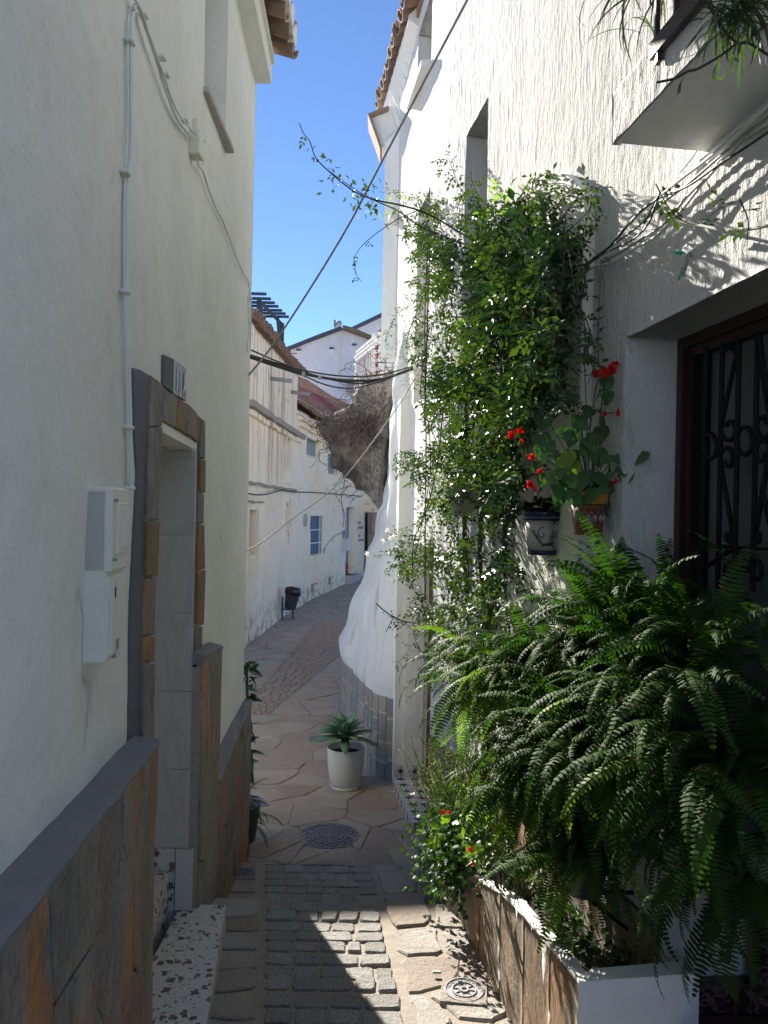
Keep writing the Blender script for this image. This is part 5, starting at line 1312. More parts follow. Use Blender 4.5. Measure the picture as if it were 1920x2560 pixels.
# brick parapet tower over the rock
TW = thing('brick_terrace', at(960, 960, 11.8), 'whitewashed brick terrace wall with a red latticed opening above the rock', 'terrace wall')
Dc = 11.5; cA = at(946, 829, Dc); D2_ = cA.z/ray(895, 872)[1]; fA = at(895, 872, D2_); cB = at(1012, 833, Dc)
print('tower', cA, fA)
m = MB(); ztp = cA.z-.02
m.prism([(cA.x+.04, cA.y+.05), (cB.x, cB.y+.05), (cB.x, cB.y+1.6), (fA.x+.3, fA.y+.3), (fA.x+.05, fA.y+.02)], .9, ztp-.02)
obj('core', m, 'whitewash', TW)
rr = random.Random(4); bm = MB()
ex = (Vector((fA.x, fA.y, 0))-Vector((cA.x, cA.y, 0))); LA = ex.length; ex.normalize()
z = .95; row = 0
while z < ztp:
    x = cA.x-(.0 if row % 2 else .11)
    while x < cB.x:
        bm.box((x+.11, Dc+.03, z+.03), (.21, .08+rr.uniform(0, .012), .055), ch=.006); x += .222
    s = 0.0 if row % 2 else -.1
    while s < LA:
        zo0, zo1 = at(944, 905, Dc).z-.0, at(944, 866, Dc).z; inop = (.06 < s+.1 < LA-.1) and (zo0-.25 < z+.03 < zo1)
        if not inop:
            p = Vector((cA.x, cA.y, 0))+ex*(s+.1); a = math.atan2(ex.y, ex.x); T = Matrix.Translation((p.x+.02, p.y+.02, z+.03)) @ Matrix.Rotation(a, 4, 'Z'); bm.box((0, 0, 0), (.2, .09, .055), T=T, ch=.006)
        s += .21
    z += .064; row += 1
obj('brick_course', bm, 'whitewash', TW, kind='stuff')
m = MB(); p0 = Vector((cA.x, cA.y, 0))+ex*.03; p1 = Vector((cA.x, cA.y, 0))+ex*(LA-.03); zo0, zo1 = at(944, 905, Dc).z-.25, at(944, 866, Dc).z
m.add([(p0.x+.0, p0.y, zo0), (p1.x, p1.y, zo0), (p1.x, p1.y, zo1), (p0.x, p0.y, zo1)], [(0, 1, 2, 3)]); n0 = 4; m.v += [(x+.04, y+.03, z) for x, y, z in m.v]; m.f += [(4, 7, 6, 5), (0, 4, 5, 1), (1, 5, 6, 2), (2, 6, 7, 3), (3, 7, 4, 0)]
obj('red_panel', m, 'red_paint', TW)
m = MB(); NZ = 9
for k in range(NZ):
    a = p0.lerp(p1, k/NZ); b = p0.lerp(p1, (k+.5)/NZ); c = p0.lerp(p1, (k+1)/NZ)
    o = Vector((-.03, -.03, 0)); m.tube([Vector((a.x, a.y, zo0))+o, Vector((b.x, b.y, zo1))+o], .012, 4); m.tube([Vector((b.x, b.y, zo1))+o, Vector((c.x, c.y, zo0))+o], .012, 4)
obj('lattice', m, 'whitewash', TW)
obj('coping', px_prism([(946, 826), (951, 822), (985, 824), (985, 829), (946, 831)], Dc-.05, .4), 'rooftile', TW)
# support under the terrace: whitewashed mass down to the ground
m = MB(); m.prism([(cA.x+.12, Dc+.1), (1.2, Dc+.1), (1.2, Dc+1.6), (cA.x+.3, Dc+1.6)], gz(12)-.1, .9); obj('base_wall', m, 'whitewash', TW)
# pergola
PG = thing('rooftop_pergola', at(660, 800, 15.6), 'dark blue timber pergola standing on the roof of the streaked house', 'pergola')
zpg = 4.17; A0, A1 = at(650, 738, 15.0), at(704, 797, 16.75)
for k, (a, b) in enumerate(((666, 735), (677, 747), (687, 757), (696, 766), (705, 776), (714, 784), (722, 792))):
    D = zpg/ray(a, b)[1]; p = at(a, b, D); m = MB().box((p.x-1.2, p.y, p.z), (2.4, .07, .042)); obj('slat', m, 'wood_blue', PG)
D0, D1 = zpg/ray(650, 742)[1], zpg/ray(704, 797)[1]; a, b = at(650, 742, D0), at(704, 797, D1)
m = MB().tube([a+Vector((0, -.1, -.1)), b+Vector((0, .1, -.1))], .05, 4); obj('beam', m, 'wood_blue', PG)
m = MB().tube([a+Vector((-2, -.1, -.1)), b+Vector((-2, .1, -.1))], .07, 4); obj('beam', m, 'wood_blue', PG)
for p in (a, b, a+Vector((-2, 0, 0)), b+Vector((-2, 0, 0))): m = MB().box((p.x, p.y, (p.z-.1+3.4)/2), (.11, .11, p.z-.1-3.4)); obj('post', m, 'wood_blue', PG)
m = MB().tube([b+Vector((0, -.05, -.7)), b+Vector((0, -.62, -.14))], .035, 4); obj('brace', m, 'wood_blue', PG)
m = MB().tube([b+Vector((-.9, 0, -.75)), b+Vector((.35, 0, -.75))], .015, 5); obj('rail', m, 'cable_grey', PG)
# litter bin
bp = G(705, 1550); LB = thing('litter_bin', bp, 'dark grey litter bin on two legs with a black liner against the cream wall', 'litter bin')
sB_ = bp.y/F; bx0 = bp+Vector((.12, .0, .0)); Hh = 88*sB_
m = MB(); T = Matrix.Translation(bx0+Vector((.05, 0, Hh*.33))) @ Matrix.Rotation(R(9), 4, 'Y')
m.lathe([(.115, 0), (.125, .01), (.165, Hh*.52), (.172, Hh*.54), (.168, Hh*.55)], (0, 0, 0), 20, T); m.sm = True; obj('bucket', m, 'bin', LB)
m = MB(); m.lathe([(.176, Hh*.40), (.182, Hh*.47), (.178, Hh*.56), (.15, Hh*.60), (.11, Hh*.56), (.06, Hh*.50)], (0, 0, 0), 18, T)
m.v = [(x+.015*noise.noise(Vector((x*30, y*30, z*30))), y, z+.02*noise.noise(Vector((x*22, y*22, 5)))) for x, y, z in m.v]; m.sm = True; obj('liner', m, 'bag', LB)
for dx, dy in ((-.11, -.05), (.10, .12)): m = MB().box(bx0+Vector((dx, dy, Hh*.33)), (.035, .035, Hh*.68)); obj('leg', m, 'bin', LB)
m = MB().box(bx0+Vector((0, .02, Hh*.3)), (.24, .03, .03)); obj('crossbar', m, 'bin', LB)
# ---------- lines across the lane
def overhead(name, ptsD, r, mat, label, cat='cable', group=None, n=10, extra=None):
    P = spline([at(*p) for p in ptsD], n); t = thing(name, P[len(P)//2], label, cat, group); m = MB().tube(P, r, 6); m.sm = True; obj('strand', m, mat, t); return t
GRP = 'black cables strung across the lane'
overhead('overhead_cable', [(620, 889, 5.0), (679, 910, 5.2), (758, 934, 5.5), (855, 950, 5.8), (950, 948, 6.2), (1045, 918, 6.55)], .011, 'cable', 'thickest black cable of the bundle slung across the lane', group=GRP)
overhead('overhead_cable', [(628, 875, 5.05), (692, 903, 5.25), (755, 925, 5.5), (855, 940, 5.8), (950, 937, 6.2), (1045, 912, 6.55)], .006, 'cable', 'uppermost black cable of the bundle slung across the lane', group=GRP)
overhead('overhead_cable', [(620, 893, 5.0), (700, 920, 5.25), (760, 940, 5.5), (800, 957, 5.7), (840, 968, 5.85), (885, 970, 6.0), (930, 960, 6.15), (975, 945, 6.3), (1045, 916, 6.55)], .006, 'cable', 'lowest sagging black cable of the bundle slung across the lane', group=GRP)
overhead('overhead_cable', [(620, 886, 5.0), (679, 904, 5.2), (758, 930, 5.5), (855, 954, 5.8), (930, 955, 6.1), (1045, 915, 6.55)], .007, 'cable', 'middle black cable of the bundle, running just under the thickest one', group=GRP)
for t, (a, b) in enumerate(((669, 906), (759, 934), (800, 944))): m = MB().box(at(a, b, 5.3+.1*t), (.022, .03, .028), ch=.003); cl_ = obj('cable_clip', m, 'cable_grey'); tag(cl_, ['grey clip nearest the left wall on the black cable bundle', 'white clip in the middle of the black cable bundle', 'grey clip right of the middle one on the black cable bundle'][t], 'clip', 'clips on the cable bundle')
overhead('rope_line', [(622, 938, 4.98), (698, 840, 4.7), (850, 600, 4.3), (968, 378, 4.0), (1180, -22, 3.5)], .006, 'cable_grey', 'taut grey line rising from the left house corner across the blue sky', n=4)
overhead('washing_line', [(612, 1378, 5.0), (650, 1358, 5.1), (728, 1299, 5.3), (860, 1195, 5.6), (996, 1014, 6.0), (1062, 900, 6.2)], .0045, 'cable_grey', 'thin line slanting from low left across the houses to the jasmine', n=6)
t = thing('facade_cable', onF(700, 1236), 'black wire looping along the cream wall above the ground floor windows', 'cable')
m = MB().tube(spline([onF(a, b, .08) for a, b in ((622, 1234), (640, 1237), (666, 1236), (690, 1229), (705, 1226), (735, 1230), (780, 1231), (850, 1236), (905, 1241))], 6), .012, 4); obj('strand', m, 'cable', t)
LP = thing('wall_lamp', at(985, 545, 7.5), 'small rounded wall lamp on the smooth end wall behind the jasmine tips', 'lamp')
m = MB(); m.lathe([(.01, .03), (.045, .02), (.055, -.02), (.04, -.06), (.01, -.075)], at(985, 545, 7.42), 14); m.sm = True; obj('shade', m, 'white_plastic', LP); m = MB().box(at(985, 540, 7.47), (.03, .1, .04)); obj('bracket', m, 'terracotta', LP)
# ================================================================== IRONWORK IN THE GROUND
def disc(mb, c, r, z0, z1, n=40): mb.prism([(c.x+r*math.cos(2*math.pi*k/n), c.y+r*math.sin(2*math.pi*k/n)) for k in range(n)], c.z+z0, c.z+z1, bev=.002)
def ringm(mb, c, r0, r1, z0, z1, n=40):
    b = len(mb.v)
    for k in range(n):
        a = 2*math.pi*k/n
        for r, z in ((r0, z0), (r0, z1), (r1, z1), (r1, z0)): mb.v.append((c.x+r*math.cos(a), c.y+r*math.sin(a), c.z+z))
    for k in range(n):
        for q in range(3): mb.f.append((b+4*k+q, b+4*((k+1) % n)+q, b+4*((k+1) % n)+q+1, b+4*k+q+1))
def blocks(mb, c, r0, r1, n, gap, z0, z1, ph=0):
    for k in range(n):
        a0 = 2*math.pi*(k+ph)/n+gap/r1; a1 = 2*math.pi*(k+1+ph)/n-gap/r1
        mb.prism([(c.x+r*math.cos(a), c.y+r*math.sin(a)) for r, a in ((r0, a0), (r1, a0), (r1, a1), (r0, a1))], c.z+z0, c.z+z1, bev=.001)
c = G(822, 2093); r = 75*c.y/F
MH = thing('manhole_cover', c, 'large round cast iron manhole cover with rings of raised blocks in the lane', 'manhole cover')
m = MB(); disc(m, c, r*1.03, -.02, .008); obj('frame', m, 'iron', MH); m = MB(); ringm(m, c, r*.93, r*1.0, 0, .013); obj('rim', m, 'iron', MH)
m = MB(); disc(m, c, r*.16, 0, .016, 24)
for (a, b, n, ph) in ((.20, .33, 16, 0), (.36, .50, 20, .5), (.53, .67, 24, 0)): blocks(m, c, r*a, r*b, n, .0035, 0, .016, ph)
blocks(m, c, r*.71, r*.79, 14, .022, 0, .016); blocks(m, c, r*.81, r*.89, 14, .022, 0, .016, .5); obj('raised_blocks', m, 'iron', MH)
def small_cover(px, py, rpx, side, mat, label, ang):
    c = G(px, py); r = rpx*c.y/F; t = thing('stopcock_cover', c, label, 'stopcock cover', 'small round stopcock covers')
    s = side*r; R2 = [(c.x+s*math.cos(a+ang), c.y+s*math.sin(a+ang)) for a in (R(45), R(135), R(225), R(315))]
    m = MB(); m.prism(R2, c.z-.02, lambda x, y: gz(min(y, E1-.001) if c.y < E1 else y)+.0145, bev=.002); obj('surround', m, 'flag', t)
    g = Vector(c); m = MB(); disc(m, g, r, .0, .018); ringm(m, g, r*.90, r*.97, .01, .022); ringm(m, g, r*.56, r*.62, .01, .022); ringm(m, g, r*.13, r*.24, .01, .023, 16); obj('lid', m, mat, t)
    m = MB(); blocks(m, g, r*.27, r*.55, 8, r*.22, .016, .0215, .25); 
    for k in range(22):
        if k in (0, 7, 8, 15): continue
        blocks(m, g, r*.67, r*.80, 44, r*.01, .016, .0215) if False else None
    obj('spokes', m, mat, t)
    # raised lettering ring
    ls = MB()
    for i, ch in enumerate('ABASTECIMIENTO'):
        a = R(165)-R(150)*i/13; me = text_mesh(ch, r*.24)
        T = Matrix.Translation((g.x+r*.72*math.cos(a), g.y+r*.72*math.sin(a), g.z+.019)) @ Matrix.Rotation(a-math.pi/2, 4, 'Z'); ls.add([v.co for v in me.vertices], [tuple(p.vertices) for p in me.polygons], T)
    for i, ch in enumerate('AGUA'):
        a = R(240)+R(60)*i/3; me = text_mesh(ch, r*.24)
        T = Matrix.Translation((g.x+r*.78*math.cos(a), g.y+r*.78*math.sin(a), g.z+.019)) @ Matrix.Rotation(a+math.pi/2, 4, 'Z'); ls.add([v.co for v in me.vertices], [tuple(p.vertices) for p in me.polygons], T)
    obj('raised_lettering', ls, mat, t)
small_cover(1160, 2487, 50, 1.62, 'iron_pale', 'small sunlit round cover in a square surround beside the planter', R(-8))
small_cover(609, 2192, 29, 1.45, 'iron', 'small shaded round cover by the left slate wall, before the big manhole', R(4))
def plate_cover(px, py, w, d, ang, label, name='drain_plate', mat='iron', slots=0):
    c = G(px, py); t = thing(name, c, label, 'drain cover'); R2 = [(c.x+x*math.cos(ang)-y*math.sin(ang), c.y+x*math.sin(ang)+y*math.cos(ang)) for x, y in ((-w/2, -d/2), (w/2, -d/2), (w/2, d/2), (-w/2, d/2))]
    m = MB(); m.prism(R2, c.z-.02, c.z+.0145, bev=.002); obj('plate', m, mat, t)
    m = MB()
    for i in range(5):
        for j in range(5):
            x, y = (i-2)*w*.17, (j-2)*d*.17; m.box((c.x+x*math.cos(ang)-y*math.sin(ang), c.y+x*math.sin(ang)+y*math.cos(ang), c.z+.0155), (w*.07, d*.07, .004))
    obj('raised_studs', m, mat, t)
plate_cover(640, 2013, .17, .17, R(28), 'small dark square plate by the end of the left slate wall')
plate_cover(797, 1849, .20, .20, R(8), 'dark square grid plate just behind the potted agave')
plate_cover(779, 1507, .34, .28, R(25), 'farther dark plate at the foot of the shuttered house')
plate_cover(740, 1521, .22, .22, R(15), 'dark plate on the paving just right of the litter bin')
for (a, b, w_, h_, l_) in ((785, 1469, 11, 20, 'rusty outlined wall hatch low on the shuttered house, nearer one'), (826, 1451, 8, 18, 'small rusty wall hatch low beside the blue grey door')):
    t = thing('wall_hatch', onF(a, b), l_, 'hatch'); y0, y1, z1, z0 = onF(a-w_/2, b).y, onF(a+w_/2, b).y, onF(a, b-h_/2).z, onF(a, b+h_/2).z
    fbox('frame', y0, y1, z0, z1, -.01, .035, 'grime', t); fbox('flap', y0+.12*(y1-y0), y1-.12*(y1-y0), z0+.02, z1-.03, -.01, .05, 'plaster_far', t)

# ================================================================== PLANTS
rv = random.Random(77)
def leaflet(mb, base, d, n, L, Wd, fold=.25, tipd=.12):
    d = d.normalized(); s = d.cross(n)
    if s.length < 1e-5: s = d.orthogonal()
    s.normalize(); n = s.cross(d); mid = base+d*L*.45
    mb.add([base, mid+s*Wd*.5+n*fold*Wd*.5, base+d*L-n*tipd*L, mid-s*Wd*.5+n*fold*Wd*.5], [(0, 1, 2), (0, 2, 3)])
def rdir(rr, b=(0, 0, 0), k=1.0): return (Vector((rr.gauss(0, 1), rr.gauss(0, 1), rr.gauss(0, 1))).normalized()*k+Vector(b)).normalized()
def spray(mb, p, d, rr, L=.08, n=3, ll=.028, lw=.015):
    up = Vector((0, 0, 1)); s = d.cross(up)
    if s.length < .1: s = Vector((1, 0, 0))
    s.normalize(); nrm = s.cross(d); tw = rr.uniform(-1.0, 1.0); s, nrm = s*math.cos(tw)+nrm*math.sin(tw), nrm*math.cos(tw)-s*math.sin(tw)
    for k in range(n):
        q = p+d*L*(k+.6)/(n+.4)-up*.012*k/n; sc = rr.uniform(.7, 1.15)
        for sg in (-1, 1): leaflet(mb, q, (s*sg+d*.55+Vector((0, 0, rr.uniform(-.35, .1)))), nrm, ll*sc, lw*sc)
    leaflet(mb, p+d*L, d, nrm, ll*1.35, lw*1.15)
def inpoly(x, y, P):
    r_ = False; j = len(P)-1
    for i in range(len(P)):
        if (P[i][1] > y) != (P[j][1] > y) and x < (P[j][0]-P[i][0])*(y-P[i][1])/(P[j][1]-P[i][1])+P[i][0]: r_ = not r_
        j = i
    return r_
# ---------- jasmine on the right wall
JM = thing('jasmine_vine', Vector((.45, 4.4, gz(4.5)+.1)), 'huge green jasmine vine climbing the rough right wall and reaching out into the sky', 'climbing plant')
outer = [(1010, 560), (1030, 510), (1090, 490), (1150, 475), (1250, 500), (1330, 500), (1400, 530), (1425, 600), (1440, 690), (1440, 760), (1470, 850), (1485, 920), (1440, 990), (1370, 1020), (1340, 1080), (1300, 1160), (1285, 1300), (1310, 1400), (1320, 1500), (1250, 1570), (1200, 1640), (1150, 1700), (1110, 1700), (1080, 1640), (1050, 1560), (1010, 1510), (1000, 1420), (1010, 1380), (975, 1385), (1010, 1330), (1040, 1220), (1000, 1185), (985, 1165), (1030, 1130), (1045, 1080), (1015, 1000), (1040, 900), (1050, 800), (1055, 700), (1035, 640)]
shrunk = [(1070, 560), (1150, 530), (1300, 545), (1390, 600), (1400, 700), (1400, 850), (1400, 950), (1330, 1000), (1290, 1100), (1260, 1250), (1200, 1200), (1120, 1130), (1080, 1000), (1100, 900), (1090, 800), (1100, 700)]
fol = MB(); dk = MB(); stems = MB(); cnt = 0
while cnt < 5000:
    x, y = rv.uniform(940, 1520), rv.uniform(440, 1740)
    wx = x+48*noise.fractal(Vector((x*.009, y*.008, 1)), 1, 2, 3); wy = y+40*noise.noise(Vector((x*.012, y*.01, 8)))
    if not inpoly(wx, wy, outer): continue
    core = inpoly(wx, wy, shrunk); pr = 1.0 if core else .52
    if 1080 < x < 1190 and 720 < y < 900: pr = .22
    if 1060 < x < 1260 and 1160 < y < 1500: pr *= .62
    if y > 1540: pr *= .7
    if y < 575: pr *= .5
    if x > 1375: pr *= .55
    if x < 1075: pr *= .8
    if rv.random() > pr*.95: continue
    # clump modulation so the crown has gaps
    if noise.noise(Vector((x*.022, y*.016, 3.3))) < (-.20 if core else -.02): continue
    off = -.03-abs(rv.gauss(0, .14)) if core else -.02-abs(rv.gauss(0, .09))
    off = max(off, -.42); p = onR(x, y, off)
    if p.y > 6.3: p = at(x, y, rv.uniform(5.2, 6.2))
    d = rdir(rv, (-.35, -.25, -.35), .9); spray(dk if (noise.noise(Vector((x*.008, y*.007, 9)))+(x-1200)/420+rv.gauss(0, .35) > .15) else fol, p, d, rv, rv.uniform(.05, .095), rv.choice([2, 3, 3]), rv.uniform(.022, .042), rv.uniform(.013, .023)); cnt += 1  # dark copy grows likelier to the right, shading the vine by colour
# shoots along the edges
def shoot(pts, off=None, Ds=None, r=.0028, step=.045, ll=.026, lw=.014, dens=1.0, mat=None, mb=None):
    P = spline([(at(a, b, D) if D else onR(a, b, off)) for (a, b), D in zip(pts, Ds or [None]*len(pts))], 8); stems.tube(P, [r*(1-.6*i/len(P)) for i in range(len(P))], 4)
    acc = 0
    for i in range(1, len(P)):
        acc += (P[i]-P[i-1]).length
        if acc > step:
            acc = 0
            if rv.random() < dens: spray(mb or fol, P[i], ((P[i]-P[i-1]).normalized()*.4+rdir(rv, (0, 0, -.2))).normalized(), rv, rv.uniform(.035, .06), 2, ll*rv.uniform(.7, 1.2), lw*rv.uniform(.7, 1.2))
shoot([(1180, 600), (1080, 540), (1010, 515), (940, 500), (885, 478), (830, 435), (790, 395), (775, 355), (760, 335), (748, 308)], Ds=[4.6, 4.5, 4.4, 4.3, 4.2, 4.1, 4.05, 4.0, 4.0, 4.0], r=.006, dens=.25)
shoot([(1160, 610), (1060, 570), (990, 525), (930, 498), (870, 462), (820, 425)], Ds=[4.6, 4.5, 4.4, 4.3, 4.2, 4.1], r=.005, dens=.3)
for (a, b, n, sp) in ((912, 490, 26, .055), (832, 448, 9, .04), (800, 390, 9, .035), (905, 500, 14, .05)):
    for k in range(n):
        p = at(a, b, 4.2)+Vector((rv.gauss(0, sp), rv.gauss(0, sp), rv.gauss(0, sp*.7))); leaflet(fol, p, rdir(rv, (0, 0, -.4)), rdir(rv), rv.uniform(.03, .05), rv.uniform(.016, .024))
shoot([(1060, 520), (1000, 545), (960, 570), (930, 592), (905, 615), (888, 640), (885, 665), (893, 690), (905, 705)], Ds=[4.7, 4.7, 4.7, 4.7, 4.7, 4.7, 4.7, 4.7, 4.7], r=.003, dens=.55)
for pts in ([(1100, 500), (1050, 490), (1000, 478), (965, 480)], [(1180, 520), (1150, 470), (1130, 420), (1120, 395), (1105, 400), (1095, 425)], [(1120, 560), (1060, 500), (1010, 505), (985, 520)], [(1250, 520), (1300, 500), (1340, 478), (1370, 480), (1380, 520), (1390, 590)],
            [(1400, 560), (1430, 510), (1470, 470), (1500, 466)], [(1400, 600), (1440, 560), (1470, 530), (1480, 500)], [(1380, 540), (1410, 490), (1440, 470)], [(1430, 700), (1450, 760), (1460, 830), (1475, 900)], [(1100, 700), (1060, 680), (1030, 700), (1020, 740)],
            [(1460, 780), (1480, 850), (1488, 900), (1470, 960)], [(1030, 760), (990, 790), (970, 830), (965, 860)], [(1100, 1340), (1040, 1310), (990, 1330), (965, 1345)], [(1100, 1400), (1030, 1390), (975, 1385), (935, 1392)], [(1120, 1450), (1040, 1420), (990, 1415), (960, 1420)],
            [(1080, 1560), (1040, 1600), (1010, 1640), (990, 1665)], [(1060, 1580), (1010, 1560), (970, 1540), (943, 1515)], [(1100, 1100), (1050, 1130), (1000, 1150), (975, 1165)], [(1060, 1160), (1010, 1175), (990, 1190)], [(1200, 480), (1180, 455), (1178, 430)], [(1350, 500), (1330, 470), (1350, 440), (1375, 430)],
            [(1420, 620), (1450, 650), (1465, 700), (1460, 750)], [(1430, 640), (1470, 600), (1490, 560), (1485, 520)], [(1290, 520), (1320, 460), (1370, 450), (1410, 470)], [(1400, 1000), (1450, 1010), (1480, 1050)], [(1330, 1080), (1370, 1130), (1360, 1200)], [(1420, 880), (1470, 900), (1500, 960), (1490, 1000)], [(1400, 500), (1440, 480), (1490, 470), (1510, 490)], [(1440, 500), (1480, 490), (1470, 540), (1450, 600)],
            [(1300, 470), (1330, 500), (1390, 545), (1440, 590), (1500, 640)], [(1640, 460), (1660, 500), (1690, 540), (1740, 560), (1800, 520), (1850, 500)], [(1610, 560), (1640, 500), (1660, 470)], [(1850, 500), (1870, 550), (1868, 600)]):
    shoot(pts, off=-rv.uniform(.06, .16), r=.0028, step=.035, dens=.85)
for k in range(46):
    x0 = rv.uniform(1050, 1440); y0 = rv.uniform(500, 1000); x1 = x0+rv.uniform(-60, 60); y1 = y0+rv.uniform(200, 700)
    if not inpoly(x1, min(y1, 1680), outer): continue
    o = -rv.uniform(.03, .25); P = spline([onR(x0, y0, o), onR(x0*.6+x1*.4+rv.uniform(-50, 50), y0*.6+y1*.4, o-.03), onR(x0*.3+x1*.7+rv.uniform(-40, 40), y0*.3+y1*.7, o), onR(x1, min(y1, 1680), o)], 10); stems.tube(P, rv.uniform(.0014, .0035), 4)
for pts in ([(1070, 600), (1062, 800), (1065, 1100), (1063, 1300), (1062, 1500)], [(1110, 1000), (1090, 1180), (1060, 1290), (1035, 1350), (1030, 1420)], [(1075, 580), (1068, 820), (1060, 1060)]): P = spline([onR(a, b, -.22) for a, b in pts], 8); stems.tube(P, .004, 5)
obj('leaves', fol, 'jasmine', JM, kind='stuff'); obj('dark_leaves', dk, 'jasmine_dark', JM, kind='stuff')
# yellowing leaves
yl = MB()
for (a, b, n, s) in ((1190, 760, 18, 40), (1190, 820, 14, 30), (970, 520, 14, 25), (1170, 870, 14, 25), (1240, 500, 14, 40), (990, 1410, 8, 20)):
    for k in range(n): spray(yl, onR(a+rv.gauss(0, s), b+rv.gauss(0, s*.6), -rv.uniform(.05, .2)), rdir(rv, (-.3, -.3, -.3)), rv, .05, 2, .028, .016)
obj('young_leaves', yl, 'lime', JM, kind='stuff')
sp_ = [(.50, 4.55), (.56, 4.1), (.62, 3.8)]
for (x, y) in sp_:
    P = spline([(x, y, gz(y)+.1), (x+.03, y, -.9), (x+rv.uniform(-.06, .0), y+.05, -.2), (x-.02, y, .5), (x-.05, y+.1, 1.1)], 8); stems.tube(P, .011, 6)
obj('stems', stems, 'stem_dark', JM)
wf = MB()
for (a, b) in ((968, 1326), (985, 1340), (958, 1352), (918, 1384), (975, 1345), (1040, 1322)):
    p = at(a, b, 5.0); 
    for k in range(5): an = 2*math.pi*k/5+rv.random(); leaflet(wf, p, Vector((math.cos(an), -.35, math.sin(an))), Vector((0, -1, 0)), .022, .012, .1, 0)
obj('white_blossom', wf, 'white_petal', JM)
# bare twig standing out low on the vine
TWG = thing('dead_vine_shoot', at(1000, 1550, 4.8), 'bare dark shoot with a few shrivelled leaves against the curved white wall', 'vine shoot')
m = MB(); m.tube(spline([at(940, 1508, 4.8), at(965, 1530, 4.8), at(1000, 1550, 4.75), at(1050, 1560, 4.7)], 6), .0035, 4); m.tube(spline([at(985, 1540, 4.8), at(975, 1560, 4.8), at(965, 1580, 4.8)], 4), .0025, 4); obj('twig', m, 'stem_dark', TWG)
m = MB()
for k in range(12): leaflet(m, at(rv.uniform(975, 1000), rv.uniform(1550, 1590), 4.8), rdir(rv, (0, 0, -1)), rdir(rv), .025, .012)
obj('shrivelled_leaf', m, 'darkleaf', TWG)

# ---------- ferns
def frond_mesh(k, L, th0, droop, npair, wid, side=0.0, curl=0):
    rr = random.Random(k); m = MB(); pts = []; p = Vector((0, 0, 0)); th = th0; ph = 0; N = npair
    for i in range(N+1):
        pts.append((p.copy(), th, ph)); d = Vector((math.cos(th)*math.cos(ph), math.cos(th)*math.sin(ph), math.sin(th))); p = p+d*L/N
        th -= droop/N*(.35+1.3*i/N)*(1+curl*(i/N)**3); ph += side/N
    m.tube([q[0] for q in pts[::3]]+[pts[-1][0]], .0016, 3, False)
    for i in range(2, N):
        t = i/N; q, th_, ph_ = pts[i]; d = Vector((math.cos(th_)*math.cos(ph_), math.cos(th_)*math.sin(ph_), math.sin(th_))); s = Vector((-math.sin(ph_), math.cos(ph_), 0)); n = s.cross(d)*-1
        n = d.cross(s)
        w = wid*min(1, (t*7))**.7*min(1, (1-t)*1.9+.05)**.75*rr.uniform(.88, 1.08)
        for sg in (-1, 1):
            dd = (s*sg+d*.18+n*rr.uniform(-.32, -.02)).normalized(); e = d; wl = L/N*.42
            a = q; b = q+dd*w*.55; c_ = q+dd*w+n*(-.10*w)
            m.add([a-e*wl*.7, a+e*wl*.9, b+e*wl*.8, b-e*wl*.8, c_+e*wl*.2, c_-e*wl*.25], [(0, 1, 2, 3), (3, 2, 4, 5)])
    return m.mesh('frond')
FRV = [frond_mesh(k, 1.0, *a) for k, a in enumerate(((1.25, 1.7, 38, .085), (1.0, 1.9, 40, .080), (.7, 1.8, 36, .085, .3), (1.3, 2.6, 40, .075), (.4, 1.6, 36, .09, -.3), (.9, 2.4, 42, .078, .4), (.1, 1.5, 36, .09), (1.35, 1.1, 38, .085), (1.4, 1.6, 34, .09, 0, 3.5)))]
for me in FRV: me.materials.append(M['fern'])
FRY = []
for i in (1, 2, 4, 6): me = FRV[i].copy(); me.materials.clear(); me.materials.append(M['fern_yellow']); FRY.append(me)
def fern(loc, n, Ls, az0, azr, label, seed, yellow=.1, hang=0, pot=True, grp='ferns in front of the barred window', upr=False):
    rr = random.Random(seed); t = thing('boston_fern', loc, label, 'fern', grp)
    for k in range(n):
        me = rr.choice(FRV[:7]) if rr.random() < .88 else FRV[rr.choice([3, 7, 8])]
        lab = None
        if upr: me = FRV[rr.choice([0, 3, 7, 7, 8])]
        if rr.random() < yellow: me = rr.choice(FRY); lab = 'yellow green frond'
        az = R(az0+rr.gauss(0, azr)); sc = Ls*rr.uniform(.5, 1.12)
        put('frond', me, t, Vector(loc)+Vector((rr.gauss(0, .035), rr.gauss(0, .035), rr.uniform(-.04, .04))), (rr.gauss(0, .35), rr.gauss(0, .35)*(.5 if upr else 1)-hang*rr.uniform(0, 2.2), az), (sc, sc*rr.uniform(.75, 1.0), sc), label=lab)
    if pot:
        m = MB(); m.lathe([(.055, -.14), (.06, -.135), (.08, -.02), (.088, -.018), (.088, .0), (.078, .002), (.07, -.01)], loc, 20); m.sm = True; obj('pot', m, 'bin', t)
        m = MB(); w = Vector(loc); x1 = xr(loc[1]); m.tube([(w.x, w.y, w.z-.14), (x1+.02, w.y, w.z-.14)], .008, 4); m.tube([(w.x, w.y, w.z-.15), (x1+.01, w.y, w.z-.28)], .006, 4); obj('bracket', m, 'black', t)
    return t
fern((.74, 2.62, -.42), 84, .42, 190, 80, 'tall dark fern under the brown pot, fronds standing up against the window reveal', 301, .03)
fern((.80, 2.28, -.44), 64, .50, 190, 85, 'fern whose upright fan of fronds rises in front of the window frame', 309, .0, 0, True, 'ferns in front of the barred window', True)
fern((.82, 1.98, -.40), 80, .40, 195, 80, 'shaded fern highest on the right, its fronds crossing the iron grille', 302, .02)
fern((.60, 2.90, -.58), 110, .42, 200, 70, 'sunlit fern in the middle of the mass, below the blue and white pot', 303, .28, -.2)
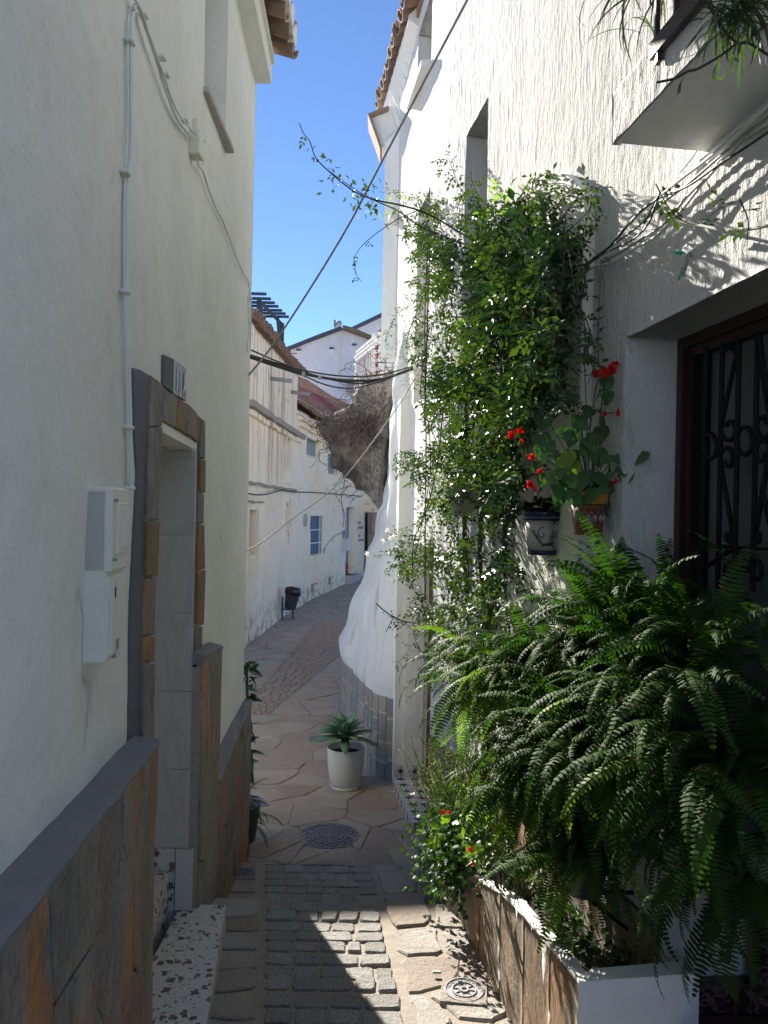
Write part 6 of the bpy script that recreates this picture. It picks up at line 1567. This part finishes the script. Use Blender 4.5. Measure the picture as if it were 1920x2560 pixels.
fern((.47, 3.22, -.70), 120, .44, 200, 75, 'leftmost big fern, bright arching fronds beside the jasmine foot', 304, .38, -.3)
fern((.70, 2.40, -.72), 120, .46, 195, 70, 'fern with long fronds hanging down over the planter soil', 305, .08, -.5)
fern((.90, 1.92, -.62), 110, .46, 190, 75, 'darkest fern at the right edge, hanging over the white block', 306, .02, -.5)
fern((.78, 2.16, -.56), 110, .42, 190, 80, 'dense dark fern between the hanging fern and the window grille', 307, .03, -.3)
fern((.66, 2.46, -1.06), 70, .36, 200, 75, 'lowest fern, dark fronds brushing the planter soil near its near end', 310, .04, -.5)
fern((.60, 2.88, -1.02), 80, .36, 200, 75, 'low dense fern directly behind the red flowered succulent', 311, .35, -.4)
fern((.92, 1.98, -.86), 70, .42, 190, 80, 'dark fern hanging lowest in front of the marble entrance', 312, .02, -.6)
fern((.60, 2.72, -.88), 90, .40, 200, 70, 'low fern just above the planter, sunlit tips near the red flowers', 308, .35, -.4)
# ---------- small fern and glossy plant behind the left house corner
c = G(618, 2150); FL = thing('corner_fern', (c.x-.10, 5.24, gz(5.2)+.20), 'dark fern poking out from behind the left slate wall above the small round cover', 'fern')
rr = random.Random(41)
for k in range(26): me = rr.choice(FRV[:7]); sc = rr.uniform(.25, .42); put('frond', me, FL, Vector(FL.location)+Vector((rr.uniform(-.02, .02), rr.uniform(-.02, .02), 0)), (rr.gauss(0, .2), rr.gauss(0, .2), R(rr.gauss(-20, 70))), sc)
m = MB(); m.lathe([(.08, 0), (.10, .01), (.13, .20), (.135, .22), (.12, .22)], (c.x-.27, 5.30, gz(5.2)), 20); m.sm = True; obj('pot', m, 'bin', FL)
RB = thing('glossy_corner_plant', (-.93, 5.42, gz(5.4)), 'tall dark plant with glossy oval leaves behind the left house corner', 'potted plant')
def leaf_mesh(name, L, Wd, fold=.2, bend=.3, n=6, sh=.5, tip=1.0):
    m = MB()
    for i in range(n+1):
        t = i/n; w = Wd*.5*(math.sin(math.pi*min(1, t**sh))**.8 if 0 < t < 1 else 0.0)*1.0; x = L*t; z = -bend*L*t*t
        m.v += [(x, -w, z+fold*w), (x, 0, z), (x, w, z+fold*w)]
        if i:
            b = 3*(i-1); m.f += [(b, b+1, b+4, b+3), (b+1, b+2, b+5, b+4)]
    return m.mesh(name)
LG = leaf_mesh('leaf', .11, .055, .15, .25); LG.materials.append(M['rubber'])
m = MB(); m.tube(spline([(-.93, 5.42, gz(5.4)), (-.92, 5.42, -1.9), (-.93, 5.43, -1.5), (-.95, 5.43, -1.1)], 6), .010, 6); obj('stem', m, 'stem_dark', RB)
for k in range(46):
    z = rr.uniform(-2.05, -1.08); put('leaf', LG, RB, (-.93, 5.42, z), (rr.gauss(0, .5), rr.gauss(.1, .5), R(rr.gauss(-25, 80))), rr.uniform(.8, 1.25))
m = MB(); m.lathe([(.09, 0), (.11, .01), (.14, .24), (.145, .26), (.13, .26)], (-.97, 5.42, gz(5.4)), 20); m.sm = True; obj('pot', m, 'bin', RB)

# ---------- agave in white pot
pc = G(863, 1972); rw = 47*pc.y/F; AG = thing('potted_agave', pc, 'spineless green agave in a round white plastic pot with saucer, standing on the paving', 'potted plant')
h = .365*rw*2/.32*.98
m = MB(); m.lathe([(rw*.62, .012), (rw*.76, .012), (rw*.78, .035), (rw*.76, .04), (rw*.70, .022)], pc, 36); m.sm = True; obj('saucer', m, 'white_plastic', AG)
m = MB(); m.lathe([(rw*.62, .02), (rw*.70, .03), (rw*.86, h*.28), (rw*.96, h*.6), (rw*1.0, h*.98), (rw*.985, h), (rw*.955, h*.995), (rw*.95, h*.80)], pc, 40); m.sm = True; obj('pot', m, 'white_plastic', AG)
m = MB(); m.lathe([(rw*.3, h*.80), (rw*.945, h*.84), (.01, h*.86)], pc, 24); obj('soil', m, 'soil', AG)
ct = pc+Vector((-.015, 0, h*.85+.11)); m = MB(); m.tube(spline([pc+Vector((.012, 0, h*.82)), pc+Vector((.0, 0, h*.85+.06)), ct], 5), [.03, .028, .026, .026, .025, .025, .025, .025, .025, .025, .03], 10); obj('trunk', m, 'bark', AG)
def agave_leaf():
    m = MB(); n = 9
    for i in range(n+1):
        t = i/n; w = .034*(.45+1.35*t*(1.35-t))*(1 if t < .75 else max(0, (1-t)/.25)**.75); 
        x = .25*t; z = .02*t-.10*t*t*.25/.25
        m.v += [(x, -w, z+.35*w), (x, -w*.5, z+.06*w), (x, 0, z), (x, w*.5, z+.06*w), (x, w, z+.35*w), (x, 0, z-.006*(1-t))]
        if i:
            b = 6*(i-1)
            for q in range(4): m.f.append((b+q, b+q+1, b+7+q, b+6+q))
            m.f += [(b, b+6, b+11, b+5), (b+5, b+11, b+10, b+4)]
    return m.mesh('leaf')
AL = agave_leaf(); AL.materials.append(M['agave'])
for p_ in AL.polygons: p_.use_smooth = True
for k in range(30):
    az = k*2.39996; el = R(4+74*(k/30)**1.0); sc = (1.22-.35*(k/30))*rr.uniform(.92, 1.08); put('leaf', AL, AG, ct+Vector((0, 0, .025*k/30)), (rr.gauss(0, .08), -el, az), sc)

# ---------- wall pots
def surf(c, z, r, th): return Vector((c.x+r*math.cos(th), c.y+r*math.sin(th), c.z+z))
cb = onR(1356, 1387, -.088); r0 = 54*cb.y/F; hB_ = 108*cb.y/F; rb = r0*.66
BP = thing('blue_white_wall_pot', cb, 'white glazed wall pot with cobalt blue rim and dark scroll pattern', 'flower pot')
rf = lambda z: rb+(r0*.92-rb)*z/hB_
m = MB(); m.lathe([(rb, .010), (rf(hB_*.82), hB_*.82)], cb, 40); m.sm = True; obj('body', m, 'cream_glaze', BP)
m = MB(); m.lathe([(rf(hB_*.80), hB_*.79), (r0*.97, hB_*.82), (r0, hB_*.985), (r0*.99, hB_), (r0*.86, hB_), (r0*.8, hB_*.8)], cb, 40); m.sm = True; obj('rim', m, 'blue_glaze', BP)
m = MB(); m.lathe([(rb*.98, 0), (rb*1.015, .001), (rf(.02)*1.012, .018), (rb, .02)], cb, 40); m.sm = True; obj('foot', m, 'blue_glaze', BP)
pat = MB()
def onpot(s, z, c=cb, f=rf, ph=R(-104)): r = f(z)+.0006; return surf(c, z, r, ph+s/r)
def dots(z, n, r_, mb, f=rf, c=cb):
    for k in range(n):
        th = 2*math.pi*k/n; p = surf(c, z, f(z)+.001, th); mb.box(p, (r_*2, r_*2, r_*2))
dw = MB(); dots(hB_*.86, 60, .0013, dw, f=lambda z: r0*.975); obj('white_dot', dw, 'whitewash', BP)
dots(hB_*.13, 46, .0011, pat)
pat.tube([onpot(.0+(.020-.014*t)*math.cos(1.2+t*5.5), hB_*.5+(.026-.017*t)*math.sin(1.2+t*5.5)) for t in [k/24 for k in range(25)]], .0018, 4)
for k in range(15):
    s = -.042+.0058*k; z = hB_*(.55-.045*k if k < 7 else .235+.006*(k-7)); 
    for sg in (-1, 1): pat.tube([onpot(s, z), onpot(s+.004, z+.006*sg), onpot(s+.009, z+.003*sg), onpot(s+.006, z-.001), onpot(s, z)], .0013, 3)
for (s, z, q) in ((.042, .30, .009), (.030, .24, .006), (.050, .20, .006), (.046, .42, .005)): pat.tube([onpot(s+q*math.cos(a), hB_*z+q*math.sin(a)) for a in [2*math.pi*k/12 for k in range(13)]], .0017, 3)
pat.lathe([(.0005, 0), (.005, .0005)], onpot(.042, hB_*.30), 8)
for k in range(26): s, z = rv.uniform(.028, .052), hB_*rv.uniform(.35, .76); pat.box(onpot(s, z), (.003, .003, .0035))
for k in range(8): pat.tube([onpot(.036+.003*k, hB_*.40), onpot(.034+.004*k, hB_*(.52+.02*(k % 3)))], .0007, 3)
obj('painted_scroll', pat, 'tile_ink', BP)
m = MB(); m.tube([(cb.x+.03, cb.y, cb.z+hB_*.9), (xr(cb.y)+.01, cb.y, cb.z+hB_*.9)], .006, 5); obj('wall_hook', m, 'black', BP)
DK = thing('dark_wall_plant', cb+Vector((0, 0, hB_)), 'dark leafed plant growing in the blue and white wall pot', 'potted plant')
DL = leaf_mesh('leaf', .05, .030, .2, .35); DL.materials.append(M['darkleaf'])
for k in range(95):
    a = rv.uniform(0, 2*math.pi); q = rv.uniform(0, r0*.85); put('leaf', DL, DK, cb+Vector((q*math.cos(a), q*math.sin(a), hB_+rv.uniform(-.015, .045))), (rv.gauss(0, .5), rv.uniform(-1.1, .5), a+rv.gauss(0, .5)), rv.uniform(.6, 1.15))
cr_ = onR(1470, 1337, -.07); rr0 = 48*cr_.y/F; hR = 107*cr_.y/F; rrb = rr0*.72
RP = thing('brown_wall_pot', cr_, 'brown glazed wall pot with ochre rim and white droplet pattern', 'flower pot')
rfr = lambda z: rrb+(rr0*.94-rrb)*z/hR
m = MB(); m.lathe([(rrb*.97, 0), (rrb, .003), (rfr(hR*.74), hR*.74)], cr_, 36); m.sm = True; obj('body', m, 'rust_glaze', RP)
m = MB(); m.lathe([(rfr(hR*.72), hR*.71), (rr0*.96, hR*.74), (rr0, hR*.985), (rr0*.98, hR), (rr0*.86, hR), (rr0*.8, hR*.8)], cr_, 36); m.sm = True; obj('rim', m, 'yellow_glaze', RP)
pw = MB(); onr = lambda s, z: onpot(s, z, cr_, rfr, R(-106))
for j in range(-3, 4):
    for q in (.0085, .006, .0035):
        pw.tube([onr(.024*j+q*math.sin(a)*(.65 if math.cos(a) < 0 else .9), hR*.40+q*1.5*(-math.cos(a))) for a in [2*math.pi*k/10 for k in range(11)]], .0009, 3)
    for q in (-1, 0, 1): pw.box(onr(.024*j+.012+q*.003, hR*.52+.003*(q == 0)), (.002, .002, .002))
for z in (.66, .63): pw.tube([onr(s*.004, hR*z) for s in range(-20, 21)], .0005, 3)
obj('painted_droplets', pw, 'cream_glaze', RP)
m = MB(); m.tube([(cr_.x+.02, cr_.y, cr_.z+hR*.9), (xr(cr_.y)+.01, cr_.y, cr_.z+hR*.9)], .006, 5); obj('wall_hook', m, 'black', RP)
BG = thing('red_begonia', cr_+Vector((0, 0, hR)), 'big leafed begonia with clusters of red flowers rising from the brown pot', 'potted plant')
def beg_leaf():
    side = [(-.10, .16), (-.06, .34), (.10, .46), (.30, .48), (.52, .42), (.72, .29), (.90, .13)]; tip = (1.04, 0)
    P = [(0, 0)]+side+[tip]+[(x, -y*.86) for x, y in reversed(side)]; mids = [(.15, 0), (.42, 0), (.70, 0)]
    zf = lambda x, y: -.20*x*x-.30*y*y+.10*abs(y)+.015*math.sin(x*16)*abs(y)*2
    vs = [(x, y, zf(x, y)) for x, y in P]+[(x, 0, zf(x, 0)-.012) for x, y in mids]; n = len(P); a, b, c = n, n+1, n+2
    fs = [(0, a, 1), (1, a, 2), (2, a, 3), (3, a, 4), (4, a, b), (4, b, 5), (5, b, c), (5, c, 6), (6, c, 7), (7, c, 8), (8, c, 9), (9, c, 10), (10, c, 11), (11, c, b), (11, b, 12), (12, b, a), (12, a, 13), (13, a, 14), (14, a, 15), (15, a, 0)]
    return vs, [tuple(reversed(f)) for f in fs]
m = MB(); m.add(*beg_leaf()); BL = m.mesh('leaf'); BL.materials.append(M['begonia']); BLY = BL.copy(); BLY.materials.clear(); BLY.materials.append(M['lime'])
for me in (BL, BLY):
    for p_ in me.polygons: p_.use_smooth = True
bst = MB(); D0 = cr_.y
leaves = [(1245+185, 1090, 1.1), (1400, 1085, 1.0), (1352, 1100, 1.15), (1430, 1000, .9), (1450, 1055, 1.1), (1515, 955, .95), (1520, 995, .8), (1525, 1055, .95), (1502, 1082, 1.15), (1497, 1135, 1.1), (1475, 1030, .9), (1580, 1140, 1.1), (1550, 1165, 1.15), (1565, 1190, 1.0), (1520, 1150, .9), (1420, 1200, 1.1), (1395, 1215, 1.2), (1450, 1195, 1.2), (1488, 1200, 1.1), (1430, 1240, 1.1), (1400, 1250, .9), (1375, 1195, .9), (1530, 1265, 1.0), (1525, 1225, .8), (1460, 1240, 1.0), (1350, 1150, .9), (1440, 1140, .9), (1470, 1110, 1.0), (1410, 1165, .9), (1385, 1140, .8), (1480, 1235, .9), (1365, 1115, .9), (1435, 960, .6), (1460, 900, .6)]
leaves += [(a+rv.gauss(0, 16), b+rv.gauss(0, 18), s_*rv.uniform(.7, 1)) for (a, b, s_) in leaves if b > 1060]
for (a, b, s_) in leaves:
    D = D0+rv.uniform(-.12, .06); p = at(a, b-14, D); dn = Vector((rv.uniform(-.8, .5), -rv.uniform(.2, .8), -rv.uniform(.35, 1.2))).normalized(); nr = Vector((rv.uniform(-.8, .2), -1, rv.uniform(.2, .9))); yy = nr.cross(dn).normalized(); zz_ = dn.cross(yy)
    rot = Matrix(((dn.x, yy.x, zz_.x), (dn.y, yy.y, zz_.y), (dn.z, yy.z, zz_.z))).to_euler()
    put('leaf', BL, BG, p, rot, .060*s_)
    bst.tube(spline([cr_+Vector((rv.uniform(-.02, .02), rv.uniform(-.02, .02), hR*.9)), (p+cr_)/2+Vector((0, 0, hR*.5)), p], 4), .0016, 4)
for (a, b) in ((1420, 1140), (1432, 1165), (1410, 1155)): put('leaf', BLY, BG, at(a, b-10, D0-.10), (rv.gauss(0, .3), R(65), R(-110)), .062, label='leaf coloured yellow as if sunlit')  # lime copies among the green leaves, sunlight put into their colour
for pts in ([(1475, 1230), (1470, 1150), (1478, 1050), (1490, 970), (1500, 935)], [(1490, 1230), (1500, 1100), (1505, 1000), (1512, 950)], [(1540, 1200), (1580, 1170), (1610, 1160), (1635, 1172)], [(1500, 1060), (1515, 1035), (1545, 1032)], [(1440, 1230), (1390, 1180), (1355, 1175)], [(1350, 1215), (1340, 1180), (1330, 1145), (1300, 1095)]): bst.tube(spline([at(a, b, D0-.03) for a, b in pts], 6), .0022, 4)
obj('stems', bst, 'stem_green', BG)
def flower(parent, p, s, n, rr):
    m = MB()
    for k in range(n):
        q = p+rdir(rr)*s*.45*rr.random(); d = rdir(rr, (-.2, -.6, -.1)); e = d.orthogonal().normalized(); f = d.cross(e); R_ = s*.72*rr.uniform(.75, 1.1)
        cs = [q+(e*math.cos(t)+f*math.sin(t))*R_*(.9+.1*math.cos(3*t)) for t in [2*math.pi*j/8 for j in range(8)]]; m.add([q+d*R_*.3]+cs, [(0, 1+j, 1+(j+1) % 8) for j in range(8)])
    m.sm = True; obj('flower', m, 'red_petal', parent)
rr = random.Random(6)
for (a, b, s, n) in ((1492, 934, .022, 6), (1510, 928, .030, 9), (1528, 924, .026, 7), (1537, 908, .016, 4), (1283, 1088, .024, 6), (1300, 1080, .020, 5), (1303, 1103, .014, 4), (1330, 1143, .018, 4), (1350, 1178, .018, 4), (1325, 1210, .020, 5), (1335, 1220, .018, 5), (1415, 1192, .016, 4), (1511, 1222, .018, 4), (1532, 1205, .016, 4), (1543, 1202, .012, 3), (1578, 1165, .018, 4), (1592, 1170, .020, 5), (1627, 1172, .012, 3), (1635, 1180, .010, 2), (1512, 1034, .014, 3), (1547, 1030, .016, 4)):
    flower(BG, at(a, b, D0-.07), s, n, rr)

# ---------- plants in the planter
ROS = thing('rosemary_bush', (.50, 4.15, pzt(4.15)-.08), 'upright feathery rosemary bush at the far end of the planter', 'shrub')
nd = MB(); rst = MB()
for k in range(230):
    a = rv.uniform(0, 2*math.pi); q = rv.uniform(0, .09); p = Vector((.50+q*math.cos(a), 4.12+q*math.sin(a), pzt(4.15)-.05)); d = Vector((rv.gauss(-.04, .22), rv.gauss(-.05, .3), 1)).normalized(); L = rv.uniform(.35, .80); pts = [p]
    for i in range(7): d = (d+Vector((rv.gauss(0, .08), rv.gauss(0, .08), .02))).normalized(); pts.append(pts[-1]+d*L/7)
    rst.tube(pts, .0015, 3, False)
    for i in range(1, 8):
        for j in range(15): leaflet(nd, pts[i]-(pts[i]-pts[i-1])*rv.random(), (d*.7+rdir(rv)).normalized(), rdir(rv), rv.uniform(.016, .028), .0045, .1, 0)
obj('needles', nd, 'rosemary', ROS, kind='stuff'); obj('stems', rst, 'stem_dark', ROS)
IV = thing('trailing_ivy', (.36, 3.65, pzt(3.65)), 'bushy dark ivy spilling over the far corner of the planter', 'ivy')
iv = MB()
def ivyleaf(mb, p, d, n, s):
    d = d.normalized(); e = d.cross(n); e = e.normalized() if e.length > .01 else d.orthogonal().normalized(); n = e.cross(d); P = [(0, 0), (.15, .42), (.42, .55), (.45, .28), (.75, .30), (1.0, 0), (.75, -.30), (.45, -.28), (.42, -.55), (.15, -.42)]
    mb.add([p+d*x*s+e*y*s-n*(.25*abs(y)+.15*x*x)*s for x, y in P], [(0, 1, 2, 3), (0, 3, 4, 5), (0, 5, 6, 7), (0, 7, 8, 9)])
for k in range(3000):
    q = Vector((rv.gauss(0, .085), rv.gauss(0, .14), rv.gauss(0, .10))); p = Vector((.385, 3.60, -1.56))+q
    if p.x > ppx(p.y)+.02 and p.z < pzt(p.y)-.1: continue
    if q.z < -.1 and p.x > .4: continue
    ivyleaf(iv, p, rdir(rv, (-.5, -.3, -.4)), rdir(rv, (-.5, -.3, .7)), rv.uniform(.016, .032))
obj('foliage', iv, 'ivy', IV, kind='stuff')
iv2 = MB()
for (a, b) in ((1085, 2090), (1100, 2070), (1118, 2060), (1060, 2085), (1130, 2035), (1110, 2085), (1095, 2100), (1085, 2065), (1150, 2020), (1140, 2050)):
    ivyleaf(iv2, at(a, b, 3.35), rdir(rv, (-.8, -.3, -.2)), Vector((-.1, -.5, .8)), .045)
obj('large_pale_leaves', iv2, 'lime', IV)
EP = thing('red_flowered_succulent', (.46, 3.12, pzt(3.1)-.05), 'yellow green thick leaved succulent with small red flowers leaning over the planter rim', 'shrub')
EL_ = leaf_mesh('leaf', .052, .022, .25, .2, 5, .75); EL_.materials.append(M['lime']); ELG = EL_.copy(); ELG.materials.clear(); ELG.materials.append(M['euph'])
for me in (EL_, ELG):
    for p_ in me.polygons: p_.use_smooth = True
est = MB()
for (a, b, D, mt, n, s) in ((1198, 2030, 3.15, 0, 12, 1.0), (1225, 2005, 3.2, 1, 12, 1.0), (1185, 2060, 3.1, 0, 10, .9), (1220, 2055, 3.1, 0, 11, 1.0), (1180, 2140, 3.0, 0, 12, .9), (1215, 2130, 3.0, 1, 12, 1.0), (1240, 2120, 3.0, 1, 12, 1.0), (1255, 2145, 2.95, 1, 11, 1.0), (1200, 2165, 3.0, 1, 10, .9), (1260, 2080, 3.1, 1, 12, 1.0), (1290, 2180, 2.9, 1, 11, .95), (1330, 2200, 2.85, 1, 11, .95), (1340, 2165, 2.9, 1, 10, .9), (1235, 1975, 3.25, 1, 10, 1.1), (1365, 2230, 2.8, 1, 9, .8), (1160, 2095, 3.2, 0, 9, .8)):
    c = at(a, b, D); ax = rdir(rv, (-.6, -.5, 1.1), .5); est.tube(spline([(.5, D, pzt(D)-.1), (c.x*.5+.26, D, (c.z+pzt(D))/2), tuple(c)], 4), .004, 5)
    q_ = ax.to_track_quat('Z', 'Y')
    for k in range(n):
        az = k*2.4; el = .15+.9*k/n; rot = (q_.to_matrix().to_4x4() @ Matrix.Rotation(az, 4, 'Z') @ Matrix.Rotation(-el, 4, 'Y')).to_euler()
        put('leaf', ELG if (mt or rv.random() < .2) else EL_, EP, c-ax*.02+ax*.03*k/n, rot, s*rv.uniform(.85, 1.15))
obj('stems', est, 'stem_dark', EP)
for (a, b) in ((1108, 2030), (1122, 2030), (1230, 1995), (1175, 2125), (1180, 2160)): flower(EP, at(a, b, 3.0 if b > 2100 else 3.2), .015, 4, rr)
SD = thing('soil_seedlings', (.62, 2.45, -1.42), 'small pale and dark leaved plants growing in the planter soil', 'seedlings')
m = MB()
for k in range(70): ivyleaf(m, at(rv.gauss(1412, 14), rv.gauss(2362, 9), 2.38), rdir(rv, (0, -.3, .4)), rdir(rv, (0, -.3, 1)), rv.uniform(.012, .02))
obj('pale_tuft', m, 'tiny', SD)
m = MB()
for k in range(260): x, y = rv.uniform(.62, .84), rv.uniform(2.25, 3.1); ivyleaf(m, Vector((x, y, pzt(y)-.08+rv.uniform(0, .05))), rdir(rv, (0, 0, .3)), rdir(rv, (0, -.2, 1.2)), rv.uniform(.02, .035))
obj('ivy_leaves', m, 'ivy', SD, kind='stuff')
# ---------- plants on the wall and balcony
def tuft(name, c, n, s, L, Wd, mat, label, cat, bias=(0, 0, 0), kind='stuff'):
    t = thing(name, c, label, cat); m = MB()
    for k in range(n): leaflet(m, Vector(c)+Vector((rv.gauss(0, s[0]), rv.gauss(0, s[1]), rv.gauss(0, s[2]))), rdir(rv, bias), rdir(rv), L*rv.uniform(.6, 1.3), Wd*rv.uniform(.7, 1.2), .2, .1)
    obj('foliage', m, mat, t, kind=kind); return t
PS = tuft('pale_hanging_plant', onR(1140, 1220, -.14), 1500, (.07, .09, .10), .014, .008, 'tiny', 'pale fine leaved plant in a stained wall pot in the middle of the jasmine', 'hanging plant', (-.2, -.2, -.3))
c = onR(1160, 1245, -.10); m = MB(); m.lathe([(.06, -.10), (.09, .06), (.095, .065), (.08, .065)], c, 24); m.sm = True; obj('pot', m, 'mortar_light', PS)
tuft('wall_top_tuft', at(1032, 880, 5.9), 420, (.07, .10, .12), .05, .004, 'rosemary', 'feathery pale green tuft where the black cables meet the right wall', 'plant', (-.3, 0, .5))
t = thing('strap_leaf_plant', onR(1225, 1560, -.14), 'rosette of long grey green strap leaves between jasmine and fern', 'plant')
for k in range(22):
    a = rv.uniform(0, 6.28); p = onR(1225, 1545, -.2); P = spline([p, p+Vector((.05*math.cos(a), .05*math.sin(a), .07+rv.uniform(-.02, .03))), p+Vector((.11*math.cos(a), .11*math.sin(a), rv.uniform(.0, .06)))], 6); m = MB()
    for i, q in enumerate(P):
        w = .008*math.sin(math.pi*(i+.6)/(len(P)+.6)); s_ = Vector((-math.sin(a), math.cos(a), 0))*w; m.v += [tuple(q+s_), tuple(q-Vector((0, 0, .002))), tuple(q-s_)]
        if i: b = 3*(i-1); m.f += [(b, b+1, b+4, b+3), (b+1, b+2, b+5, b+4)]
    obj('strap_leaf', m, 'grey_leaf', t)
m = MB(); m.tube([onR(1225, 1700, -.2), onR(1225, 1545, -.2)], .007, 6); obj('stem', m, 'stem_green', t)
SPD = thing('balcony_spider_plant', (.66, 1.62, BZ+.14), 'grey green spider plant in a terracotta pot trailing curly leaves over the balcony edge', 'potted plant')
m = MB(); m.lathe([(.07, 0), (.10, .15), (.11, .155), (.11, .18), (.09, .18)], (.77, 1.66, BZ+.137), 24); m.sm = True; obj('pot', m, 'terracotta', SPD)
m = MB(); m.lathe([(.05, 0), (.065, .09), (.07, .10), (.06, .10)], (.715, 1.80, BZ+.137), 24); m.sm = True; obj('small_pot', m, 'terracotta', SPD)
def strap(p, az, up, L, w, droop, curl, mat, n=11):
    m = MB(); th = up; q = Vector(p); sd = Vector((-math.sin(az), math.cos(az), 0))
    for i in range(n+1):
        t = i/n; ww = w*(math.sin(math.pi*min(1, .12+t*.88))**.6); m.v += [tuple(q+sd*ww+Vector((0, 0, ww*.4))), tuple(q), tuple(q-sd*ww+Vector((0, 0, ww*.4)))]
        if i: b = 3*(i-1); m.f += [(b, b+1, b+4, b+3), (b+1, b+2, b+5, b+4)]
        d = Vector((math.cos(th)*math.cos(az), math.cos(th)*math.sin(az), math.sin(th))); q = q+d*L/n; th -= droop/n+curl*t/n
    m.sm = True; return m
for k in range(130):
    az = R(rv.gauss(190, 70)); base = Vector((.66+rv.uniform(-.06, .06), 1.60+rv.gauss(.02, .16), BZ+.17+rv.uniform(0, .13)))
    obj('strap_leaf', strap(base, az, rv.uniform(.1, 1.2), rv.uniform(.18, .34), rv.uniform(.0018, .0034), rv.uniform(1.6, 2.8), rv.uniform(-1, 3.5), 0), 'grey_leaf', SPD)
st = MB()
for pts in ([(1765, 0), (1800, 60), (1840, 105), (1872, 108), (1925, 140)], [(1842, 108), (1800, 140), (1745, 172), (1720, 178), (1690, 195), (1642, 206)], [(1860, 110), (1880, 90), (1920, 60)]):
    Dd = 1.50; st.tube(spline([at(a, b, Dd) for a, b in pts], 6), .0026, 5)
for pts in ([(1715, 185), (1700, 210), (1696, 235), (1675, 252)], [(1810, 135), (1790, 165), (1785, 190), (1800, 198), (1815, 190), (1812, 168)], [(1835, 90), (1822, 115), (1830, 140), (1850, 155)], [(1872, 40), (1870, 90), (1880, 120), (1905, 130)], [(1760, 45), (1720, 55), (1690, 85)], [(1775, 55), (1740, 90), (1720, 120)], [(1800, 60), (1810, 90), (1806, 100)]):
    Dd = 1.50; P = spline([at(a, b, Dd) for a, b in pts], 6); mm = MB()
    for i, q in enumerate(P):
        w = .0035*math.sin(math.pi*(i+.8)/(len(P)+.8)); mm.v += [tuple(q+Vector((w, 0, w))), tuple(q+Vector((0, .002, 0))), tuple(q-Vector((w, 0, w)))]
        if i: b = 3*(i-1); mm.f += [(b, b+1, b+4, b+3), (b+1, b+2, b+5, b+4)]
    obj('strap_leaf', mm, 'grey_leaf', SPD)
obj('runner', st, 'stem_dark', SPD)
for (a, b) in ((1842, 60), (1850, 30), (1875, 20), (1800, 40)):
    for k in range(34): obj('strap_leaf', strap(at(a+rv.gauss(0, 14), b+rv.gauss(0, 14), 1.5), rv.uniform(0, 6.28), rv.uniform(-.8, 1.0), rv.uniform(.06, .13), .0022, rv.uniform(.5, 2), 1, 0, 7), 'grey_leaf', SPD)
# ---------- litter on the paving
t = tag(obj('pale_chip', MB().box(G(1092, 2447)+Vector((0, 0, .022)), (.035, .014, .010), ch=.003), 'rope', org=G(1092, 2447)), 'small pale chip of wood lying on the sunlit flagstone', 'debris')
m = MB(); c = G(625, 2190)
for k in range(5): leaflet(m, c+Vector((rv.gauss(0, .01), rv.gauss(0, .008), .02)), rdir(rv), rdir(rv), .025, .014)
tag(obj('dry_leaf', m, 'rope', org=c), 'crumpled dry leaf beside the foot of the left slate wall', 'leaf')
